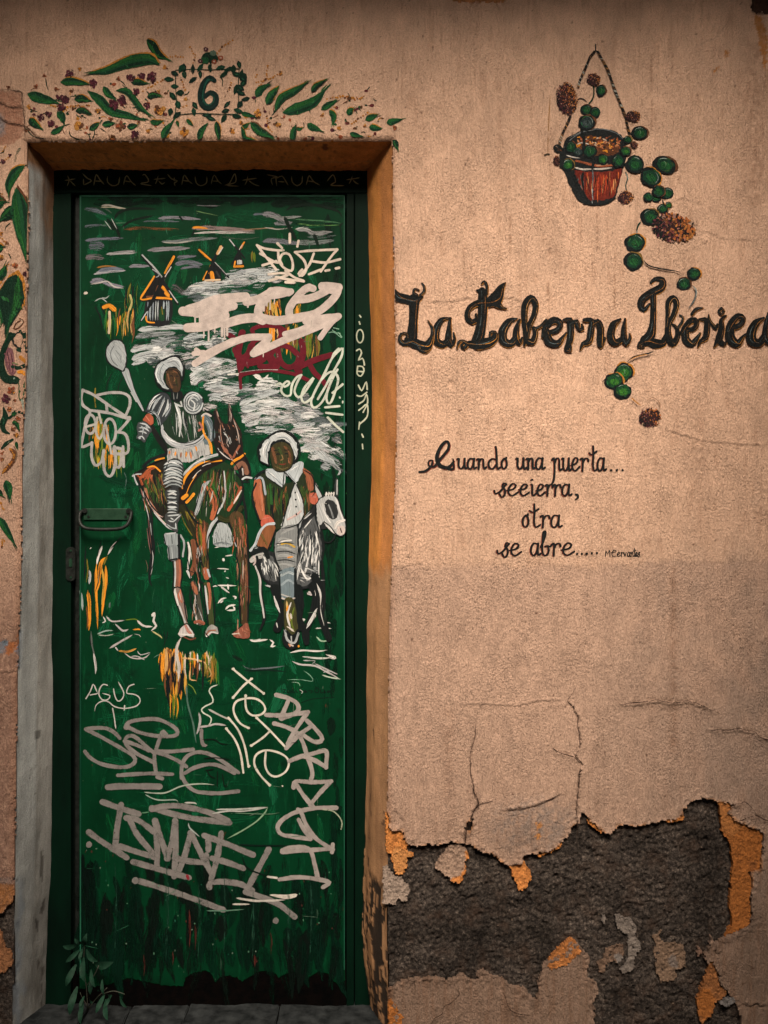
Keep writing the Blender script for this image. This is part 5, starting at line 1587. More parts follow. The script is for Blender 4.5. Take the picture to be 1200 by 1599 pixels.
for i, (x, y, rx, ry, t) in enumerate([(500, 35, 32, 32, 0), (568, 8, 44, 38, 0), (540, 105, 36, 32, 0), (575, 84, 22, 22, 1), (458, 155, 58, 54, 0), (368, 316, 66, 58, 0), (356, 432, 60, 58, 0), (672, 572, 46, 44, 0), (736, 510, 44, 42, 0), (298, 1122, 60, 62, 1), (236, 1180, 62, 54, 1), (290, 1242, 60, 50, 1)]):
    disc_leaf(x, y, rx, ry, vine, 420 + i, 0, t)
pom(608, 225, 128, 80, vine, 510, 12); pom(458, 1408, 66, 58, vine, 511)
cw.frame(780, 60, 5)
disc_leaf(1180, 1085, 90, 74, vine, 440, 30, 0); disc_leaf(1290, 990, 96, 70, vine, 441, 20, 0); disc_leaf(1240, 1198, 54, 50, vine, 442); disc_leaf(1160, 1242, 40, 38, vine, 443)

# --- the name over the wall ---------------------------------------------------
TITLE = [
 ((600, 400, 4), ['70,210,5 76,235,34 95,258,52 140,270,50 190,280,42 236,256,14', '188,270,58 186,340,48 181,420,46 174,500,56 165,530,60', '158,528,56 220,556,50 268,560,52 298,505,20 300,450,12 275,404,4', '168,530,40 122,545,32 99,520,20 108,488,15 140,484,12 147,510,9', '206,244,13 184,228,13 193,206,11 216,214,9', '226,244,10 250,222,14 251,190,10 236,169,4', '205,545,18 228,585,20 262,592,24 290,575,10']),
 ((600, 400, 4), ['418,388,6 360,400,28 326,460,38 326,530,42 370,552,40 402,522,26', '412,388,10 406,460,26 402,520,36 420,556,30 440,522,14 434,480,6']),
 ((600, 400, 4), ['612,215,32 616,270,50 615,350,48 605,440,50 590,505,60 574,540,56', '512,545,18 580,552,58 650,540,54 694,508,34 690,476,18 662,480,13 664,503,9', '514,545,18 490,530,14 466,540,14 456,576,5', '520,550,18 500,576,16 484,562,14 494,548,9', '757,168,5 730,200,36 700,262,72 650,290,48 580,295,30 530,330,26 520,382,26 550,412,24 580,390,18 573,365,10', '708,300,40 738,322,14 764,328,4', '578,214,5 600,218,26', '640,235,16 642,185,12 624,158,9 608,174,5']),
 ((600, 400, 4), ['828,392,8 780,410,34 742,470,46 746,530,48 790,547,40 828,505,30', '846,400,12 826,460,30 826,520,36 846,547,24 862,512,10']),
 ((600, 400, 4), ['876,558,10 884,480,26 876,400,30 880,312,36 915,262,32 946,300,30 936,370,28 905,440,26 890,520,22', '888,528,30 925,538,34 946,482,26 934,450,18', '945,452,13 976,440,14 1012,402,14']),
 ((600, 400, 4), ['988,504,12 1010,440,30 1060,400,36 1102,422,30 1080,462,26 1018,482,24', '1008,470,42 1030,532,46 1082,547,36 1120,502,14 1136,482,8']),
 ((900, 400, 4), ['-80,400,10 -42,402,34 -36,450,36 -40,520,34 -62,580,24', '-62,588,18 -36,594,13 -34,564,8', '-34,425,20 2,412,28 14,455,16 40,456,18 34,428,8']),
 ((900, 400, 4), ['50,400,18 95,405,26 90,470,34 78,530,34 40,550,20 24,584,6', '92,432,18 130,410,30 150,450,36 150,520,38 152,564,24 176,514,14']),
 ((900, 400, 4), ['274,396,10 230,430,36 214,500,40 240,542,36 282,520,26', '304,394,8 296,450,24 296,510,32 312,548,26 336,512,12 330,488,6']),
 ((900, 400, 4), ['468,166,12 490,146,22 536,150,32 532,195,40 470,230,42 416,270,42 404,310,36 425,337,22 456,300,10', '480,235,30 481,330,28 478,420,32 464,490,52 432,530,58', '394,562,12 400,545,20 440,530,42 490,547,52 540,542,42 556,500,18', '395,545,16 388,572,13 420,572,11']),
 ((900, 400, 4), ['562,440,8 570,360,20 576,290,30 605,262,30 626,300,28 606,370,26 576,430,26 574,500,36 600,548,38 632,502,26 626,450,18 602,428,10', '635,450,13 660,412,14 666,382,10 645,369,5']),
 ((900, 400, 4), ['652,484,12 680,440,26 720,400,32 752,412,26 736,452,24 680,467,22', '678,460,38 684,522,42 722,548,36 762,500,14 772,483,8', '722,362,14 750,332,18 788,324,5']),
 ((900, 400, 4), ['768,396,10 810,400,26 816,450,32 805,510,32 775,532,18 758,568,6', '826,368,5 830,402,15 852,432,16 870,450,24 880,428,10']),
 ((900, 400, 4), ['932,374,9 905,400,20 906,450,32 892,510,38 870,550,16 858,568,6', '888,530,30 920,552,24 932,540,10', '906,326,11 890,345,13 905,366,11 921,346,11 906,326,10']),
 ((900, 400, 4), ['942,474,20 966,420,36 1010,376,32 1042,392,26 1020,432,26 958,452,24', '958,450,48 960,512,52 1002,548,40 1042,502,14 1066,484,9']),
 ((900, 400, 4), ['1168,388,10 1120,420,40 1090,480,52 1096,532,52 1140,542,40 1172,500,30', '1196,358,8 1186,420,28 1180,500,40 1202,542,30 1222,512,10']),
]
def title_letter(strokes, seed):
    rs = random.Random(seed)
    for s in strokes: # pale ghost of the first outline, then black
        p = [tuple(float(v) for v in t.split(',')) for t in s.split()]
        cw.stroke([(x + 1.5, y + 1, w_ + 6) for x, y, w_ in p], 10, (.62, .45, .33), .54, wob=.02)
    for s in strokes:
        p = [tuple(float(v) for v in t.split(',')) for t in s.split()]
        o = rs.choice([1.5, 2, 2.5])
        cw.stroke([(x + o, y + 1, w_ * 1.14 + 5) for x, y, w_ in p], 10, OC, .24, wob=.03)
    for s in strokes:
        p = [tuple(float(v) for v in t.split(',')) for t in s.split()]
        cw.stroke([(x, y, w_ * 1.14 + 4.5) for x, y, w_ in p], 10, (.004, .006, .0065), .15, wob=.04)
    for s in strokes:
        p = [tuple(float(v) for v in t.split(',')) for t in s.split()]
        if len(p) < 3: continue
        q = [(x + w_ * .30 + 1, y + 1, max(2.2, w_ * .11)) for x, y, w_ in p]
        cw.stroke(q, 3, rs.choice([OC, (.36, .14, .03), (.5, .25, .08), (.2, .08, .02)]), .50, (.2, .3))
        if rs.random() < .7:
            q = [(x - w_ * .12, y, max(2.5, w_ * .10)) for x, y, w_ in p]
            cw.stroke(q, 3, (.10, .14, .15), .5, (.2, .3))
title = tag(empty('painted_lettering', (P(900, 0)[0], 0, P(0, 500)[1]), wall), 'large ornate black and ochre lettering across the wall')
for i, (T, st) in enumerate(TITLE):
    cw.frame(*T)
    on(cw, 'letter', title, title_letter, st, 600 + i)

# --- the verse -----------------------------------------------------------------
GLY = {
 'a': ['.72,.95 .35,1.02 .06,.6 .10,.12 .42,.0 .70,.4 .80,1.0', '.80,1.0 .74,.35 .82,.02 1.06,.14'],
 'b': ['.0,.7 .22,1.2 .42,1.75 .40,2.05 .24,1.95 .16,1.3 .12,.5 .22,.05 .55,.02 .74,.4 .62,.8 .40,.75', '.66,.8 .85,.75 1.05,.9'],
 'c': ['.0,.55 .55,.62 .80,.92 .50,1.05 .16,.66 .14,.2 .46,.0 .98,.3'],
 'd': ['.70,.9 .34,1.0 .06,.6 .12,.12 .44,.02 .70,.4', '.66,2.15 .70,1.9 .74,1.0 .76,.3 .84,.0 1.04,.14'],
 'e': ['-.02,.45 .55,.58 .78,.9 .46,1.05 .14,.66 .12,.2 .46,.0 1.0,.32'],
 'i': ['.30,1.0 .42,.9 .40,.2 .56,.0 .9,.2', '.30,1.42 .42,1.46'],
 'n': ['.0,.9 .20,1.02 .22,.5 .18,.0', '.20,.6 .46,.98 .70,.9 .72,.3 .80,.02 1.04,.16'],
 'o': ['.42,1.0 .12,.7 .12,.2 .42,.0 .74,.3 .70,.8 .44,1.0', '.62,.92 .70,1.1'],
 'p': ['-.04,.86 .16,1.04 .24,.6 .22,-.3 .10,-.85 -.12,-1.1', '.22,.55 .48,1.0 .74,.9 .76,.3 .84,.02 1.06,.14'],
 'r': ['.02,.9 .24,1.02 .26,.5 .22,.0', '.26,.6 .52,.96 .84,.98 .92,.78'],
 's': ['-.75,.42 -.62,.18 -.2,.26 .2,.5 .66,.9 .80,1.0', '.80,1.0 .50,1.1 .30,.80 .62,.50 .58,.06 .2,-.14 -.06,.12'],
 't': ['.42,1.95 .44,1.2 .40,.4 .56,.0 .95,.2', '.0,1.40 .3,1.28 .8,1.55'],
 'u': ['.0,.95 .14,1.0 .12,.3 .34,.0 .66,.3 .74,1.0', '.74,1.0 .74,.3 .84,.0 1.04,.14'],
 'v': ['.0,1.0 .3,.0 .75,1.0'],
 'M': ['.0,.0 .10,1.5 .45,.5 .85,1.6 .95,.0'],
 'C': ['.9,1.3 .5,1.6 .1,.9 .2,.1 .8,.1', '.0,1.0 .7,1.1'],
}
def word(letters, base, xh, w_, halo=True):
    """letters: list of (glyph, x0, x1)"""
    st = []
    for g, xa, xb in letters:
        for s in GLY[g]:
            p = [tuple(float(v) for v in t.split(',')) for t in s.split()]
            st.append([(xa + (xb - xa) * a, base - xh * b) for a, b in p])
    if halo:
        for p in st: cw.stroke([(x - 2.4, y + .8) for x, y in p], w_ * .95, (.30, .055, .03), .25, wob=.05, call=.35)
    for p in st: cw.stroke(p, w_, K, .06, wob=.07, call=.42)
verse = tag(empty('painted_verse', (P(820, 0)[0], 0, P(0, 790)[1]), wall), 'four lines of black handwritten verse with a small signature')
cw.frame(640, 670, 3.158)
def cap_c():
    a = ['48,212,10 80,206,13 108,180,12 112,155,9 95,158,8 94,180,9 120,186,12 150,150,14 190,100,15 192,70,13 178,62,14 152,90,17 134,140,19 150,180,20 190,190,18 218,160,9', '150,186,8 190,196,12 216,196,12 214,150,7']
    for s in a:
        p = [tuple(float(v) for v in t.split(',')) for t in s.split()]
        cw.stroke([(x + 2.5, y + 1, w_) for x, y, w_ in p], 10, (.30, .055, .03), .25)
    for s in a: cw.stroke(s, 10, K, .06, wob=.05)
def _w1():
    cap_c()
    word([('u', 236, 284), ('a', 284, 326), ('n', 332, 376), ('d', 386, 444), ('o', 450, 488)], 196, 50, 11)
WORDS = [
 _w1,
 lambda: word([('u', 526, 574), ('n', 576, 618), ('a', 620, 664)], 198, 54, 12),
 lambda: word([('p', 704, 748), ('u', 752, 796), ('e', 798, 838), ('r', 842, 884), ('t', 886, 930), ('a', 924, 966)], 206, 62, 11),
 lambda: [cw.disc(x, 203, 6.5, 6.5, K, .05, 0, 9, .3) for x in (993, 1021, 1049)],
 lambda: word([('s', 446, 484), ('e', 482, 536)], 328, 56, 11),
 lambda: word([('c', 540, 590), ('i', 588, 628), ('e', 626, 668), ('r', 670, 708), ('r', 708, 748), ('a', 750, 796)], 328, 54, 11),
 lambda: cw.stroke('818,322,8 828,326,15 830,338,10 816,348,4', 8, K, .06),
 lambda: word([('o', 554, 596), ('t', 592, 646), ('r', 646, 694), ('a', 696, 748)], 484, 58, 11),
 lambda: word([('s', 460, 498), ('e', 496, 550)], 624, 58, 11),
 lambda: word([('a', 596, 644), ('b', 648, 700), ('r', 700, 748), ('e', 752, 812)], 622, 58, 11),
 lambda: [cw.disc(x, y, 6, 6, K, .05, 0, 9, .3) for x, y in ((826, 616), (850, 615), (874, 614), (899, 612), (924, 611))],
 lambda: word([('M', 966, 990), ('C', 996, 1022), ('e', 1024, 1040), ('r', 1042, 1056), ('v', 1058, 1072), ('a', 1074, 1090), ('n', 1090, 1106), ('t', 1104, 1118), ('e', 1114, 1126), ('s', 1126, 1138)], 628, 20, 4.6, False),
]
for i, f in enumerate(WORDS): on(cw, 'dots' if i in (3, 10) else ('comma' if i == 6 else 'word'), verse, f)
# ------------------------------------------------------------------ painting on the door
cd_ = Canvas(LEAF_Y, lambda x, z: LEAF_Y, M_PAINT_DOOR, lift=0.00012, layer=0.000010)
cf_ = Canvas(DOOR_Y, lambda x, z: DOOR_Y, M_PAINT_DOOR, lift=0.00012, layer=0.000010)
S = cd_.stroke; FILL = cd_.fill; DISC = cd_.disc; RING = cd_.ring; DABS = cd_.dabs; FR = cd_.frame
def dpart(name, parent, fn, label=None):
    o = on(cd_, name, parent, fn)
    if label and o: o['label'] = label
    return o
    return o

# --- brighter green brushed on by hand, light on the door's middle painted in
def underpaint_and_light():
    FR(0, 0, 1)
    DABS(150, 330, 505, 1290, 330, 60, 16, [(.0009, .052, .018), (.0015, .066, .024), (.0012, .060, .017), (.0006, .036, .014), (.004, .085, .034)], 88, 26, .50, 301)
    DABS(140, 330, 440, 1290, 120, 70, 14, [(.0009, .052, .018), (.0015, .066, .024), (.0005, .030, .012)], 4, 12, .52, 302)
_under = underpaint_and_light
def underpaint_and_light():
    _under()
    DABS(128, 1330, 530, 1490, 170, 90, 20, [(.0004, .010, .005), (.0006, .014, .007), (.002, .006, .004)], 90, 10, .50, 311); DABS(126, 1330, 150, 1480, 30, 70, 12, [(.0004, .010, .005), (.001, .006, .004)], 90, 5, .48, 312); DABS(505, 330, 534, 1440, 70, 70, 12, [(.0004, .012, .006), (.001, .010, .005)], 90, 5, .52, 313); DABS(130, 305, 520, 320, 60, 40, 12, [(.0004, .010, .005)], 0, 10, .50, 314)  # dark strokes: grime at the foot, painted shade at foot, sides and head
dpart('painted_background', door, underpaint_and_light, 'brighter green brushed on under the mural with painted-in light and shade')['kind'] = 'stuff'
# --- sky strokes at the head of the door
def sky_paint():
    FR(120, 300, 2.727)
    dk = (.0035, .02, .010)
    for s, w_, c, d in [
        ('30,70 90,80 130,100', 22, BG, .46), ('60,62 120,70 150,90', 12, (.05, .08, .06), .48), ('104,58 140,56 175,66 212,70', 8, (.40, .38, .33), .3), ('104,64 150,64 210,72', 5, (.45, .4, .3), .4),
        ('510,56 560,58 622,58', 6, (.16, .16, .17), .45), ('508,80 550,90 602,100', 5, (.10, .20, .08), .38), ('345,112 420,108 530,116', 16, (.20, .20, .23), .40), ('280,126 340,122 440,126', 10, BG, .46),
        ('200,158 280,152 360,156 438,158', 16, (.12, .055, .02), .46), ('490,156 560,152 640,158 760,166', 22, (.22, .17, .16), .36), ('492,152 520,150 560,156', 10, OG, .3), ('495,176 600,170 760,174', 9, (.42, .40, .38), .36),
        ('30,148 80,140 130,146', 18, BG, .44), ('100,142 170,132 210,130', 8, (.06, .16, .09), .42), ('35,206 100,200 200,196', 18, (.13, .14, .18), .40), ('50,232 90,228 120,235', 44, (.11, .12, .15), .46), ('36,280 80,276 120,284', 30, (.13, .12, .13), .44),
        ('125,264 190,260 262,256', 13, (.34, .34, .34), .36), ('150,258 210,252 250,250', 8, (.24, .24, .25), .4), ('300,248 380,242 485,238', 20, (.20, .20, .215), .36), ('360,210 420,212 520,200 600,196', 20, (.15, .17, .17), .42), ('370,214 430,216 500,206', 5, (.40, .40, .34), .36),
        ('425,280 470,274 512,272', 20, (.13, .14, .17), .40), ('418,306 470,300 540,310', 26, (.13, .14, .17), .42), ('440,326 500,318 535,322', 14, (.13, .14, .17), .44), ('222,318 260,314 318,316', 16, (.22, .22, .25), .36), ('85,322 120,316 170,318', 8, (.28, .13, .03), .36),
        ('72,350 120,340 210,334', 14, (.34, .35, .37), .34), ('90,336 150,326 205,330', 18, (.14, .16, .20), .40), ('55,384 100,376 150,398 205,404', 24, (.20, .20, .24), .40), ('60,392 100,386 130,380 160,402 200,410', 7, (.44, .42, .40), .34), ('30,432 48,428', 12, (.60, .55, .47), .2), ('75,466 105,452 130,470', 6, (.42, .45, .44), .34), ('108,448 124,452 140,440', 5, (.35, .4, .38), .34),
        ('750,96 790,92 830,104', 14, BG, .40), ('790,92 840,100 890,128', 28, (.20, .20, .215), .40), ('820,104 880,110 960,104', 16, (.20, .22, .21), .42), ('840,130 880,136 920,128', 24, (.17, .18, .19), .44), ('935,160 980,160 1010,176 1090,170', 24, (.22, .23, .23), .38), ('930,158 960,152 1000,164', 5, (.5, .5, .47), .35),
        ('790,210 840,206 900,214 960,220', 26, (.14, .15, .17), .42), ('930,212 1000,216 1100,206', 28, (.14, .17, .16), .44), ('920,116 1000,120 1090,128 1130,134', 10, (.05, .15, .07), .42), ('940,134 1020,142 1120,140', 8, (.08, .2, .06), .44), ('700,160 760,158 840,152', 8, (.25, .17, .10), .40), ('800,150 860,158 920,150', 5, (.4, .4, .36), .4),
        ('980,190 1050,194 1110,184', 12, (.10, .14, .13), .46), ('560,170 640,176 720,172', 5, (.5, .48, .44), .4), ('620,190 700,200 780,192', 10, (.05, .09, .06), .48)]:
        S(s, w_, c, d, (.12, .25))
    for s, w_ in (('128,112 150,140 160,165', 14), ('150,118 172,160 186,198', 14), ('160,118 180,88 240,70 340,72', 12), ('190,150 240,120 330,100', 10), ('435,100 455,124', 9), ('885,104 905,150 935,205', 16), ('890,80 930,58 1020,56 1110,80 1132,110', 14), ('1010,176 1030,232', 15), ('1115,150 1134,130', 8), ('490,190 502,160', 8)):
        S(s, w_, (.003, .012, .007), .25, (.1, .2))
    for s in ('120,122 148,160', '148,112 172,158'): S(s, 4, (.35, .4, .38), .35, (.1, .2))
dpart('painted_sky', door, sky_paint, 'loose grey painted sky strokes at the head of the door')

# --- pale clouds in the middle
def clouds():
    FR(120, 300, 2.727)
    LG = (.42, .455, .46); MG = (.24, .26, .27); DG = (.10, .11, .12)
    for s, w_, c, d in [
        ('640,372 720,350 800,340 840,360', 44, LG, .42), ('655,358 700,340 780,330', 18, LG, .34), ('530,384 600,386 680,380', 14, (.5, .5, .48), .34), ('470,408 540,400 640,396 780,376', 36, LG, .42), ('440,430 520,424 640,426 720,430', 34, MG, .44),
        ('400,400 430,410 460,440', 34, (.08, .075, .08), .50), ('480,402 510,398 540,402', 7, W, .3), ('660,352 690,346 720,352', 4, K, .2), ('590,392 700,378 760,374', 4, K, .25), ('500,440 600,436 690,440', 24, MG, .44), ('260,588 320,578 420,574 520,580', 26, LG, .38), ('640,478 700,470 740,474', 24, (.3, .34, .36), .42), ('660,520 720,520', 34, (.006, .05, .03), .4)]:
        S(s, w_, c, d, (.10, .2))
    FR(200, 520, 5.33)
    for s, w_, c, d in [
        ('60,40 200,10 400,0', 70, MG, .46), ('300,60 420,40 560,30', 70, DG, .50), ('20,150 140,120 380,100', 60, LG, .36), ('30,220 120,190 260,160 390,140', 60, LG, .34), ('30,260 90,248 160,220', 34, LG, .38), ('90,196 180,176 300,166', 5, K, .25), ('30,120 120,80 240,66', 5, K, .25), ('380,100 480,120 560,150', 80, DG, .52), ('470,170 600,200 760,220', 60, MG, .46),
        ('540,240 650,220 760,230 920,250', 60, LG, .40), ('520,390 600,330 700,300 780,340', 84, (.50, .53, .53), .34), ('520,400 560,420 640,360', 36, (.52, .54, .54), .36), ('610,288 700,300', 6, K, .2), ('640,300 740,262 860,256 920,262', 40, MG, .46), ('580,440 590,410 650,385 770,382', 9, K, .2), ('580,430 582,456', 8, K, .2), ('760,400 840,420 860,440', 40, DG, .50), ('640,470 740,440 860,460 1040,470', 50, LG, .42), ('660,520 800,506 1060,506', 50, MG, .46), ('830,500 870,470 940,456 1060,458', 6, K, .22), ('880,540 960,560 1080,560', 50, DG, .5),
        ('830,345 900,350 940,345', 16, W, .25), ('1040,350 1090,360 1110,400', 30, W, .34)]:
        S(s, w_, c, d, (.08, .2))
    FR(330, 420, 5.217)
    for s, w_, c, d in [
        ('-60,800 40,830 160,820', 70, LG, .42), ('20,920 120,930 250,950', 50, DG, .50), ('-20,990 120,980 260,990 480,990', 50, LG, .42), ('120,1030 200,1050 300,1060', 50, DG, .50), ('230,1110 330,1060 470,1010 560,1000', 60, LG, .36), ('240,1150 400,1110 560,1090 740,1130', 80, (.47, .50, .50), .36), ('350,1090 480,1080 560,1100 640,1130', 36, (.55, .56, .55), .36), ('480,1020 540,1030 590,1050', 40, DG, .50), ('600,1110 720,1150 850,1170 920,1180', 70, MG, .46), ('220,1170 330,1180 480,1170 700,1190', 30, MG, .44),
        ('250,1250 320,1200 420,1180', 60, LG, .40), ('280,1270 420,1240 600,1210 800,1210', 50, (.48, .51, .51), .38), ('420,1260 560,1240 700,1244', 24, (.54, .55, .54), .36), ('360,1290 500,1290 620,1260', 30, LG, .4), ('350,1325 420,1320 520,1300', 16, W, .3), ('700,1250 820,1250 940,1240', 50, MG, .46), ('760,1300 860,1330 960,1340', 60, LG, .42), ('470,1250 560,1244 640,1232', 4, K, .25), ('350,870 420,900 470,860', 26, W, .40), ('380,920 400,935', 20, W, .2), ('490,905 510,915', 18, W, .2)]:
        S(s, w_, c, d, (.08, .2))
    FR(370, 640, 4.1)
    for s, w_, c, d in [('410,170 470,160 560,190 600,170', 50, (.3, .32, .33), .46), ('420,190 500,200 560,170 600,160', 24, LG, .38), ('405,265 450,240 520,220 590,230', 44, LG, .36), ('420,260 470,262 540,240', 22, W, .34), ('540,250 600,260 665,248', 16, LG, .38), ('475,305 540,300 590,330', 44, (.46, .49, .49), .36), ('520,290 600,310 630,350', 30, LG, .38), ('600,330 640,370 668,385', 24, (.5, .52, .52), .36), ('655,370 660,400 645,420', 14, LG, .4), ('640,440 636,500', 8, K, .15)]:
        S(s, w_, c, d, (.06, .25))
_clouds = clouds
def clouds():
    _clouds()
    FR(0, 0, 1)
    rs = random.Random(91)
    for (x0, y0, x1, y1, n, tilt) in ((345, 425, 415, 450, 16, -4), (285, 455, 390, 470, 16, -3), (205, 530, 275, 560, 22, -8), (270, 520, 340, 545, 20, -6), (300, 570, 350, 600, 22, -10), (290, 595, 400, 640, 26, -2), (370, 622, 470, 655, 34, 4), (380, 655, 500, 680, 30, -3), (470, 680, 520, 735, 20, 30), (400, 660, 520, 690, 18, 2), (225, 545, 300, 575, 14, -4)):
        for _ in range(n):
            x, y = rs.uniform(x0, x1), rs.uniform(y0, y1); L = rs.uniform(16, 44)
            a = math.radians(tilt + rs.uniform(-9, 9))
            c = rs.choice([(.55, .58, .58), (.60, .62, .61), (.40, .44, .45), (.26, .29, .30), (.08, .10, .105), (.003, .06, .025), (.42, .41, .41)])
            S([(x, y), (x + math.cos(a) * L * .5, y + math.sin(a) * L * .5 + rs.uniform(-3, 3)), (x + math.cos(a) * L, y + math.sin(a) * L)], rs.uniform(9, 26), c, rs.uniform(.46, .60), (.35, .45))
dpart('painted_clouds', door, clouds, 'broad pale grey painted clouds across the middle of the door')

# --- reeds and grasses
def reeds():
    FR(120, 300, 2.727)
    DABS(120, 480, 250, 540, 34, 90, 8, [OG, OL, GY, BN, (.5, .33, .12), GL], 92, 6, .40, 21); DABS(210, 380, 262, 440, 14, 110, 6, [OL, K, GY, K], 94, 5, .38, 22)
    S('118,490 140,484 160,500', 20, OG, .3); S('140,510 142,560 138,600', 10, (.58, .46, .30), .25); S('80,490 100,530 108,570', 6, K, .2); S('104,486 120,520', 5, K, .2); S('228,440 236,470 226,500', 10, (.45, .40, .15), .3)
    DABS(745, 250, 760, 262, 4, 45, 9, [OL, OG, GY], 90, 4, .3, 23)
    FR(330, 420, 5.217)
    DABS(420, 220, 560, 330, 26, 110, 26, [OL, OG, GY, K, BN, (.5, .3, .06)], 82, 7, .40, 24); DABS(470, 430, 860, 560, 46, 190, 28, [OL, OG, GY, K, BN, (.5, .3, .06), (.6, .42, .25), GL], 92, 5, .40, 25); DABS(690, 260, 740, 320, 8, 150, 24, [OG, OL, GY], 98, 4, .36, 26)
    FR(110, 520, 4.845)
    DABS(150, 640, 300, 720, 22, 200, 18, [OG, OL, GY, BN, (.5, .33, .05)], 92, 4, .42, 27); DABS(180, 860, 420, 940, 26, 170, 16, [GY, OL, OG, (.35, .33, .03)], 92, 5, .44, 28); S('190,420 186,500 192,560', 12, OL, .3); S('310,310 285,370 275,430', 6, K, .2); S('395,340 370,390 360,440', 6, K, .2)
    FR(100, 770, 4)
    for s, w_, c, d in [('240,330 215,400 205,450', 14, W, .2), ('330,302 300,340 275,385', 12, W, .2), ('360,270 320,320 290,350', 7, K, .2), ('236,292 220,350 210,400', 6, K, .2), ('138,330 132,440 128,560', 8, K, .25), ('166,342 170,346', 14, W, .1), ('260,400 232,440 222,520 205,620', 26, OG, .34), ('205,440 200,560 206,700 212,850', 16, OG, .30), ('262,450 262,560 245,680 238,770', 20, OG, .34), ('240,470 250,580 236,700', 14, (.5, .3, .05), .38), ('275,390 258,420 250,450', 14, OL, .34), ('150,600 158,680 162,780 155,860', 24, OG, .38), ('158,480 164,520 158,570', 18, (.4, .42, .42), .3), ('145,410 150,480 140,560', 12, OL, .40), ('100,605 112,660 118,735', 16, (.30, .38, .36), .34), ('228,430 218,540 196,620', 6, K, .25), ('186,480 180,600 178,700', 7, K, .3), ('170,860 176,940 192,1020 200,1100', 10, (.10, .12, .11), .3), ('186,1000 200,1080 198,1130', 14, (.5, .5, .48), .25), ('140,700 150,790 145,850', 10, (.20, .07, .02), .4), ('160,890 172,960', 6, K, .3)]:
        S(s, w_, c, d, (.15, .25))
    DABS(605, 960, 720, 1000, 34, 190, 22, [OG, OG, (.5, .3, .05), K, BN, (.55, .32, .12)], 90, 3, .38, 29); DABS(700, 980, 940, 1020, 46, 150, 16, [OG, OL, K, (.55, .42, .25), BN, GY, (.56, .5, .42)], 90, 4, .40, 30); DABS(640, 1100, 760, 1180, 34, 170, 18, [OG, BN, K, (.5, .28, .05)], 91, 3, .38, 31); DABS(660, 1240, 720, 1290, 12, 140, 16, [OL, GY, OG, K], 91, 4, .40, 32); DABS(860, 1010, 960, 1060, 16, 140, 18, [GY, GL, OL, (.3, .14, .03)], 90, 4, .42, 33)
    for s, w_, c, d in [('735,900 710,950 706,1010 720,1080 715,1180', 20, (.5, .47, .43), .3), ('760,1010 757,1100 768,1160', 9, (.58, .5, .42), .3), ('730,1030 800,1035 880,1060 890,1100', 12, (.58, .36, .16), .3), ('790,1100 790,1160 830,1170', 10, (.58, .36, .16), .3), ('835,1000 838,1060', 9, W, .3), ('868,1020 870,1120 866,1240', 12, K, .15), ('680,1010 676,1100 690,1200', 13, K, .2), ('650,860 640,920', 8, K, .3), ('625,860 632,930 620,960', 7, K, .3), ('770,1000 772,1060', 6, K, .2), ('735,1150 740,1230', 12, K, .2), ('850,1060 848,1110', 8, W, .3), ('900,1080 920,1130 905,1150', 10, (.4, .25, .1), .3)]:
        S(s, w_, c, d, (.15, .25))
dpart('painted_reeds', door, reeds, 'ochre and black vertical reed strokes')

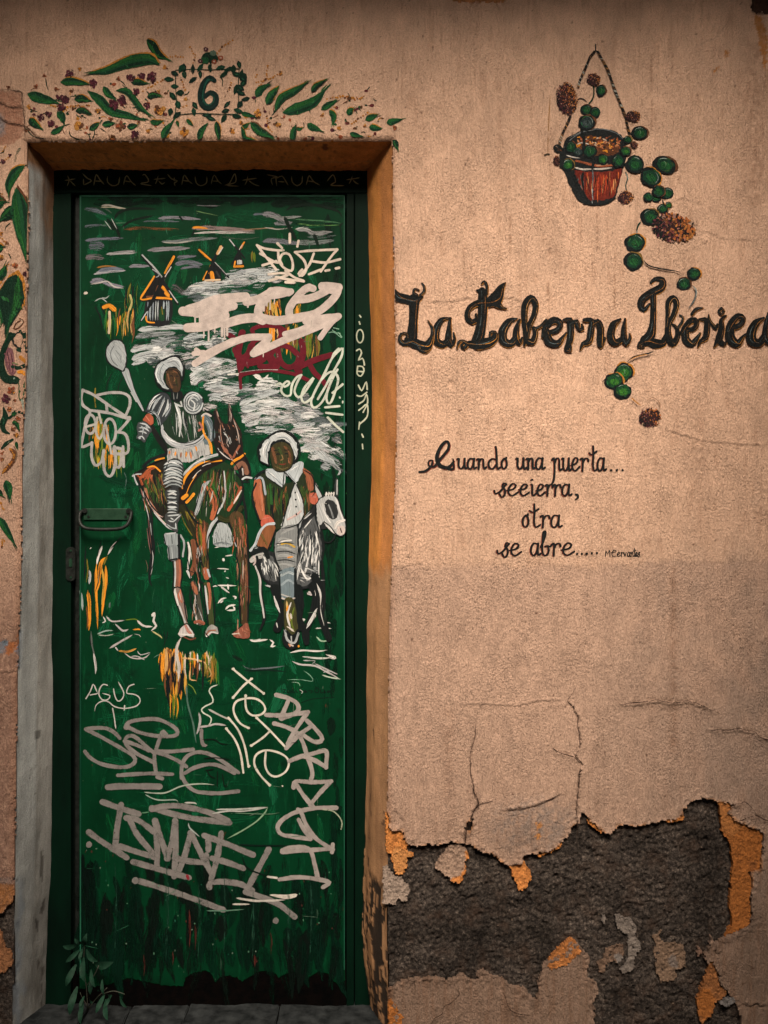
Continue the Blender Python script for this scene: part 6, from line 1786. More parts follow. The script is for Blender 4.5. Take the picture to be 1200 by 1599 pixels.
# --- ground strokes
def ground():
    FR(100, 770, 4)
    for s, w_, c, d in [('245,770 260,800 240,810', 9, W, .3), ('265,768 300,800 380,795', 10, (.45, .42, .42), .3), ('385,792 440,786 465,795', 8, GY, .3), ('320,815 370,860 405,850', 12, (.42, .40, .40), .32), ('430,852 470,850 480,856', 10, OG, .3), ('458,795 500,830 555,834', 14, (.55, .53, .5), .28), ('548,770 570,745', 16, W, .25), ('572,750 560,800 578,830 545,860', 14, (.55, .53, .5), .28), ('550,862 600,890 615,908', 10, (.45, .42, .2), .3), ('210,880 260,860 310,860', 11, (.30, .40, .36), .36), ('215,885 270,890 315,880', 8, (.40, .42, .36), .36), ('285,970 360,925 430,885', 13, (.42, .40, .39), .3), ('320,960 340,985', 10, (.4, .4, .4), .3), ('340,985 400,990 455,970', 14, (.52, .27, .06), .34), ('380,1000 430,1030 500,1030 540,1000', 9, (.44, .42, .41), .34), ('460,985 480,1010 540,995', 7, (.4, .4, .4), .34), ('420,1020 460,1020 505,1042', 8, (.4, .4, .4), .34), ('290,680 286,720', 16, (.10, .14, .13), .4), ('560,1030 590,1010 620,1020', 5, (.1, .2, .14), .45), ('440,880 470,885 482,900', 5, (.40, .40, .36), .36),
                          ('1160,915 1200,918 1230,910', 8, W, .3)]:
        S(s, w_, c, d, (.12, .2))
    FR(370, 640, 4.1)
    for s, w_, c, d in [('85,1475 120,1480 200,1470', 12, W, .26), ('210,1470 235,1490 220,1515 250,1510', 12, W, .26), ('340,1555 420,1540 520,1545 580,1538', 11, W, .24), ('420,1580 520,1590 600,1588', 12, (.5, .52, .48), .32), ('570,1565 630,1590', 8, W, .3), ('510,1450 540,1480 590,1478', 10, (.3, .45, .32), .34), ('500,1400 550,1395 605,1400', 10, W, .3), ('540,1360 600,1365', 9, W, .3), ('410,1340 440,1345', 16, W, .34), ('465,1300 475,1310', 18, W, .3), ('700,530 712,545', 8, GL, .2)]:
        S(s, w_, c, d, (.12, .2))
    FR(330, 1020, 4)
    for s, w_, c, d in [('195,72 230,95 330,95 460,80', 12, (.10, .12, .13), .40), ('200,105 260,110 340,104 470,115', 12, (.003, .015, .01), .3), ('505,50 560,70 650,80 740,125 805,162', 13, (.46, .44, .43), .36), ('575,45 650,48 630,66', 9, (.42, .42, .42), .34), ('640,60 700,90 790,130', 9, (.40, .38, .38), .4), ('690,135 740,150 810,162', 9, (.4, .5, .4), .34), ('720,10 775,22 770,35 730,25', 9, (.5, .48, .45), .3), ('580,110 620,140 635,175 560,165 475,165', 6, (.18, .35, .25), .38), ('500,180 545,185 555,205', 6, (.25, .4, .3), .38), ('130,10 160,30 200,50', 26, (.003, .014, .008), .4), ('700,120 740,110 790,135', 8, (.4, .4, .4), .36)]:
        S(s, w_, c, d, (.12, .25))
    FR(230, 700, 5.158)
    for s, w_ in (('545,800 600,790 660,792', 9), ('650,780 675,790', 12), ('630,868 690,860', 10), ('610,885 620,910', 20), ('565,968 610,970 660,974', 9), ('625,985 632,995', 14), ('635,1040 660,1048', 7), ('525,1115 590,1105 720,1106', 12), ('590,1110 640,1150 665,1165', 16), ('650,1092 655,1140', 14), ('570,1250 600,1215 640,1205', 14), ('590,1245 615,1225', 12), ('690,1190 715,1200 705,1215', 16), ('630,1300 660,1270 715,1260', 18), ('690,1270 705,1300 640,1305', 16)):
        S(s, w_, W, .26, (.1, .25))
    for s in ('520,972 580,974', '540,1095 580,1112'): S(s, 7, K, .2)
dpart('painted_ground', door, ground, 'scattered pale dashes of painted ground')['kind'] = 'stuff'

# --- windmills: tower, cap, sails
FR(120, 300, 2.727)
def mill_a():
    FILL('300,455 400,450 396,560 300,560', (.012, .014, .016), .1)
    for x in (304, 316, 326, 338, 348, 372, 384, 392): S([(x, 462), (x + random.uniform(-3, 3), 505), (x - 2, 548)], random.uniform(5, 10), random.choice([(.30, .36, .39), (.42, .47, .48), (.24, .29, .33)]), .36, (.1, .3))
    FILL('356,500 374,500 372,545 352,545', (.01, .05, .02), .2); S('362,490 366,520', 5, OL, .3)
    FILL('272,460 330,360 350,350 380,400 398,455 360,458', (.010, .010, .010), .1)
    S('330,360 300,410 274,455 320,452', 9, OG, .28); S('348,400 330,440 300,446', 8, BN, .3); S('330,450 380,452 402,456', 10, OG, .26); S('366,405 385,425 392,445 380,430', 14, OG, .3)
    S('296,530 300,552 330,556', 7, OG, .3)
    S('276,270,8 320,318,16 370,385,16 432,478,10', 14, K, .12); S('280,268,7 322,312,9 372,372,7', 8, (.36, .38, .38), .36); S('395,420 430,470', 5, (.4, .42, .42), .35)
    S('420,272,6 385,340,18 330,450,14 274,548,8', 14, K, .14); S('414,275,10 398,305,14 376,345,8', 12, OG, .34); S('402,320 378,360', 6, (.5, .48, .46), .36); S('300,510 276,546', 5, (.4, .42, .43), .34)
    S('325,330 352,352 340,362', 6, (.3, .32, .33), .35)
def mill_b():
    FILL('556,340 575,312 600,318 616,345 612,376 548,378', K, .12)
    S('575,345 580,372', 18, OG, .25); S('548,376 610,374', 8, (.6, .45, .3), .2); S('556,340 540,372', 9, OG, .3); S('570,312 560,345', 6, OG, .3); S('596,340 608,360', 10, (.03, .03, .03), .2)
    S('520,244,8 575,292,14 648,364,7', 10, K, .15); S('522,246,8 548,270,12 572,290,6', 9, OG, .32); S('590,300 640,352', 4, (.4, .42, .42), .36)
    S('618,232,14 595,268,12 548,366,6', 10, K, .16); S('614,234,14 600,262,12', 12, (.6, .36, .16), .3); S('622,236 606,262', 5, W, .3)
def mill_c():
    FILL('672,280 690,262 708,285 708,320 670,324', K, .12); FILL('684,292 704,290 704,306 686,308', (.45, .48, .47), .25); S('672,318 708,316', 10, OG, .28); S('676,296 672,316', 7, OG, .3)
    S('652,204,5 682,240,10 716,282,6', 9, K, .16); S('652,202,5 672,228,6', 6, (.5, .52, .52), .3)
    S('716,212,7 694,248,10 660,308,5', 9, K, .16); S('714,214,7 700,236,9', 8, OG, .3); S('706,226 694,244', 5, W, .32)
for fn in (mill_a, mill_b, mill_c):
    FR(120, 300, 2.727); dpart('painted_windmill', door, fn)

# --- horse
HB = (.075, .034, .017); HG = (.020, .050, .014)
def horse():
    FR(230, 700, 5.158)
    # tail
    S('-40,300,18 -20,420,34 20,520,42 30,700,48 46,820,40 30,960,30 20,1060,18 40,1110,6', 40, K, .2)
    FR(200, 520, 5.33)
    # far legs and body
    FILL('46,1180 120,1130 200,1080 300,1050 420,1080 470,1280 440,1480 330,1560 240,1520 160,1420 110,1280', (.016, .014, .010), .08)
    FILL('470,1300 560,1160 690,1080 820,1080 900,1160 950,1260 940,1400 880,1500 800,1570 620,1640 540,1560', (.010, .032, .012), .08)
    DABS(120, 1160, 290, 1260, 40, 260, 26, [HB, HG, OL, (.02, .07, .015), (.14, .055, .02), K], 78, 8, .40, 41)
    DABS(150, 1140, 210, 1200, 12, 80, 20, [RS, RS, (.45, .14, .07)], 120, 10, .36, 42)
    S('100,1210 140,1170 190,1130 215,1120', 30, RS, .34); S('80,1180 110,1230 120,1260', 20, RS, .36); S('150,1300 180,1400 250,1500', 22, (.40, .17, .11), .40); S('140,1310 160,1390 220,1490 290,1530', 9, (.55, .38, .34), .36); S('40,1190 60,1176 110,1172', 12, (.42, .46, .47), .26); S('50,1180 64,1230 80,1260', 14, (.42, .46, .47), .3)
    S('130,1110 200,1050 320,1010', 26, K, .2); S('230,1060 260,1050 300,1040', 16, OG, .34); S('165,1118 220,1110 270,1150', 14, OG, .28)
    # chest and shoulders
    DABS(620, 1120, 860, 1180, 36, 300, 26, [HB, HG, (.02, .075, .015), (.03, .06, .01), K], 96, 10, .40, 43)
    S('640,1240,20 700,1340,56 730,1440,60 700,1540,40', 50, (.36, .105, .045), .32); S('660,1260 720,1380 725,1480', 8, K, .2); S('690,1230,10 740,1340,20 760,1440,14 730,1530,8', 18, (.02, .11, .02), .34)
    S('940,1290 900,1380 840,1470', 30, RS, .34); S('945,1310,8 910,1370,18 880,1420,8', 14, (.60, .52, .47), .24); S('900,1250 930,1300', 20, (.20, .06, .03), .36)
    S('800,1150,8 812,1300,18 800,1400,14 745,1500,16', 14, (.44, .47, .47), .26); S('790,1150 800,1300 790,1400', 7, K, .2)
    S('690,1225,10 640,1270,46 600,1380,52 575,1480,44 550,1540,18', 40, (.34, .37, .38), .36); S('650,1270 620,1380 590,1480', 7, (.50, .53, .54), .34); S('640,1310 610,1420', 6, K, .3); S('660,1250 625,1360 600,1440 560,1530', 5, (.05, .06, .06), .3)
    S('860,1130 930,1200 960,1280 950,1360 890,1480', 14, K, .14); S('870,1190 900,1300 850,1430', 14, (.02, .085, .02), .36)
    # saddle girth
    S('455,1390,70 490,1270,84 560,1170,90 660,1100,80 790,1050,44', 80, (.012, .010, .009), .08)
    S('455,1290,16 480,1200,22 540,1130,22 630,1080,18 780,1062,12', 18, OG, .24); S('465,1180 540,1100 630,1050 740,1012', 28, (.34, .37, .38), .34); S('470,1170 560,1080 660,1030 740,1008', 8, (.50, .53, .53), .32); S('490,1330 520,1260 570,1180', 7, OG, .3); S('540,1210 580,1160 610,1140', 6, W, .26); S('620,1110 660,1092 690,1085', 6, W, .28)
    S('458,1375 490,1350', 30, OG, .2); S('490,1408 520,1380 548,1340', 24, OG, .22); S('500,1420 546,1366', 6, K, .2)
    # head
    FILL('715,650 735,628 760,680 795,750 830,752 832,640 842,580 866,640 885,720 940,810 952,880 960,980 1000,1060 1024,1180 1000,1230 940,1200 900,1110 850,1060 790,1040 740,990 715,900 716,780', (.014, .011, .010), .05)
    S('735,640 750,700 770,750', 12, (.10, .055, .04), .34); S('842,590 852,660 846,730', 10, (.28, .20, .17), .34); S('870,670 890,730 930,800', 9, (.2, .09, .05), .36)
    S('780,930,10 815,980,36 840,1010,16', 30, (.30, .115, .07), .32); S('760,900 800,930', 12, (.24, .09, .055), .36); S('930,940 900,990 880,1030', 20, (.24, .085, .05), .36); S('905,1120 950,1080 980,1110 990,1160', 44, (.20, .095, .06), .30); S('850,1020 870,1050', 24, (.3, .12, .08), .34)
    S('865,1090 890,1060 930,1040 972,1008', 20, OG, .24); S('955,1130 960,1180', 12, (.45, .42, .40), .3); S('955,1216 985,1200 1030,1206', 16, (.48, .52, .53), .22); S('800,830 830,870 850,920', 12, (.34, .36, .36), .4); S('850,870 860,910', 10, (.4, .42, .42), .4); S('760,860 770,900', 8, (.3, .3, .3), .4); S('905,860 915,890', 8, (.35, .3, .28), .4); S('750,960 770,990 800,1020', 7, (.45, .46, .45), .34)
    S('700,680 712,800 716,920', 7, K, .2); S('940,1220 960,1240 1010,1240', 12, K, .15)
    FR(230, 700, 5.158)
    # near legs
    S('290,480,60 340,560,76 380,660,84 410,720,60', 70, (.020, .022, .010), .12); DABS(290, 470, 350, 560, 12, 130, 16, [OL, HB, (.03, .05, .01)], 66, 8, .42, 44); S('270,520 300,600 360,700', 12, (.12, .10, .015), .4)
    S('370,750,40 390,850,52 385,950,50 350,1010,40', 46, (.16, .062, .032), .22); S('330,760,14 345,830,20 335,920,16 330,970,12', 16, W, .2); S('325,990 350,1040', 18, (.52, .54, .53), .24); S('375,1080,34 400,1180,52 420,1300,50 428,1400,56', 44, (.06, .06, .045), .2); S('365,1090,34 385,1130,40 400,1170,20', 30, (.32, .12, .065), .26); S('360,1180 350,1270 380,1320 400,1390', 9, K, .15); S('375,1300 395,1350 405,1410', 16, (.5, .48, .45), .28); S('400,1250 430,1330 455,1400', 8, (.45, .47, .47), .3); S('388,1400 420,1395 455,1410', 26, (.30, .10, .06), .24); S('400,1010 420,1100 445,1180', 9, K, .2)
    S('395,1010 330,980', 6, K, .3)
    S('440,700,90 455,800,80 465,900,64 470,1000,60', 70, (.09, .055, .02), .22); DABS(410, 560, 490, 680, 24, 200, 18, [HG, (.02, .08, .015), HB, RS, (.25, .09, .05), OL], 88, 6, .42, 45); S('398,760 430,880 455,960', 11, K, .15); S('470,980,44 480,1040,40', 44, (.36, .115, .06), .22); S('425,1020 430,1070 470,1090 500,1060', 14, K, .14); S('490,980 505,1030', 20, (.36, .40, .42), .3); S('480,1100,50 500,1200,52 510,1300,40 520,1420,40', 44, (.045, .06, .022), .16); S('495,1090 508,1180 500,1290', 22, (.36, .12, .065), .30); S('468,1110,10 480,1220,16 492,1330,12', 13, (.45, .48, .48), .24); S('455,1100 470,1230 490,1400', 9, K, .15); S('540,1200 545,1330 545,1410', 8, K, .2)
    FILL('470,1490 480,1450 520,1420 565,1440 578,1490 520,1490 480,1520', (.30, .30, .28), .2); S('480,1500 500,1470 550,1465', 14, (.28, .12, .08), .3); S('480,1515 520,1480 570,1490', 9, W, .25); S('466,1480 500,1525', 8, K, .2); S('570,1440 580,1490', 8, K, .2)
    S('570,560,20 520,620,26 494,700,22 490,800,14', 18, (.40, .43, .44), .26); S('600,590 530,650 490,740 485,900', 9, K, .16)
    # belly and pale gap
    FILL('548,640 600,600 650,620 690,720 680,790 600,790 530,770', (.34, .38, .39), .34, 1.4, 80); S('560,680 580,740', 18, (.20, .23, .24), .44); S('545,770 600,760 690,780', 26, (.12, .14, .15), .50)
    S('560,600 600,570 660,600 700,700 722,780', 16, K, .12); S('645,610 680,690 720,790', 9, (.38, .41, .42), .3); S('590,560 640,580 700,540 760,480', 46, (.03, .035, .012), .3)
    # fourth leg
    S('720,560,110 750,680,96 775,800,84 780,880,88', 90, (.075, .045, .02), .14); DABS(690, 520, 800, 640, 30, 220, 18, [HG, HB, (.20, .08, .045), (.02, .08, .015), RS], 86, 6, .42, 46)
    S('775,880,92 785,980,74 780,1120,64 782,1260,56 786,1400,52', 64, (.060, .036, .018), .14); DABS(755, 880, 815, 1100, 26, 260, 14, [HB, HG, (.16, .06, .035), (.20, .10, .06)], 90, 3, .42, 47)
    S('725,800 725,900 748,1000 745,1200 755,1400', 10, K, .15); S('795,460 805,700 815,900 820,1100 812,1390', 11, K, .15); S('770,370 790,470 800,560', 20, K, .2)
    FILL('692,1490 740,1445 775,1420 815,1410 822,1520 720,1525', (.24, .085, .055), .14); DABS(720, 1440, 800, 1490, 16, 50, 10, [(.35, .13, .08), (.42, .22, .16), BN], 60, 30, .38, 48); S('690,1495 740,1490', 10, (.55, .48, .4), .3); S('692,1485 770,1425', 8, K, .2)
    # first leg in front
    S('235,880,50 250,980,56 250,1110,52', 52, (.22, .10, .065), .18); S('262,900 266,1000 256,1100', 16, (.38, .13, .075), .3); S('222,900 226,1000 222,1110', 11, (.42, .45, .46), .28); S('275,900 280,1010 270,1120', 8, K, .15); S('208,900 214,1010 212,1110', 7, K, .15)
    S('250,1150,60 275,1240,56 300,1330,44 312,1400,34', 50, (.20, .15, .13), .18); S('270,1140,10 262,1190,34 280,1240,14', 30, (.40, .14, .085), .24); S('225,1130,10 228,1180,24 250,1260,18', 20, W, .22); S('260,1270 285,1340 305,1400', 16, (.45, .45, .44), .32); S('300,1240 310,1320 325,1395', 9, K, .15); S('215,1130 245,1116 275,1130', 8, K, .15)
    FILL('250,1500 280,1440 320,1412 350,1450 380,1490 380,1520 320,1510 270,1520', (.48, .46, .44), .16); S('310,1430 330,1470 350,1490', 26, (.40, .18, .14), .34); S('255,1495 310,1500 375,1500', 10, W, .22); S('270,1440 320,1412 350,1440 380,1490', 8, K, .16); S('300,1520 350,1540 390,1530', 16, (.14, .05, .03), .44)
    # tail hairs
    for s, c in (('-50,320 -20,440 10,520', PK), ('-36,330 -10,460 14,560 20,680', (.45, .46, .45)), ('10,560 24,700 36,800', (.12, .05, .04)), ('-40,380 -10,480', (.40, .42, .42)), ('0,640 14,760 30,850', (.2, .1, .09)), ('42,820 50,880 40,960', (.40, .40, .40)), ('-10,900 6,960 0,1000', (.10, .07, .05)), ('28,600 36,700', (.3, .32, .32)), ('46,960 30,1020', (.3, .3, .3))):
        S(s, 7, c, .34, (.1, .35))
    # hind outline
    S('-70,240 -60,330 -20,420 30,480 80,560 130,600', 10, K, .2); S('20,430 60,500 110,570 150,610', 14, (.48, .38, .35), .34); S('60,520 110,580 170,640 240,670', 10, (.42, .45, .45), .28)
_horse = horse
def horse():
    _horse()
    FR(200, 520, 5.33)
    DABS(750, 740, 920, 980, 18, 50, 9, [(.20, .09, .055), (.32, .14, .085), (.42, .36, .33), K, (.10, .05, .03)], 75, 20, .40, 81)
    for q, w_, c in (('790,820 815,810 840,826', 10, K), ('800,842 824,850', 9, (.5, .5, .5)), ('770,760 775,860 800,960', 8, (.36, .2, .15)), ('880,720 915,820 930,920', 9, (.40, .32, .28)), ('850,600 862,670 856,740', 8, (.46, .38, .34)), ('742,650 756,700', 8, (.4, .3, .26)), ('870,1100 900,1160 960,1200', 8, K), ('960,1000 1000,1090 1015,1170', 8, K), ('935,1130 950,1160', 14, K), ('760,980 830,1040 880,1060', 9, (.5, .48, .46))): S(q, w_, c, .3, (.15, .25))
    DABS(130, 1180, 300, 1400, 40, 110, 9, [K, (.30, .12, .06), (.05, .11, .03), (.02, .02, .015)], 80, 10, .40, 82); DABS(600, 1120, 900, 1400, 60, 120, 10, [K, (.30, .11, .06), (.04, .12, .03), (.10, .06, .03), (.4, .4, .36)], 96, 10, .42, 83)
    for q, w_ in (('60,1190 130,1310 200,1440 300,1540', 12), ('470,1400 520,1520 600,1600', 12), ('620,1240 580,1400 540,1530', 8), ('740,1300 760,1420 720,1560', 9), ('470,1330 450,1200', 10)): S(q, w_, K, .16, (.1, .2))
    FR(230, 700, 5.158)
    DABS(395, 700, 480, 1000, 26, 90, 8, [K, (.34, .12, .07), (.03, .09, .02), (.45, .42, .4)], 88, 6, .40, 84); DABS(720, 600, 800, 1380, 50, 110, 8, [K, (.24, .10, .06), (.03, .08, .02), (.34, .17, .11)], 90, 4, .40, 85); DABS(365, 780, 420, 1380, 30, 80, 7, [K, (.34, .13, .08), (.5, .48, .46)], 85, 10, .38, 86)
dpart('painted_horse', door, horse, 'painted dark brown horse')

# --- rider on the horse: a plain loose figure, face left as bare brush colour
def rider():
    FR(110, 520, 4.845)
    # staff with a rounded pale end
    S('420,292,64 470,430,40 520,530,28 556,592,18', 40, K, .12, wob=.03); S('418,290,54 468,425,30 518,522,20 552,585,12', 30, (.33, .365, .375), .18, wob=.04)
    FILL('265,160 275,100 310,60 350,44 395,60 425,120 432,200 420,270 400,296 360,280 310,250 275,210', K, .08); FILL('272,160 282,104 314,68 350,53 390,68 417,122 424,200 412,262 398,284 362,268 316,240 284,205', (.33, .365, .375), .16, .6, 60)
    S('330,100 306,150 320,210 360,250', 6, (.10, .115, .12), .3); S('345,80 390,120 400,200', 7, (.46, .49, .49), .36); S('345,130 380,180 385,230', 5, (.14, .16, .165), .34); S('460,450 500,520', 6, (.48, .5, .5), .34)
    S('610,700 670,800 745,910', 40, (.009, .010, .010), .08)
    FR(200, 520, 5.33)
    # body
    FILL('270,780 330,600 400,570 480,560 600,600 640,700 690,830 660,930 560,990 400,980 320,930', (.012, .030, .017), .10)
    DABS(360, 640, 580, 720, 26, 190, 13, [(.34, .37, .37), (.20, .24, .23), (.01, .05, .02), (.40, .42, .41), K], 82, 8, .42, 51)
    S('390,580,8 420,640,30 440,740,26 430,860,10', 24, (.46, .49, .49), .30); S('400,590 450,610 440,570', 14, (.42, .45, .45), .28)
    S('285,770,20 300,850,46 380,920,54 480,940,54 590,900,46 640,840,20', 46, (.36, .385, .40), .26); S('300,800 340,880 430,912 520,910 600,870', 7, K, .2); S('300,850 380,925 480,945 590,910', 8, (.48, .50, .51), .34)
    FILL('340,960 430,965 560,940 640,900 690,1000 600,1030 500,1075 380,1065 335,1060', (.36, .37, .365), .32, 1.2, 85); DABS(350, 960, 640, 1000, 40, 80, 12, [(.46, .47, .46), (.24, .25, .25), (.5, .42, .36), (.14, .14, .13)], 84, 12, .38, 52)
    for s in ('400,985 392,1025', '445,990 440,1040', '490,985 484,1035', '350,980 345,1010', '520,985 530,1050', '565,940 575,985'): S(s, 14, random.choice([OG, (.5, .17, .05), (.20, .08, .04)]), .26, (.1, .3))
    # upper arm sleeve and shoulder
    FILL('145,660 170,590 220,520 290,495 350,530 366,590 350,680 300,740 270,775 235,690 190,660', (.03, .037, .042), .08)
    for s in ('165,640,10 200,560,24 260,510,14', '200,650,10 240,570,30 290,520,14', '245,670,8 285,590,26 310,530,12', '285,700,8 330,620,26 335,550,12', '310,700 350,630 355,580', '165,665 220,655 262,700 272,770', '180,672 225,672 250,720 256,770'): S(s, 17, random.choice([(.32, .36, .38), (.42, .46, .47), (.25, .29, .31)]), .36, (.15, .25))
    DISC(545, 585, 94, 104, K, .08); DISC(545, 582, 82, 92, (.10, .12, .13), .1)
    for r_, w_ in ((78, 17), (58, 15), (38, 15)): RING(545, 582, r_, r_ * 1.1, w_, (.38, .42, .43), .36, 0, random.uniform(0, 40), 330); RING(545, 582, r_ - 8, r_ * 1.1 - 8, 6, (.06, .07, .075), .3, 0, 60, 300)
    S('530,560 560,590 550,640', 14, (.48, .51, .51), .32)
    FILL('140,690 180,670 212,700 212,750 190,770 150,740 128,730', (.33, .085, .045), .16); S('150,690 180,730', 10, (.45, .15, .09), .36); S('130,710 150,680', 7, K, .2)
    FILL('76,780 90,745 140,735 180,770 204,810 180,840 160,870 140,915 110,890 72,880 84,840', (.05, .058, .062), .1)
    for s in ('100,750 150,760 190,800', '90,790 140,790 180,820', '90,820 130,820 160,840', '84,870 120,860 140,890', '110,770 130,800 120,850', '90,880 110,870', '150,770 170,800'): S(s, 14, random.choice([(.46, .50, .52), (.33, .38, .40)]), .34, (.1, .2))
    # other arm and reins
    S('640,700 680,760 700,860 660,900', 60, (.10, .14, .16), .24); S('660,730 690,800 690,880', 12, (.36, .4, .42), .38); S('620,690 650,670 690,690', 18, (.48, .46, .44), .26); S('630,700 625,770 640,850 690,920 700,1000', 16, OG, .24); S('655,860 680,930 690,990', 10, (.5, .3, .08), .3); S('600,750 620,790 595,810', 24, (.34, .13, .10), .34); S('640,640 720,690', 12, K, .2)
    # neck, bare face colour, rounded cap
    FILL('360,480 440,480 460,530 430,575 370,560', K, .1); S('380,500 385,550', 8, (.2, .22, .22), .4); S('415,500 410,545', 7, (.2, .22, .22), .4)
    FILL('325,310 380,290 430,310 440,380 445,450 420,490 370,480 320,410', (.050, .030, .016), .1); S('335,350 350,410 370,450', 26, (.13, .062, .03), .38); S('380,310 410,330', 18, (.14, .062, .03), .38); S('400,390 415,440', 18, (.035, .055, .02), .4)
    FILL('220,360 222,300 250,250 310,215 380,190 430,200 464,260 468,330 452,410 440,340 410,300 350,295 312,330 308,390 330,440 375,480 310,478 250,430', K, .08)
    FILL('228,355 232,300 260,258 315,225 380,202 424,212 454,265 458,325 450,360 436,322 405,286 345,284 302,322 298,385 318,440 345,468 306,462 258,420', (.36, .40, .415), .14, .8, 40)
    S('250,300 240,360 280,430', 10, (.48, .52, .53), .36); S('300,260 275,300 270,370 300,430', 7, (.12, .14, .15), .32); S('380,215 430,240 446,300', 12, (.48, .52, .53), .34); S('330,250 390,235 430,280', 7, (.14, .16, .17), .34)
    # leg in wound cloth
    FILL('320,1080 400,1040 460,1090 460,1200 420,1290 300,1250 290,1180', (.03, .035, .037), .08)
    for y in range(1075, 1290, 27): S([(300 + random.uniform(-8, 8), y + 24), (360, y - 6), (420, y), (458, y + 26)], random.uniform(15, 22), random.choice([(.33, .37, .38), (.42, .46, .47), (.26, .30, .31)]), .34, (.15, .2))
    FILL('318,1310 420,1290 424,1410 410,1500 345,1505 322,1400', (.03, .035, .037), .08)
    for y in range(1315, 1500, 26): S([(328, y), (370, y + random.uniform(-14, 14)), (412, y + 6)], random.uniform(13, 19), random.choice([(.34, .38, .39), (.43, .47, .48), (.26, .3, .31)]), .34, (.15, .2))
    FR(230, 700, 5.158)
    FILL('150,530 240,520 280,530 250,600 245,680 180,640 150,590', (.045, .05, .052), .1)
    for s in ('165,545 220,540 270,535', '170,580 210,590 250,560 275,535', '160,610 200,640 245,650', '190,560 215,575', '230,600 236,650'): S(s, 12, random.choice([(.40, .44, .45), (.33, .37, .38)]), .34, (.1, .2))
    FILL('140,690 250,690 246,780 200,785 150,775', (.26, .30, .31), .2); S('135,700 150,770', 9, K, .2); S('200,700 205,770', 6, K, .25); S('160,690 230,680', 9, (.43, .46, .47), .3); FILL('170,790 245,785 245,890 180,900', (.20, .23, .24), .22); S('200,800 205,890', 8, (.34, .38, .39), .36); S('175,800 182,900', 8, K, .2); S('190,900 240,890', 14, K, .15); S('270,700 300,760 290,870', 16, (.33, .36, .37), .3); S('258,700 262,880', 20, K, .12)
_rider = rider
def rider():
    _rider()
    FR(200, 520, 5.33)
    for q in ('345,362 362,356 378,364', '398,362 412,358 424,366'): S(q, 8, K, .15, (.1, .2))
    S('388,368 394,392 386,402', 7, (.22, .11, .055), .3); S('370,430 395,434 415,428', 7, K, .2, (.2, .2)); S('340,400 352,420', 12, (.20, .10, .05), .42); S('360,330 390,326', 9, (.22, .12, .06), .4)
    for q, w_ in (('250,290 235,350 262,420', 8), ('325,222 380,205 425,215', 8), ('180,600 225,535 270,508', 8), ('395,600 425,680 436,760', 10), ('300,830 350,890 440,922', 8), ('300,1100 350,1076 410,1090', 8), ('310,1180 370,1160 430,1180', 8), ('340,1340 380,1330 405,1350', 8), ('520,520 560,512 600,540', 8)): S(q, w_, (.66, .69, .69), .36, (.2, .3))
dpart('painted_rider', door, rider, 'painted rider in pale wound cloth and rounded cap holding a staff')

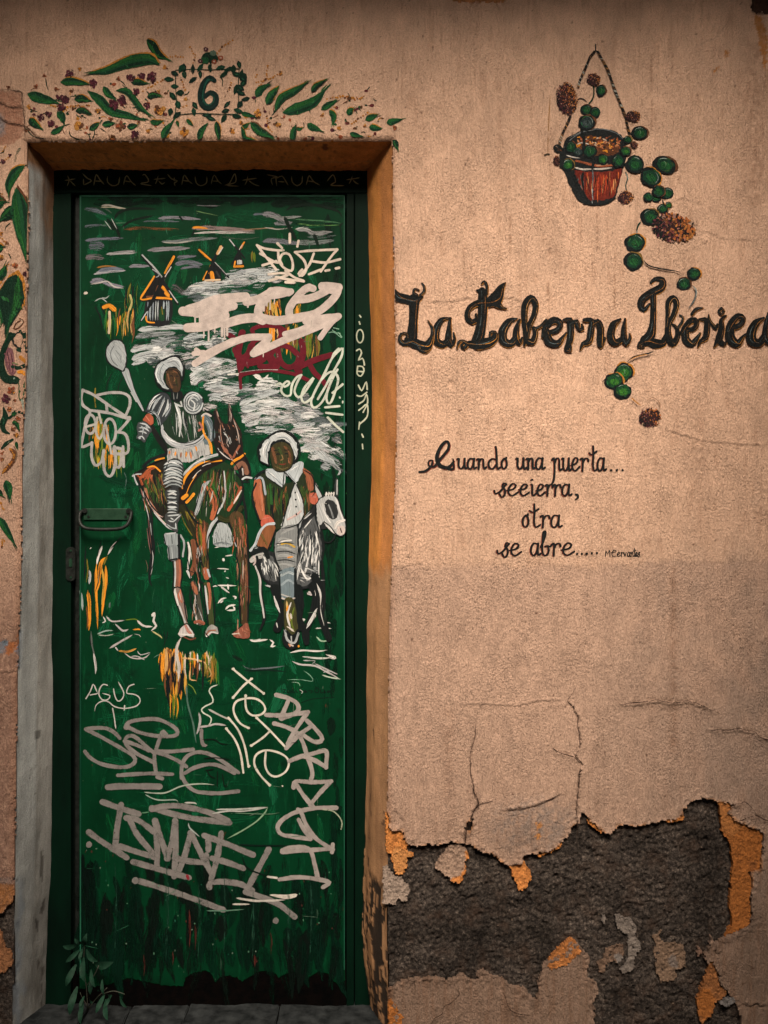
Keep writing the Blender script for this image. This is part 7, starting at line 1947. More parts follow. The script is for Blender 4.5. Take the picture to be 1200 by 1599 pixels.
# --- grey donkey and its rider, equally plain
def donkey():
    FR(370, 640, 4.1)
    FILL('95,940 110,890 170,880 260,900 400,700 500,600 540,760 550,900 520,1040 480,1120 400,1150 240,1140 150,1060 130,1000', (.018, .021, .023), .06)
    S('390,720,20 440,700,60 490,640,50', 50, (.015, .017, .018), .1)
    for s, w_ in (('170,930 200,1010 230,1090', 16), ('440,780 470,860 490,980', 18), ('470,760 500,850 505,960', 16), ('420,770 450,900 450,1010', 12), ('400,990 430,1070 500,1060 510,1000', 26), ('380,1000 410,1060 470,1090', 16), ('180,1120 230,1135 300,1130', 12), ('480,720 510,700', 12), ('400,760 420,700 470,650', 10), ('500,780 530,850 540,960', 14), ('520,900 545,960', 10), ('430,700 480,660', 9)):
        S(s, w_, random.choice([(.34, .37, .38), (.43, .46, .46), (.48, .49, .48)]), .34, (.12, .25))
    # tail and quarters
    S('100,960 130,940 165,930', 40, (.40, .40, .385), .34); S('105,930 120,970 110,990', 12, (.5, .42, .40), .3); S('130,940,16 150,1040,22 155,1160,20 170,1260,22 176,1340,22 150,1410,10', 20, K, .12); S('120,1000,10 148,1080,15 152,1180,12 168,1270,12 176,1330,8', 12, (.48, .48, .46), .26)
    # head
    FILL('505,600 520,560 560,545 620,550 655,580 670,640 690,700 695,740 680,800 640,800 590,760 540,760 510,700', (.018, .020, .021), .05)
    S('500,470 530,520 545,560', 16, K, .14); S('505,475 530,530 545,570', 9, (.48, .5, .5), .26); S('640,440 632,500 640,550', 13, K, .14); S('640,450 636,480', 6, (.4, .42, .42), .3); S('530,580,8 548,660,24 580,740,18', 20, (.48, .50, .50), .28); S('600,600,8 620,650,22 640,690,8', 18, (.30, .33, .34), .34); S('640,560,6 660,620,12', 10, (.50, .5, .5), .3); S('555,700 600,760 640,790', 20, (.55, .55, .53), .28)
    S('635,760,24 640,720,26 690,705,14', 22, (.60, .58, .55), .24); DISC(668, 770, 30, 36, (.55, .49, .46), .22); S('672,750 680,780', 8, (.2, .16, .15), .3); S('560,595 580,610', 7, W, .3); S('570,540 610,535', 10, (.5, .5, .48), .3); S('515,600 520,700 530,770', 9, (.5, .52, .52), .34)
    S('540,770 545,830 590,850 625,820 630,790', 10, K, .16); S('480,630 500,600', 9, K, .15)
    # legs
    for s, c_, w_ in (('240,1140,50 270,1230,46 290,1310,40 260,1400,54', K, 44), ('380,1150,90 390,1260,80 400,1340,44 440,1420,50 450,1490,30', K, 50), ('500,1080,60 540,1170,56 540,1280,52 560,1380,46 590,1465,40', K, 50), ('540,940 555,1100 560,1300', K, 22)):
        S(s, w_, c_, .07)
    for s, w_ in (('240,1190,10 262,1250,30 280,1290,10', 22), ('500,1110 540,1180 535,1250', 22), ('450,1170 490,1180', 34), ('470,1330,30 490,1290,40 520,1270,10', 34), ('440,1400 480,1340 510,1310', 26), ('540,1140 550,1200', 10), ('545,1340 560,1400', 8), ('250,1370 262,1400', 8)):
        S(s, w_, random.choice([(.40, .41, .41), (.48, .45, .44)]), .34, (.1, .25))
_donkey = donkey
def donkey():
    _donkey()
    FR(370, 640, 4.1)
    G1, G2, G3 = (.075, .082, .085), (.34, .365, .37), (.58, .60, .59)
    FILL('400,800 440,740 500,680 530,760 545,900 520,1030 470,1110 400,1130 380,1040', G1, .30, 1.2, 75)
    FILL('180,920 240,960 260,1090 190,1080 160,1000', G1, .36, 1.2, 75); FILL('540,600 600,560 640,590 660,660 640,720 580,690', (.10, .11, .115), .34, 1.2, 70)
    DABS(400, 760, 530, 980, 54, 110, 10, [G2, G3, G3, K, (.62, .63, .62)], 98, 12, .36, 71); DABS(390, 1000, 500, 1090, 24, 60, 9, [G2, G3, K], 20, 20, .40, 72); DABS(160, 930, 250, 1040, 22, 70, 10, [G2, G3, K, G3], 80, 16, .40, 73)
    for s_, w_ in (('400,760 385,860 380,980', 9), ('545,760 560,880 540,1000', 9), ('400,1150 470,1130 520,1050', 8), ('505,600 515,690 540,760', 8), ('560,545 640,560 672,640 694,710', 8), ('470,760 480,880 470,1000', 7), ('430,820 435,940', 6), ('150,1060 240,1130 380,1150', 8)): S(s_, w_, K, .2, (.1, .2))
    for s_, w_ in (('530,590 545,660 580,740', 10), ('600,590 625,650', 8), ('430,760 480,700', 8), ('500,780 525,860 530,940', 9), ('410,1010 450,1080 500,1060', 12), ('560,700 600,755 640,790', 10)): S(s_, w_, (.64, .65, .63), .34, (.2, .3))
    # legs, clean
    for q, w_ in (('255,1140,46 272,1230,40 286,1310,34 262,1400,46', 40), ('500,1070,54 542,1170,50 548,1290,44 566,1390,40 594,1460,36', 40), ('480,1130,46 505,1200,42 480,1320,40 440,1430,44 448,1492,30', 40), ('390,1150,70 398,1270,56 404,1400,30', 50)): S(q, w_, K, .06)
    for q, w_ in (('238,1190,8 258,1250,18 278,1300,10', 14), ('512,1110,10 540,1190,18 542,1290,12 560,1380,8', 14), ('515,1270,14 480,1340,22 446,1400,14', 20), ('495,1150 505,1190', 10), ('255,1360 262,1395', 8)): S(q, w_, (.56, .56, .54), .26, (.15, .2))
    # head, clean
    FILL('498,466 512,476 534,520 552,560 536,580 512,540', (.40, .42, .42), .14); FILL('640,436 652,500 650,552 630,556 626,500', (.03, .035, .036), .1); S('644,450 642,540', 7, (.40, .42, .42), .3)
    FILL('512,600 534,566 575,548 625,550 652,580 668,640 690,700 698,760 676,806 640,796 600,745 560,712 530,740 516,690', (.40, .42, .42), .12, .8, 70)
    FILL('566,590 600,575 636,600 650,660 630,700 596,690 572,650', (.022, .025, .026), .14, .8, 70); S('590,610 606,650 618,690', 12, (.20, .22, .225), .34); S('548,600 562,660 600,720', 10, (.60, .61, .60), .28); S('640,580 662,650 680,700', 9, (.60, .61, .60), .28)
    S('512,600 534,566 575,548 625,550 652,580 668,640 692,700 700,765 678,808 640,798 600,748 560,716', 7, K, .1); S('500,468 540,530 552,560', 7, K, .12)
    S('630,755,18 648,722,22 690,706,12', 18, (.62, .60, .57), .2); DISC(668, 772, 27, 32, (.55, .48, .45), .18); S('664,760 672,784', 8, (.10, .07, .07), .2); DISC(572, 604, 11, 8, K, .05); DISC(572, 602, 3, 3, W, .05)
    for x in (572, 588, 604, 620): S([(x, 548), (x + 3, 530)], 9, W, .2)
dpart('painted_donkey', door, donkey, 'painted grey and white donkey')
def rider_b():
    FR(370, 640, 4.1)
    # waistcoat
    FILL('110,460 160,410 250,400 330,470 420,400 480,430 495,520 490,600 440,680 380,740 290,760 200,760 160,600 130,520', (.016, .026, .012), .08)
    DABS(190, 470, 330, 560, 28, 190, 17, [(.10, .045, .018), (.025, .06, .014), (.03, .08, .02), (.19, .075, .03), K], 90, 8, .40, 61); DABS(395, 470, 470, 540, 18, 140, 18, [(.10, .05, .02), (.03, .06, .014), (.16, .07, .03)], 96, 12, .40, 62)
    S('430,380,20 465,430,56 475,500,40', 50, (.26, .09, .045), .32); S('240,500 230,640 240,740', 12, K, .25); S('215,480 225,600', 18, (.02, .085, .02), .36)
    # arm
    S('135,460,44 140,560,64 160,680,50', 56, (.36, .115, .055), .2); S('150,470 160,560 165,640', 14, (.46, .18, .10), .36); S('120,440 165,440 185,540', 14, (.30, .35, .38), .3); S('110,440 150,400 200,380', 9, K, .2); S('125,470 100,560 150,720', 11, K, .15)
    FILL('160,700 200,670 232,700 240,730 190,740 160,745', (.44, .10, .06), .14); S('165,700 215,690', 8, (.55, .2, .14), .34)
    FILL('130,860 150,780 200,730 245,740 240,800 200,900 140,880', (.22, .085, .035), .16); S('160,800 190,860', 20, (.12, .08, .025), .4); S('90,900 120,860 150,780 190,735 240,728', 17, (.42, .47, .50), .22); S('95,895 120,880 165,885', 15, (.40, .45, .47), .24); S('200,900 240,800 250,770', 11, K, .14); S('100,920 170,890 200,940', 30, K, .15)
    FILL('462,550 480,530 510,535 520,580 500,605 470,590', (.42, .11, .065), .14); S('475,550 505,560', 8, (.55, .2, .15), .3)
    # shirt front
    FILL('372,470 395,500 420,580 430,660 400,720 340,750 285,755 300,690 340,580', (.42, .45, .45), .14, .8, 80); S('330,700 370,680 410,650', 18, (.52, .36, .33), .42); S('350,600 330,690', 12, (.52, .54, .54), .36)
    for y in (530, 575, 620, 668): DISC(376 + (y - 530) * .05, y, 6, 7, K, .05, 0, 8, .3)
    S('372,470 340,560 290,750', 8, K, .15); S('385,480 425,580 432,660', 8, K, .15)
    # collar
    FILL('190,380 240,380 310,410 295,495 240,460 195,430', (.42, .47, .49), .14, .6, 60); FILL('310,400 370,345 425,335 420,400 378,470 345,440', (.42, .47, .49), .14, .6, 110); S('200,400 250,440 290,480', 7, (.22, .26, .28), .34); S('330,405 375,460', 6, (.22, .26, .28), .34); S('305,400 296,495', 7, K, .16); S('312,402 376,472', 7, K, .16); S('190,430 292,500', 7, K, .2)
    # face as bare brush colour, round white cap
    FILL('215,300 225,230 290,205 345,230 362,300 345,370 290,395 240,380', (.040, .036, .015), .08); S('230,250 240,290 250,330', 26, (.14, .062, .03), .36); S('310,240 340,280 340,340', 22, (.12, .055, .025), .38); S('270,250 290,300 280,360', 24, (.04, .06, .018), .4); S('250,360 290,380 325,370', 12, (.10, .075, .03), .4)
    FILL('150,330 138,270 150,225 190,185 230,150 290,138 350,160 390,210 402,270 385,330 365,350 368,290 340,230 290,200 230,225 208,290 212,360 185,350', K, .08)
    FILL('160,325 148,270 160,232 196,192 236,160 290,148 345,168 382,215 392,270 378,318 366,280 342,220 290,188 226,212 200,285 202,345 180,335', (.42, .455, .46), .12, 1.3, 60)
    for s, w_ in (('200,230 180,280 190,330', 14), ('250,170 300,160 350,190', 14), ('290,175 340,205 365,260', 9), ('165,250 160,300', 9)): S(s, w_, (.52, .54, .54), .36, (.15, .2))
    for s in ('215,200 195,250 190,310', '260,180 310,178 350,215'): S(s, 6, (.15, .18, .19), .3, (.1, .2))
    # breeches, leg, foot
    FILL('250,800 300,750 380,740 390,860 385,960 370,1020 290,1030 250,960 245,880', (.20, .215, .215), .14)
    for s, w_ in (('260,840 300,820 360,840', 18), ('250,890 300,880 380,900', 18), ('255,940 310,930 380,950', 20), ('265,990 310,990 370,1000', 22), ('280,800 320,770 370,760', 20)): S(s, w_, random.choice([(.30, .315, .31), (.38, .39, .38), (.24, .26, .26)]), .34, (.1, .2))
    S('290,860 330,855 370,875', 16, (.46, .30, .05), .36); S('265,860 300,840 350,835', 9, W, .3); S('330,945 355,940', 10, OG, .3)
    for s in ('245,860 300,850 370,855', '250,910 320,905 385,925', '255,965 320,960 380,975', '270,1030 330,1020 380,1000'): S(s, 7, K, .2, (.1, .2))
    FILL('275,1040 370,1010 372,1120 365,1205 290,1210 280,1140', (.15, .20, .225), .14); S('285,1060 330,1040 360,1050', 16, (.34, .40, .42), .32); S('290,1120 330,1090 365,1110', 16, (.26, .32, .35), .34); S('285,1180 340,1200', 12, (.4, .4, .38), .34); S('275,1050 282,1200', 8, K, .16); S('372,1020 372,1200', 9, K, .16); S('290,1205 330,1215 370,1205', 10, (.5, .46, .42), .3)
    FILL('305,1215 365,1215 385,1330 395,1440 330,1440 300,1380', (.05, .05, .018), .12)
    for s, c_ in (('320,1220 330,1300 360,1380', (.5, .36, .14)), ('350,1230 325,1310 345,1400', W), ('370,1260 350,1350 370,1420', (.1, .14, .02)), ('330,1250 320,1290', OG), ('320,1385 345,1400 370,1420', (.58, .52, .45)), ('345,1300 352,1340', (.55, .5, .44))): S(s, 13, c_, .28, (.1, .2))
    FILL('290,1470 310,1400 360,1440 395,1400 400,1470 385,1520 345,1535 310,1510', K, .08); S('310,1410 325,1470 370,1490 395,1430', 16, (.36, .385, .39), .28); S('340,1500 360,1510', 12, (.5, .44, .4), .3); S('350,1450 352,1480', 8, (.36, .38, .38), .3); S('335,1500 342,1512', 10, (.45, .2, .12), .3); DISC(397, 1512, 7, 7, OG, .1)
_riderb = rider_b
def rider_b():
    _riderb()
    FR(370, 640, 4.1)
    for q in ('250,288 266,282 280,288', '306,284 320,280 334,286'): S(q, 8, K, .15, (.1, .2))
    S('290,290 298,316 284,322', 7, (.2, .11, .05), .3); S('268,346 294,350 318,344', 8, (.16, .03, .02), .2, (.2, .2)); S('262,372 300,384', 9, (.12, .1, .04), .4); S('240,262 270,256', 6, K, .3); S('306,258 336,258', 6, K, .3); S('240,310 252,340', 12, (.24, .10, .05), .42); S('330,310 336,336', 10, (.24, .10, .05), .42)
    for q, w_ in (('205,195 170,250 172,300', 9), ('240,160 300,148 350,175', 9), ('210,400 260,445', 8), ('340,390 400,355', 8), ('380,520 410,600', 8)): S(q, w_, (.66, .68, .67), .36, (.2, .3))
dpart('painted_rider', door, rider_b, 'painted rider with round white cap and waistcoat on a grey mount')

def outlines():
    FR(200, 520, 5.33)
    for q, w_ in (('225,320 232,280 270,235 330,205 390,186 440,198 468,250 474,330 462,400', 7), ('222,340 236,420 290,475 370,490', 7), ('310,330 330,310 400,312 436,360 444,440 430,486', 7), ('150,650 170,590 225,520 290,492 345,520 368,590', 8), ('270,775 240,700 190,660 145,662', 8), ('268,780 280,850 330,930', 9), ('350,1060 330,1100 300,1180', 8), ('470,940 560,920 640,860', 7), ('690,640 640,620', 8), ('700,690 712,780 704,900', 7), ('840,590 880,700 945,820', 9), ('735,640 720,760 716,900 760,1020', 9), ('960,990 1010,1090 1026,1190', 9), ('850,1050 900,1100 945,1200', 7),
                  ('46,1180 110,1140 220,1080 320,1046', 8), ('456,1340 480,1240 550,1140 650,1080 790,1045', 7), ('470,1420 560,1560 640,1600', 8), ('960,1270 950,1380 890,1500', 10)): S(q, w_, K, .10, (.15, .2))
    for q, w_ in (('236,330 244,300 275,260', 6), ('340,240 395,220 430,236', 6), ('176,640 200,590 235,550', 6), ('250,690 290,600 310,560', 6), ('330,640 345,590', 6), ('300,810 350,880 420,915', 6), ('320,1095 370,1075 430,1100', 6), ('305,1150 360,1135 430,1160', 6), ('310,1215 370,1200 430,1225', 6), ('335,1350 370,1338 404,1352', 6), ('335,1420 370,1408 408,1420', 6), ('480,1170 560,1085 680,1030', 6), ('500,600 520,540 570,520', 6)): S(q, w_, (.68, .70, .70), .30, (.2, .3))
    FR(370, 640, 4.1)
    for q, w_ in (('145,330 132,270 148,218 195,178 240,146 295,132 355,155 396,208 408,275 388,340', 7), ('212,300 228,228 290,202 345,232 366,296 348,370 290,398 238,382 214,320', 6), ('115,450 160,405 200,385', 7), ('420,380 485,425 500,520 480,560', 8), ('285,758 340,752 405,722 434,660', 7), ('250,800 240,880 252,960 290,1035', 7), ('392,750 396,880 385,970', 7), ('280,1040 272,1120 288,1210', 6), ('376,1015 378,1110 368,1208', 7), ('300,1215 302,1380 330,1440', 7), ('372,1210 392,1320 400,1440', 8), ('98,920 118,880 170,880', 8), ('510,600 505,690 530,770', 8), ('530,780 556,880 540,1020', 8), ('500,1060 545,1170 545,1290 590,1460', 8), ('470,1100 500,1180 480,1290', 7)): S(q, w_, K, .10, (.15, .2))
    FR(230, 700, 5.158)
    for q, w_ in (('205,900 215,1000 208,1110 218,1180 250,1290 290,1400', 7), ('280,890 285,1010 272,1110 300,1220 322,1390', 7), ('330,760 325,850 340,960 355,1080 345,1200 372,1300 392,1400', 7), ('410,760 432,880 418,1000 440,1140 462,1300 470,1400', 7), ('486,800 506,960 528,1120 545,1280 548,1420', 7), ('452,1080 470,1220 494,1400', 7), ('724,780 722,880 748,1000 742,1200 752,1420', 8), ('806,620 822,880 822,1080 816,1400', 8)): S(q, w_, K, .12, (.1, .15))
    for q, w_ in (('230,910 234,1010 230,1100', 5), ('262,1160 275,1230', 6), ('350,800 362,900', 5), ('478,1120 490,1240', 5), ('775,900 772,1050', 4)): S(q, w_, (.60, .54, .50), .32, (.2, .3))
dpart('painted_outlines', door, outlines, 'loose black outlines and pale lights over the painted figures')['kind'] = 'stuff'
# --- graffiti -------------------------------------------------------------------
def tag_spray():
    FR(330, 420, 5.217)
    c = SG
    for s, w_ in (('-180,330 40,270 280,240 560,210 640,190', 150), ('-200,400 100,420 500,420 800,300 1000,170', 150), ('-120,740 200,600 500,620 900,460 1030,390', 130)):
        S(s, w_, c, .70, wob=.1)
    for s, w_ in (('-180,330 -80,300 40,250 180,235 280,230', 78), ('-230,345 -120,350 20,330 180,300', 74), ('-120,360 60,330 110,380', 80), ('80,330 110,420 60,440 -60,470 -190,480', 76), ('-60,420 60,380 110,350', 70), ('110,450 240,410 360,400 420,420', 74), ('290,270 400,240 520,180 630,190', 68), ('490,185 440,250 390,320 400,390 520,420 640,410 760,390', 72), ('440,230 560,210 650,185', 54),
                   ('640,400 640,320 700,230 760,170 800,150', 62), ('700,250 800,240 900,200 980,150', 64), ('800,150 830,160', 60), ('905,140 960,140 1040,150', 66), ('1040,150 1020,210 950,290 850,360 700,395 600,420', 62), ('900,150 980,180 1030,165', 50),
                   ('-130,770 0,690 150,610 300,560 470,555', 58), ('-60,700 60,640 180,585', 50), ('470,555 440,600 370,660 345,690', 60), ('345,690 440,650 620,570 800,500 960,430 1030,390', 60), ('600,530 740,490 900,400 1030,385', 44), ('770,430 900,400 1040,385', 52), ('1030,390 970,450 890,560', 46), ('-140,690 -60,680', 40), ('-120,660 -80,690', 40)):
        S(s, w_, c, .04, wob=.05)
    for x, y0, y1, w_ in ((-130, 350, 460, 13), (-90, 360, 470, 14), (-75, 350, 440, 10), (-40, 380, 480, 12), (10, 380, 440, 9), (60, 380, 430, 9), (90, 440, 545, 20), (110, 450, 570, 13), (132, 440, 540, 18), (40, 420, 470, 10), (-20, 500, 585, 14), (-60, 480, 560, 11), (430, 260, 340, 16), (480, 240, 330, 11), (455, 260, 300, 14), (30, 470, 520, 9), (515, 230, 285, 9), (425, 690, 716, 8), (300, 240, 310, 16)):
        S([(x, y0), (x + random.uniform(-2, 2), (y0 + y1) / 2), (x, y1)], w_, c, .04, wob=.06)
    for s in ('740,200 780,190', '930,240 960,225', '900,235 950,215', '440,215 450,216', '790,185 796,186', '370,250 372,255'): S(s, 9, (.16, .14, .13), .48)
dpart('graffiti_tag', door, lambda: (FR(330, 420, 5.217), [S(s, w_, DR, .05, wob=.08) for s, w_ in (
    ('150,540 180,560 200,600', 44), ('255,520 235,600 215,700', 56), ('200,660 230,720 240,800', 58), ('240,740 300,700 330,630', 56), ('250,760 330,760 420,730 440,690', 66), ('330,640 350,590 420,560', 40), ('340,490 400,465 500,465 570,480 620,520', 34), ('330,500 345,525', 30), ('560,480 570,540 540,600 500,680', 40), ('430,660 480,720 530,790', 66), ('500,640 560,620 640,640 700,690', 44), ('545,660 560,740 600,790 650,800 700,770 720,710', 46), ('735,590 750,660 740,740 690,800 720,840', 50), ('720,800 800,760 880,730 980,700', 48), ('800,770 840,840 900,900 940,950', 42), ('250,860 330,845 470,825 600,840 700,865 800,910', 30), ('232,790 236,870 242,970', 26), ('400,790 450,800 520,780', 50), ('290,770 300,800', 20), ('240,880 260,860 300,850', 30))],
    [S(s, 6, (.35, .25, .24), .48) for s in ('540,690 545,720', '700,700 712,720', '290,755 300,790', '740,620 736,640')]), 'dark red sprayed scrawl')
dpart('graffiti_tag', door, tag_spray, 'thick pale pink sprayed scrawl with drips')
def tag_cel():
    FR(330, 420, 5.217)
    c = (.48, .52, .44)
    for s in ('535,945 560,930 600,960 640,930 620,915 590,940 570,990 600,1030 645,1030 655,970 665,930 700,880 735,865', '735,865 700,930 680,1000 710,1045 750,1020 800,950 835,890 820,900 760,970 735,1050 760,1090 800,1070 830,1040',
              '1075,650 1060,720 1000,830 930,960 870,1060', '1060,650 990,720 920,860 850,990 815,1080 835,1130 880,1110 930,1040 990,890 1030,820', '900,900 950,850 1000,840 1035,890 1020,970 980,1080 955,1095 940,1060 950,990 1000,850', '990,1010 1030,975 1072,940', '930,1128 1045,1118', '938,1172 1070,1188', '950,1210 1010,1270 1076,1328', '1040,650 1000,690 990,720'):
        S(s, 19, c, .12, wob=.12)
    for s in ('1048,1045 1050,1050', '1073,1080 1072,1090'): S(s, 14, c, .1)
    for s in ('990,500 1020,520 1050,525', '1000,480 1040,490', '960,520 1000,515 1060,560', '1040,520 1065,555'): S(s, 9, (.22, .42, .3), .34)
    S('140,860 220,855', 14, W, .2); S('235,842 400,822 545,822', 5, (.5, .48, .46), .4)
dpart('graffiti_tag', door, tag_cel, 'thin pale green looping marker tag')
def tag_fox():
    FR(120, 300, 2.727)
    c = (.60, .52, .44)
    for s in ('768,226 800,240 855,248 880,248', '768,226 800,268 850,330', '782,262 840,296 858,300', '792,312 850,294', '858,250 862,290 880,320 915,335 920,300 905,265 880,262 866,285 875,310', '930,256 968,290 978,330 960,356 945,348 960,330', '1010,262 990,310 950,356', '930,256 990,250 1110,244', '1110,244 1080,280 1040,338', '1000,294 1060,300 1122,286', '990,350 1040,330', '908,178 908,215', '855,218 875,238', '945,208 940,232', '818,350 870,345 900,352 820,378', '850,362 900,372 968,380', '890,384 930,386 900,380', '890,335 925,362 965,378', '1060,335 1076,332', '1104,325 1118,322'):
        S(s, 10.5, c, .10, wob=.12)
dpart('graffiti_tag', door, tag_fox, 'small cream angular tag with rays above it')
def tag_left():
    FR(110, 520, 4.845)
    c = (.34, .335, .325)
    for s in ('95,432 180,470 290,545 430,640', '430,640 440,660 370,742', '95,432 82,500 100,550 150,595 120,680 95,790 88,860 160,835', '150,585 290,605 450,650', '205,470 300,452 400,455 450,490 450,550 425,615', '430,640 450,640', '275,545 280,600', '165,830 162,930 190,1000 235,975 255,890', '250,950 262,1050 300,1085 330,1040 345,930 335,860', '330,870 345,960 350,1015 380,1000 390,900', '360,750 410,760 436,810 432,905 330,915', '400,860 405,1010', '355,870 400,880'):
        S(s, 23, c, .24, wob=.13)
    for cx, cy, rx, ry in ((152, 690, 40, 72), (300, 745, 46, 96)): RING(cx, cy, rx, ry, 20, c, .14)
    for s in ('205,640 195,740 225,800 265,700', '215,600 235,680', '270,700 300,850 310,910', '120,710 190,690'): S(s, 18, (.40, .39, .35), .16)
    S('410,1060 425,1100 415,1180', 8, (.10, .16, .15), .44)
dpart('graffiti_tag', door, tag_left, 'silver marker tag in a box-like outline above the handle')
SV1 = (.20, .186, .175)
def tag_sekto():
    FR(110, 1030, 4.8)
    for s in ('118,522 250,590 400,675 475,725 485,765 440,800 350,805 230,780 150,735 112,690', '120,520 200,512 270,515 330,545 370,588', '416,508 440,470 520,450 640,445 730,475 795,520 800,560 740,575 640,570 520,545 440,508', '424,510 430,490', '620,765 520,715 440,660 412,610 430,575 480,575 560,640 630,700', '410,610 500,640 590,680', '690,545 655,640 632,720 638,800 645,840', '700,540 720,560', '640,685 760,688 920,672', '640,690 740,725 820,765 870,800', '835,885 838,800 870,730 940,695 1020,700 1110,740 1210,810 1260,845', '860,850 930,810 1030,785 1120,795 1230,850', '840,870 870,930 930,980 1000,995 1120,1000 1260,985', '360,866 480,858 620,852 765,858', '655,880 690,890'):
        S(s, 32, SV1, .29, wob=.12)
    S('284,955 400,948 670,950', 48, SV1, .18, wob=.08)
dpart('graffiti_tag', door, tag_sekto, 'silver marker tag with a long looping first letter')
def tag_agus():
    FR(110, 1030, 4.8)
    c = (.50, .49, .46)
    for s in ('118,292 150,240 172,185 190,215 205,250', '150,265 215,252', '278,192 250,185 225,210 215,260 240,300 280,300 298,270 240,252', '325,220 335,270 355,310 385,300 402,250 360,165', '478,185 440,200 424,250 470,258 510,275 525,310 500,345 440,362 390,365 330,350 290,318 255,308 215,322 190,350 184,388', '408,345 404,385', '318,365 330,430 342,520'):
        S(s, 9, c, .18, (0, .1))
dpart('graffiti_tag', door, tag_agus, 'small thin white marker name')
def tag_wavy():
    FR(110, 1030, 4.8)
    c = (.50, .55, .46)
    for s, w_, cc in (('1108,188 1060,205 1042,235 1065,280 1068,320 1010,350 985,375 1000,400 1045,425 1058,450 1040,490 990,505', 11, c), ('870,190 882,330 920,470 935,560 945,625', 14, (.07, .14, .11)), ('965,395 975,450 965,510 948,560', 18, (.36, .36, .35)), ('985,510 985,590 1000,640 1030,640', 30, SV1), ('965,505 1040,495 1090,482 1170,492', 16, (.42, .41, .39)), ('1035,370 1080,395 1140,425 1200,450', 15, (.40, .40, .36)), ('555,992 640,1000 720,995 820,952 900,935 1000,930 1080,938', 11, (.32, .38, .31)), ('565,1010 620,1040 680,1052 790,1050 810,1068', 10, (.28, .36, .30)), ('855,1072 930,1074 948,1085', 13, (.46, .46, .42)), ('1060,150 1030,165', 8, GY), ('880,180 920,210 945,260', 6, (.2, .3, .05))):
        S(s, w_, cc, .26, (.05, .15))
    for s in ('990,600 1080,598 1130,630 1190,632', '1000,740 1090,735 1200,750', '1020,820 1050,870 1090,890', '1105,830 1102,970', '1140,850 1160,950 1200,900', '1010,830 1080,820'): S(s, 9, (.004, .008, .006), .25, (.1, .2))
dpart('graffiti_scribble', door, tag_wavy, 'thin wavy white and teal scribbles')
def tag_xoto():
    FR(330, 1020, 4)
    c = (.60, .57, .48)
    for s in ('135,97 230,175 330,252', '255,158 200,205 135,280', '235,467 185,440 150,390 140,340 160,300 215,282 280,284 325,315 338,355 310,383 260,388 225,360 215,310 216,262', '284,402 370,485 470,592', '368,486 320,530 250,578', '367,825 310,765 272,700 275,645 310,615 355,606 420,620 470,650 486,690 465,740 410,770 365,755 338,700 342,608', '108,402 170,480 210,580 235,710', '95,470 150,540 185,630 202,745'):
        S(s, 13, c, .06, wob=.14)
    for x, y in ((138, 98), (252, 160), (138, 275), (328, 250), (216, 265), (234, 466), (285, 403), (252, 576), (470, 592), (366, 824), (236, 706), (96, 470), (446, 830)): DISC(x, y, 10 if x != 446 else 5, 9 if x != 446 else 5, c, .05, 0, 9, .3)
dpart('graffiti_tag', door, tag_xoto, 'slanting cream marker letters')
def tag_barba():
    FR(330, 1020, 4)
    c = (.33, .295, .272)
    for s in ('408,260 480,280 535,312 546,350 520,378 440,410', '485,290 460,350 435,405', '345,385 440,388 520,380 605,368', '605,368 560,430 520,490 480,565', '395,438 470,460 540,500 575,560 600,640 625,710 632,760 620,798', '600,422 650,470 690,520 685,548 640,550 560,500', '620,460 550,510 470,592', '490,672 560,645 640,625 718,612 718,712', '718,712 650,670 570,640', '515,838 530,800 640,805 750,800', '750,800 690,860 620,945', '528,810 580,890 640,962', '782,965 680,965 600,975 510,1000 440,1045 415,1090 440,1130 520,1145 620,1160', '545,975 570,985', '560,985 600,1080 660,1160 760,1225', '548,1040 580,1100 620,1150', '760,1195 755,1240', '445,1240 600,1230 755,1220', '445,1232 500,1212 580,1212 625,1240 650,1330 665,1400', '430,1412 540,1398 650,1408 738,1430 700,1460'):
        S(s, 29, c, .25, wob=.13)
    S('700,975 760,985 800,1020 818,1060 812,1098', 9, (.35, .40, .28), .32); S('440,260 400,270', 8, c, .2); S('355,1395 410,1402', 14, (.55, .52, .46), .14)
dpart('graffiti_tag', door, tag_barba, 'pinkish marker tag running down the edge of the door')
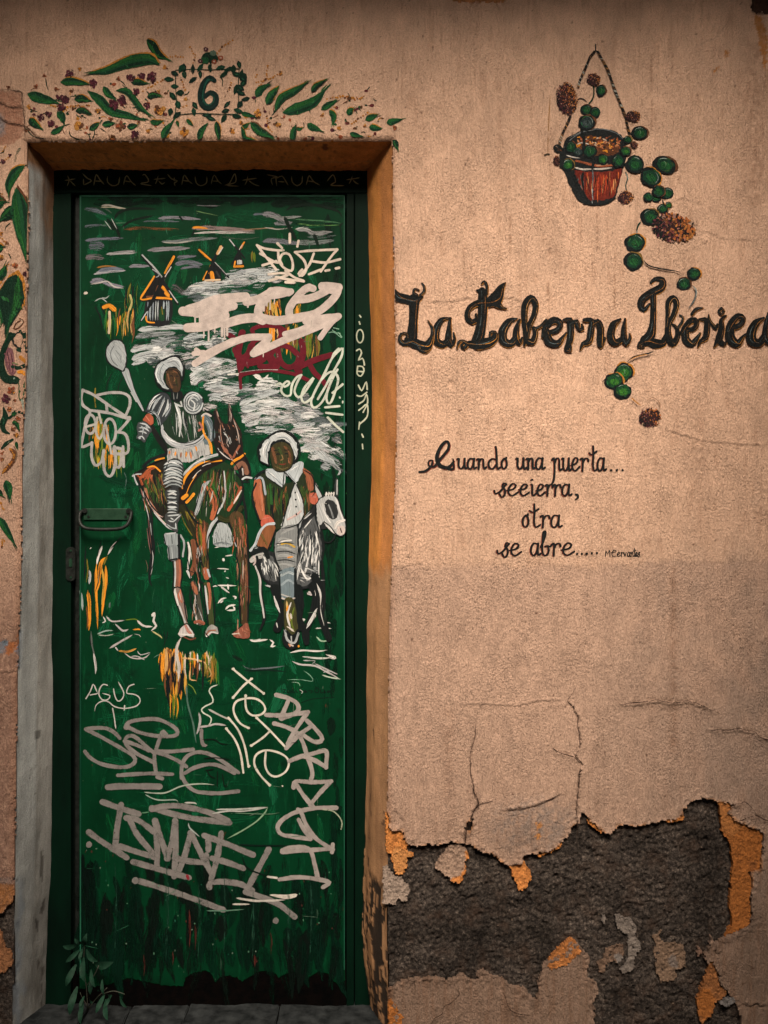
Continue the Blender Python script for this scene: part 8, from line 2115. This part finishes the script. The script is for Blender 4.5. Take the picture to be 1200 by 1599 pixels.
def tag_ismael():
    FR(110, 1220, 3.243)
    for s in ('165,105 250,135 345,165', '258,120 240,220 226,345', '95,258 180,318 285,385', '255,330 340,358 425,382', '285,185 340,195 425,255', '300,190 340,270 425,372', '440,425 440,310 430,200', '430,200 470,320 495,390', '490,390 520,290 532,200', '532,200 535,330 526,480', '550,455 585,360 610,262', '610,262 660,360 715,465', '530,390 610,405 690,412', '765,265 745,380 715,495', '680,275 800,320 925,372', '720,390 800,412 875,440', '705,535 710,515 770,508 860,520 920,550', '890,560 980,590 1060,625 1135,685', '1005,345 960,430 905,530', '320,408 450,445 600,488', '352,505 560,572 775,650', '415,135 520,165 640,190 805,210', '415,140 480,125 560,125 680,150 740,172 800,200', '700,300 700,345', '690,375 690,400'):
        S(s, 33, SV1, .30, wob=.11)
    for x, y in ((95, 320), (330, 502), (1040, 705)): DISC(x, y, 16, 18, SV1, .2, 20, 8, .6)
    for s, w_, c_ in (('738,142 860,140 1000,130', 9, (.42, .44, .40)), ('720,162 800,150 880,150 1000,132', 8, (.42, .44, .40)), ('1000,132 985,160 940,205 870,250 795,290', 8, (.22, .36, .22)), ('600,210 605,235 655,280', 7, (.3, .34, .32)), ('835,160 1000,165 1060,158', 5, (.10, .2, .12)), ('840,590 900,600 960,605 1090,600', 12, (.5, .47, .42)), ('820,622 910,622', 9, (.5, .47, .42)), ('1010,575 1080,580 1145,575 1100,590 1030,582', 13, (.58, .53, .46)), ('690,655 780,655 880,648', 7, (.10, .2, .14)), ('360,160 400,155', 6, (.10, .25, .14)), ('850,320 960,325 1100,325', 9, (.003, .012, .008)), ('870,380 900,440 1000,480', 9, (.003, .012, .008)), ('590,470 600,500', 16, (.22, .02, .03))):
        S(s, w_, c_, .24, (.08, .2))
dpart('graffiti_tag', door, tag_ismael, 'large silver marker name slanting across the lower door')
def signature():
    FR(330, 1020, 4)
    x = 440
    for s in ('442,222 442,246', '450,228 466,228 450,246 468,246', '476,232 476,246 488,240', '492,234 506,240 494,248', '512,226 512,246 524,242', '530,234 538,246', '570,210 552,220 556,240 572,236 564,262 552,278', '582,232 582,246', '590,246 590,232 600,246', '606,234 618,234', '624,232 634,240 622,246', '652,220 648,240 668,246 674,224 656,214', '686,226 684,246 698,246', '706,246 706,230 716,246', '724,236 742,240 724,248 740,232'): S(s, 5, (.003, .008, .006), .14)
    S('556,228 572,240 566,250', 5, (.5, .55, .5), .25); S('560,310 640,285 770,275', 5, (.003, .012, .008), .3)
dpart('signature', door, signature, 'tiny black signature at the foot of the mural')
# wear: scratches, runs and splashes of old paint
def wear():
    FR(0, 0, 1)
    rs = random.Random(77)
    for _ in range(90):
        x, y = rs.uniform(130, 530), rs.uniform(330, 1500)
        a = rs.choice([rs.gauss(90, 8), rs.gauss(0, 12)]); L = rs.uniform(4, 26)
        dx, dy = math.cos(math.radians(a)) * L, math.sin(math.radians(a)) * L
        S([(x, y), (x + dx * .5 + rs.uniform(-1, 1), y + dy * .5), (x + dx, y + dy)], rs.uniform(.6, 1.5), rs.choice([(.02, .10, .05), (.002, .014, .008), (.03, .13, .07), (.10, .16, .11)]), rs.uniform(.38, .5), (.2, .4))
    for _ in range(70):
        x, y = rs.uniform(130, 530), rs.uniform(1300, 1510)
        DISC(x, y, rs.uniform(.6, 1.4), rs.uniform(.7, 2.2), rs.choice([(.08, .2, .12), (.14, .2, .15), (.06, .02, .014), (.012, .09, .05)]), .3, 0, 7, .2)
    for x, y, l_ in ((423, 1455, 36), (398, 1490, 20), (394, 1455, 10), (270, 1485, 22), (345, 1495, 20), (495, 1418, 18), (296, 1420, 60), (305, 1440, 44), (225, 1490, 34)):
        S([(x, y), (x + 1, y + l_ * .5), (x, y + l_)], rs.uniform(3, 5), rs.choice([(.07, .016, .012), (.05, .014, .01), (.02, .05, .03)]), .42, (.3, .5))
    for x in (180, 260, 310, 350, 395, 450, 485): 
        S([(x, 1335 + rs.uniform(-20, 60)), (x + 2, 1420), (x - 1, 1500)], rs.uniform(4, 9), (.012, .05, .03), .56, (.3, .4))
dpart('paint_wear', door, wear, 'scratches, chips and rust runs')['kind'] = 'stuff'
# marker writing on the frame
def head_row():
    cf_.frame(80, 260, 2.4)
    c = (.34, .36, .20)
    R = ['50,52 70,50 92,46', '62,34 68,52 60,74', '70,52 84,66 92,74', '118,26 136,44 152,54 122,70', '122,46 122,70', '160,72 164,52 170,30 184,50 200,68', '164,54 190,56', '212,36 212,58 230,72 252,66 258,38', '272,70 276,50 284,34 300,56 318,72', '276,54 300,58', '342,34 352,30 366,56 336,64 378,72', '384,48 412,46 430,44', '402,34 396,56 390,66', '402,52 416,66 428,58',
         '436,28 452,46 474,54 462,62 466,74', '462,40 462,56', '490,70 494,50 500,32 516,54 532,66', '494,52 522,56', '540,36 544,60 560,72 582,62 584,36', '600,68 604,50 612,32 626,54 640,66', '604,54 628,56', '650,70 668,64 684,34 690,28 692,58 660,70 706,74', '716,52 740,48 772,44', '738,34 734,54 726,70', '740,52 760,66 782,74',
         '808,30 826,34 850,40 826,46 830,70', '842,34 846,74', '846,46 866,36 890,72', '850,56 876,58', '902,36 904,58 922,72 940,60 942,34', '956,70 962,50 968,34 984,56 1008,70', '962,54 988,58', '1034,56 1052,34 1060,34 1066,58 1048,70 1100,72', '1106,50 1134,46 1158,42', '1130,34 1124,52 1116,66', '1130,50 1144,62 1154,66']
    for s in R: cf_.stroke(s, 4.6, c, .22, (.05, .1), wob=.12)
o = on(cf_, 'marker_writing', door, head_row); o['label'] = 'row of thin yellow marker capitals and stars across the head of the frame'
def side_row():
    cf_.frame(480, 200, 3.2)
    c = (.42, .45, .34)
    cf_.ring(264, 1040, 17, 33, 7, c, .15)
    for s in ('247,1112 262,1104 272,1124 256,1160 276,1150 284,1170 286,1184', '252,1190 276,1192 284,1212 268,1240 250,1228 252,1196', '256,1215 282,1218', '256,1285 272,1312 284,1290 296,1268 300,1306', '250,1336 270,1340 298,1320', '258,1378 284,1360 296,1330 302,1372 280,1420', '258,1410 278,1395 300,1380 300,1440 262,1480', '262,1470 258,1504', '274,1530 280,1544', '276,1580 278,1602', '262,936 268,944', '260,968 264,980'): cf_.stroke(s, 7.5, c, .18, wob=.14)
o = on(cf_, 'marker_writing', door, side_row); o['label'] = 'upright row of pale marker scrawl on the side of the frame'
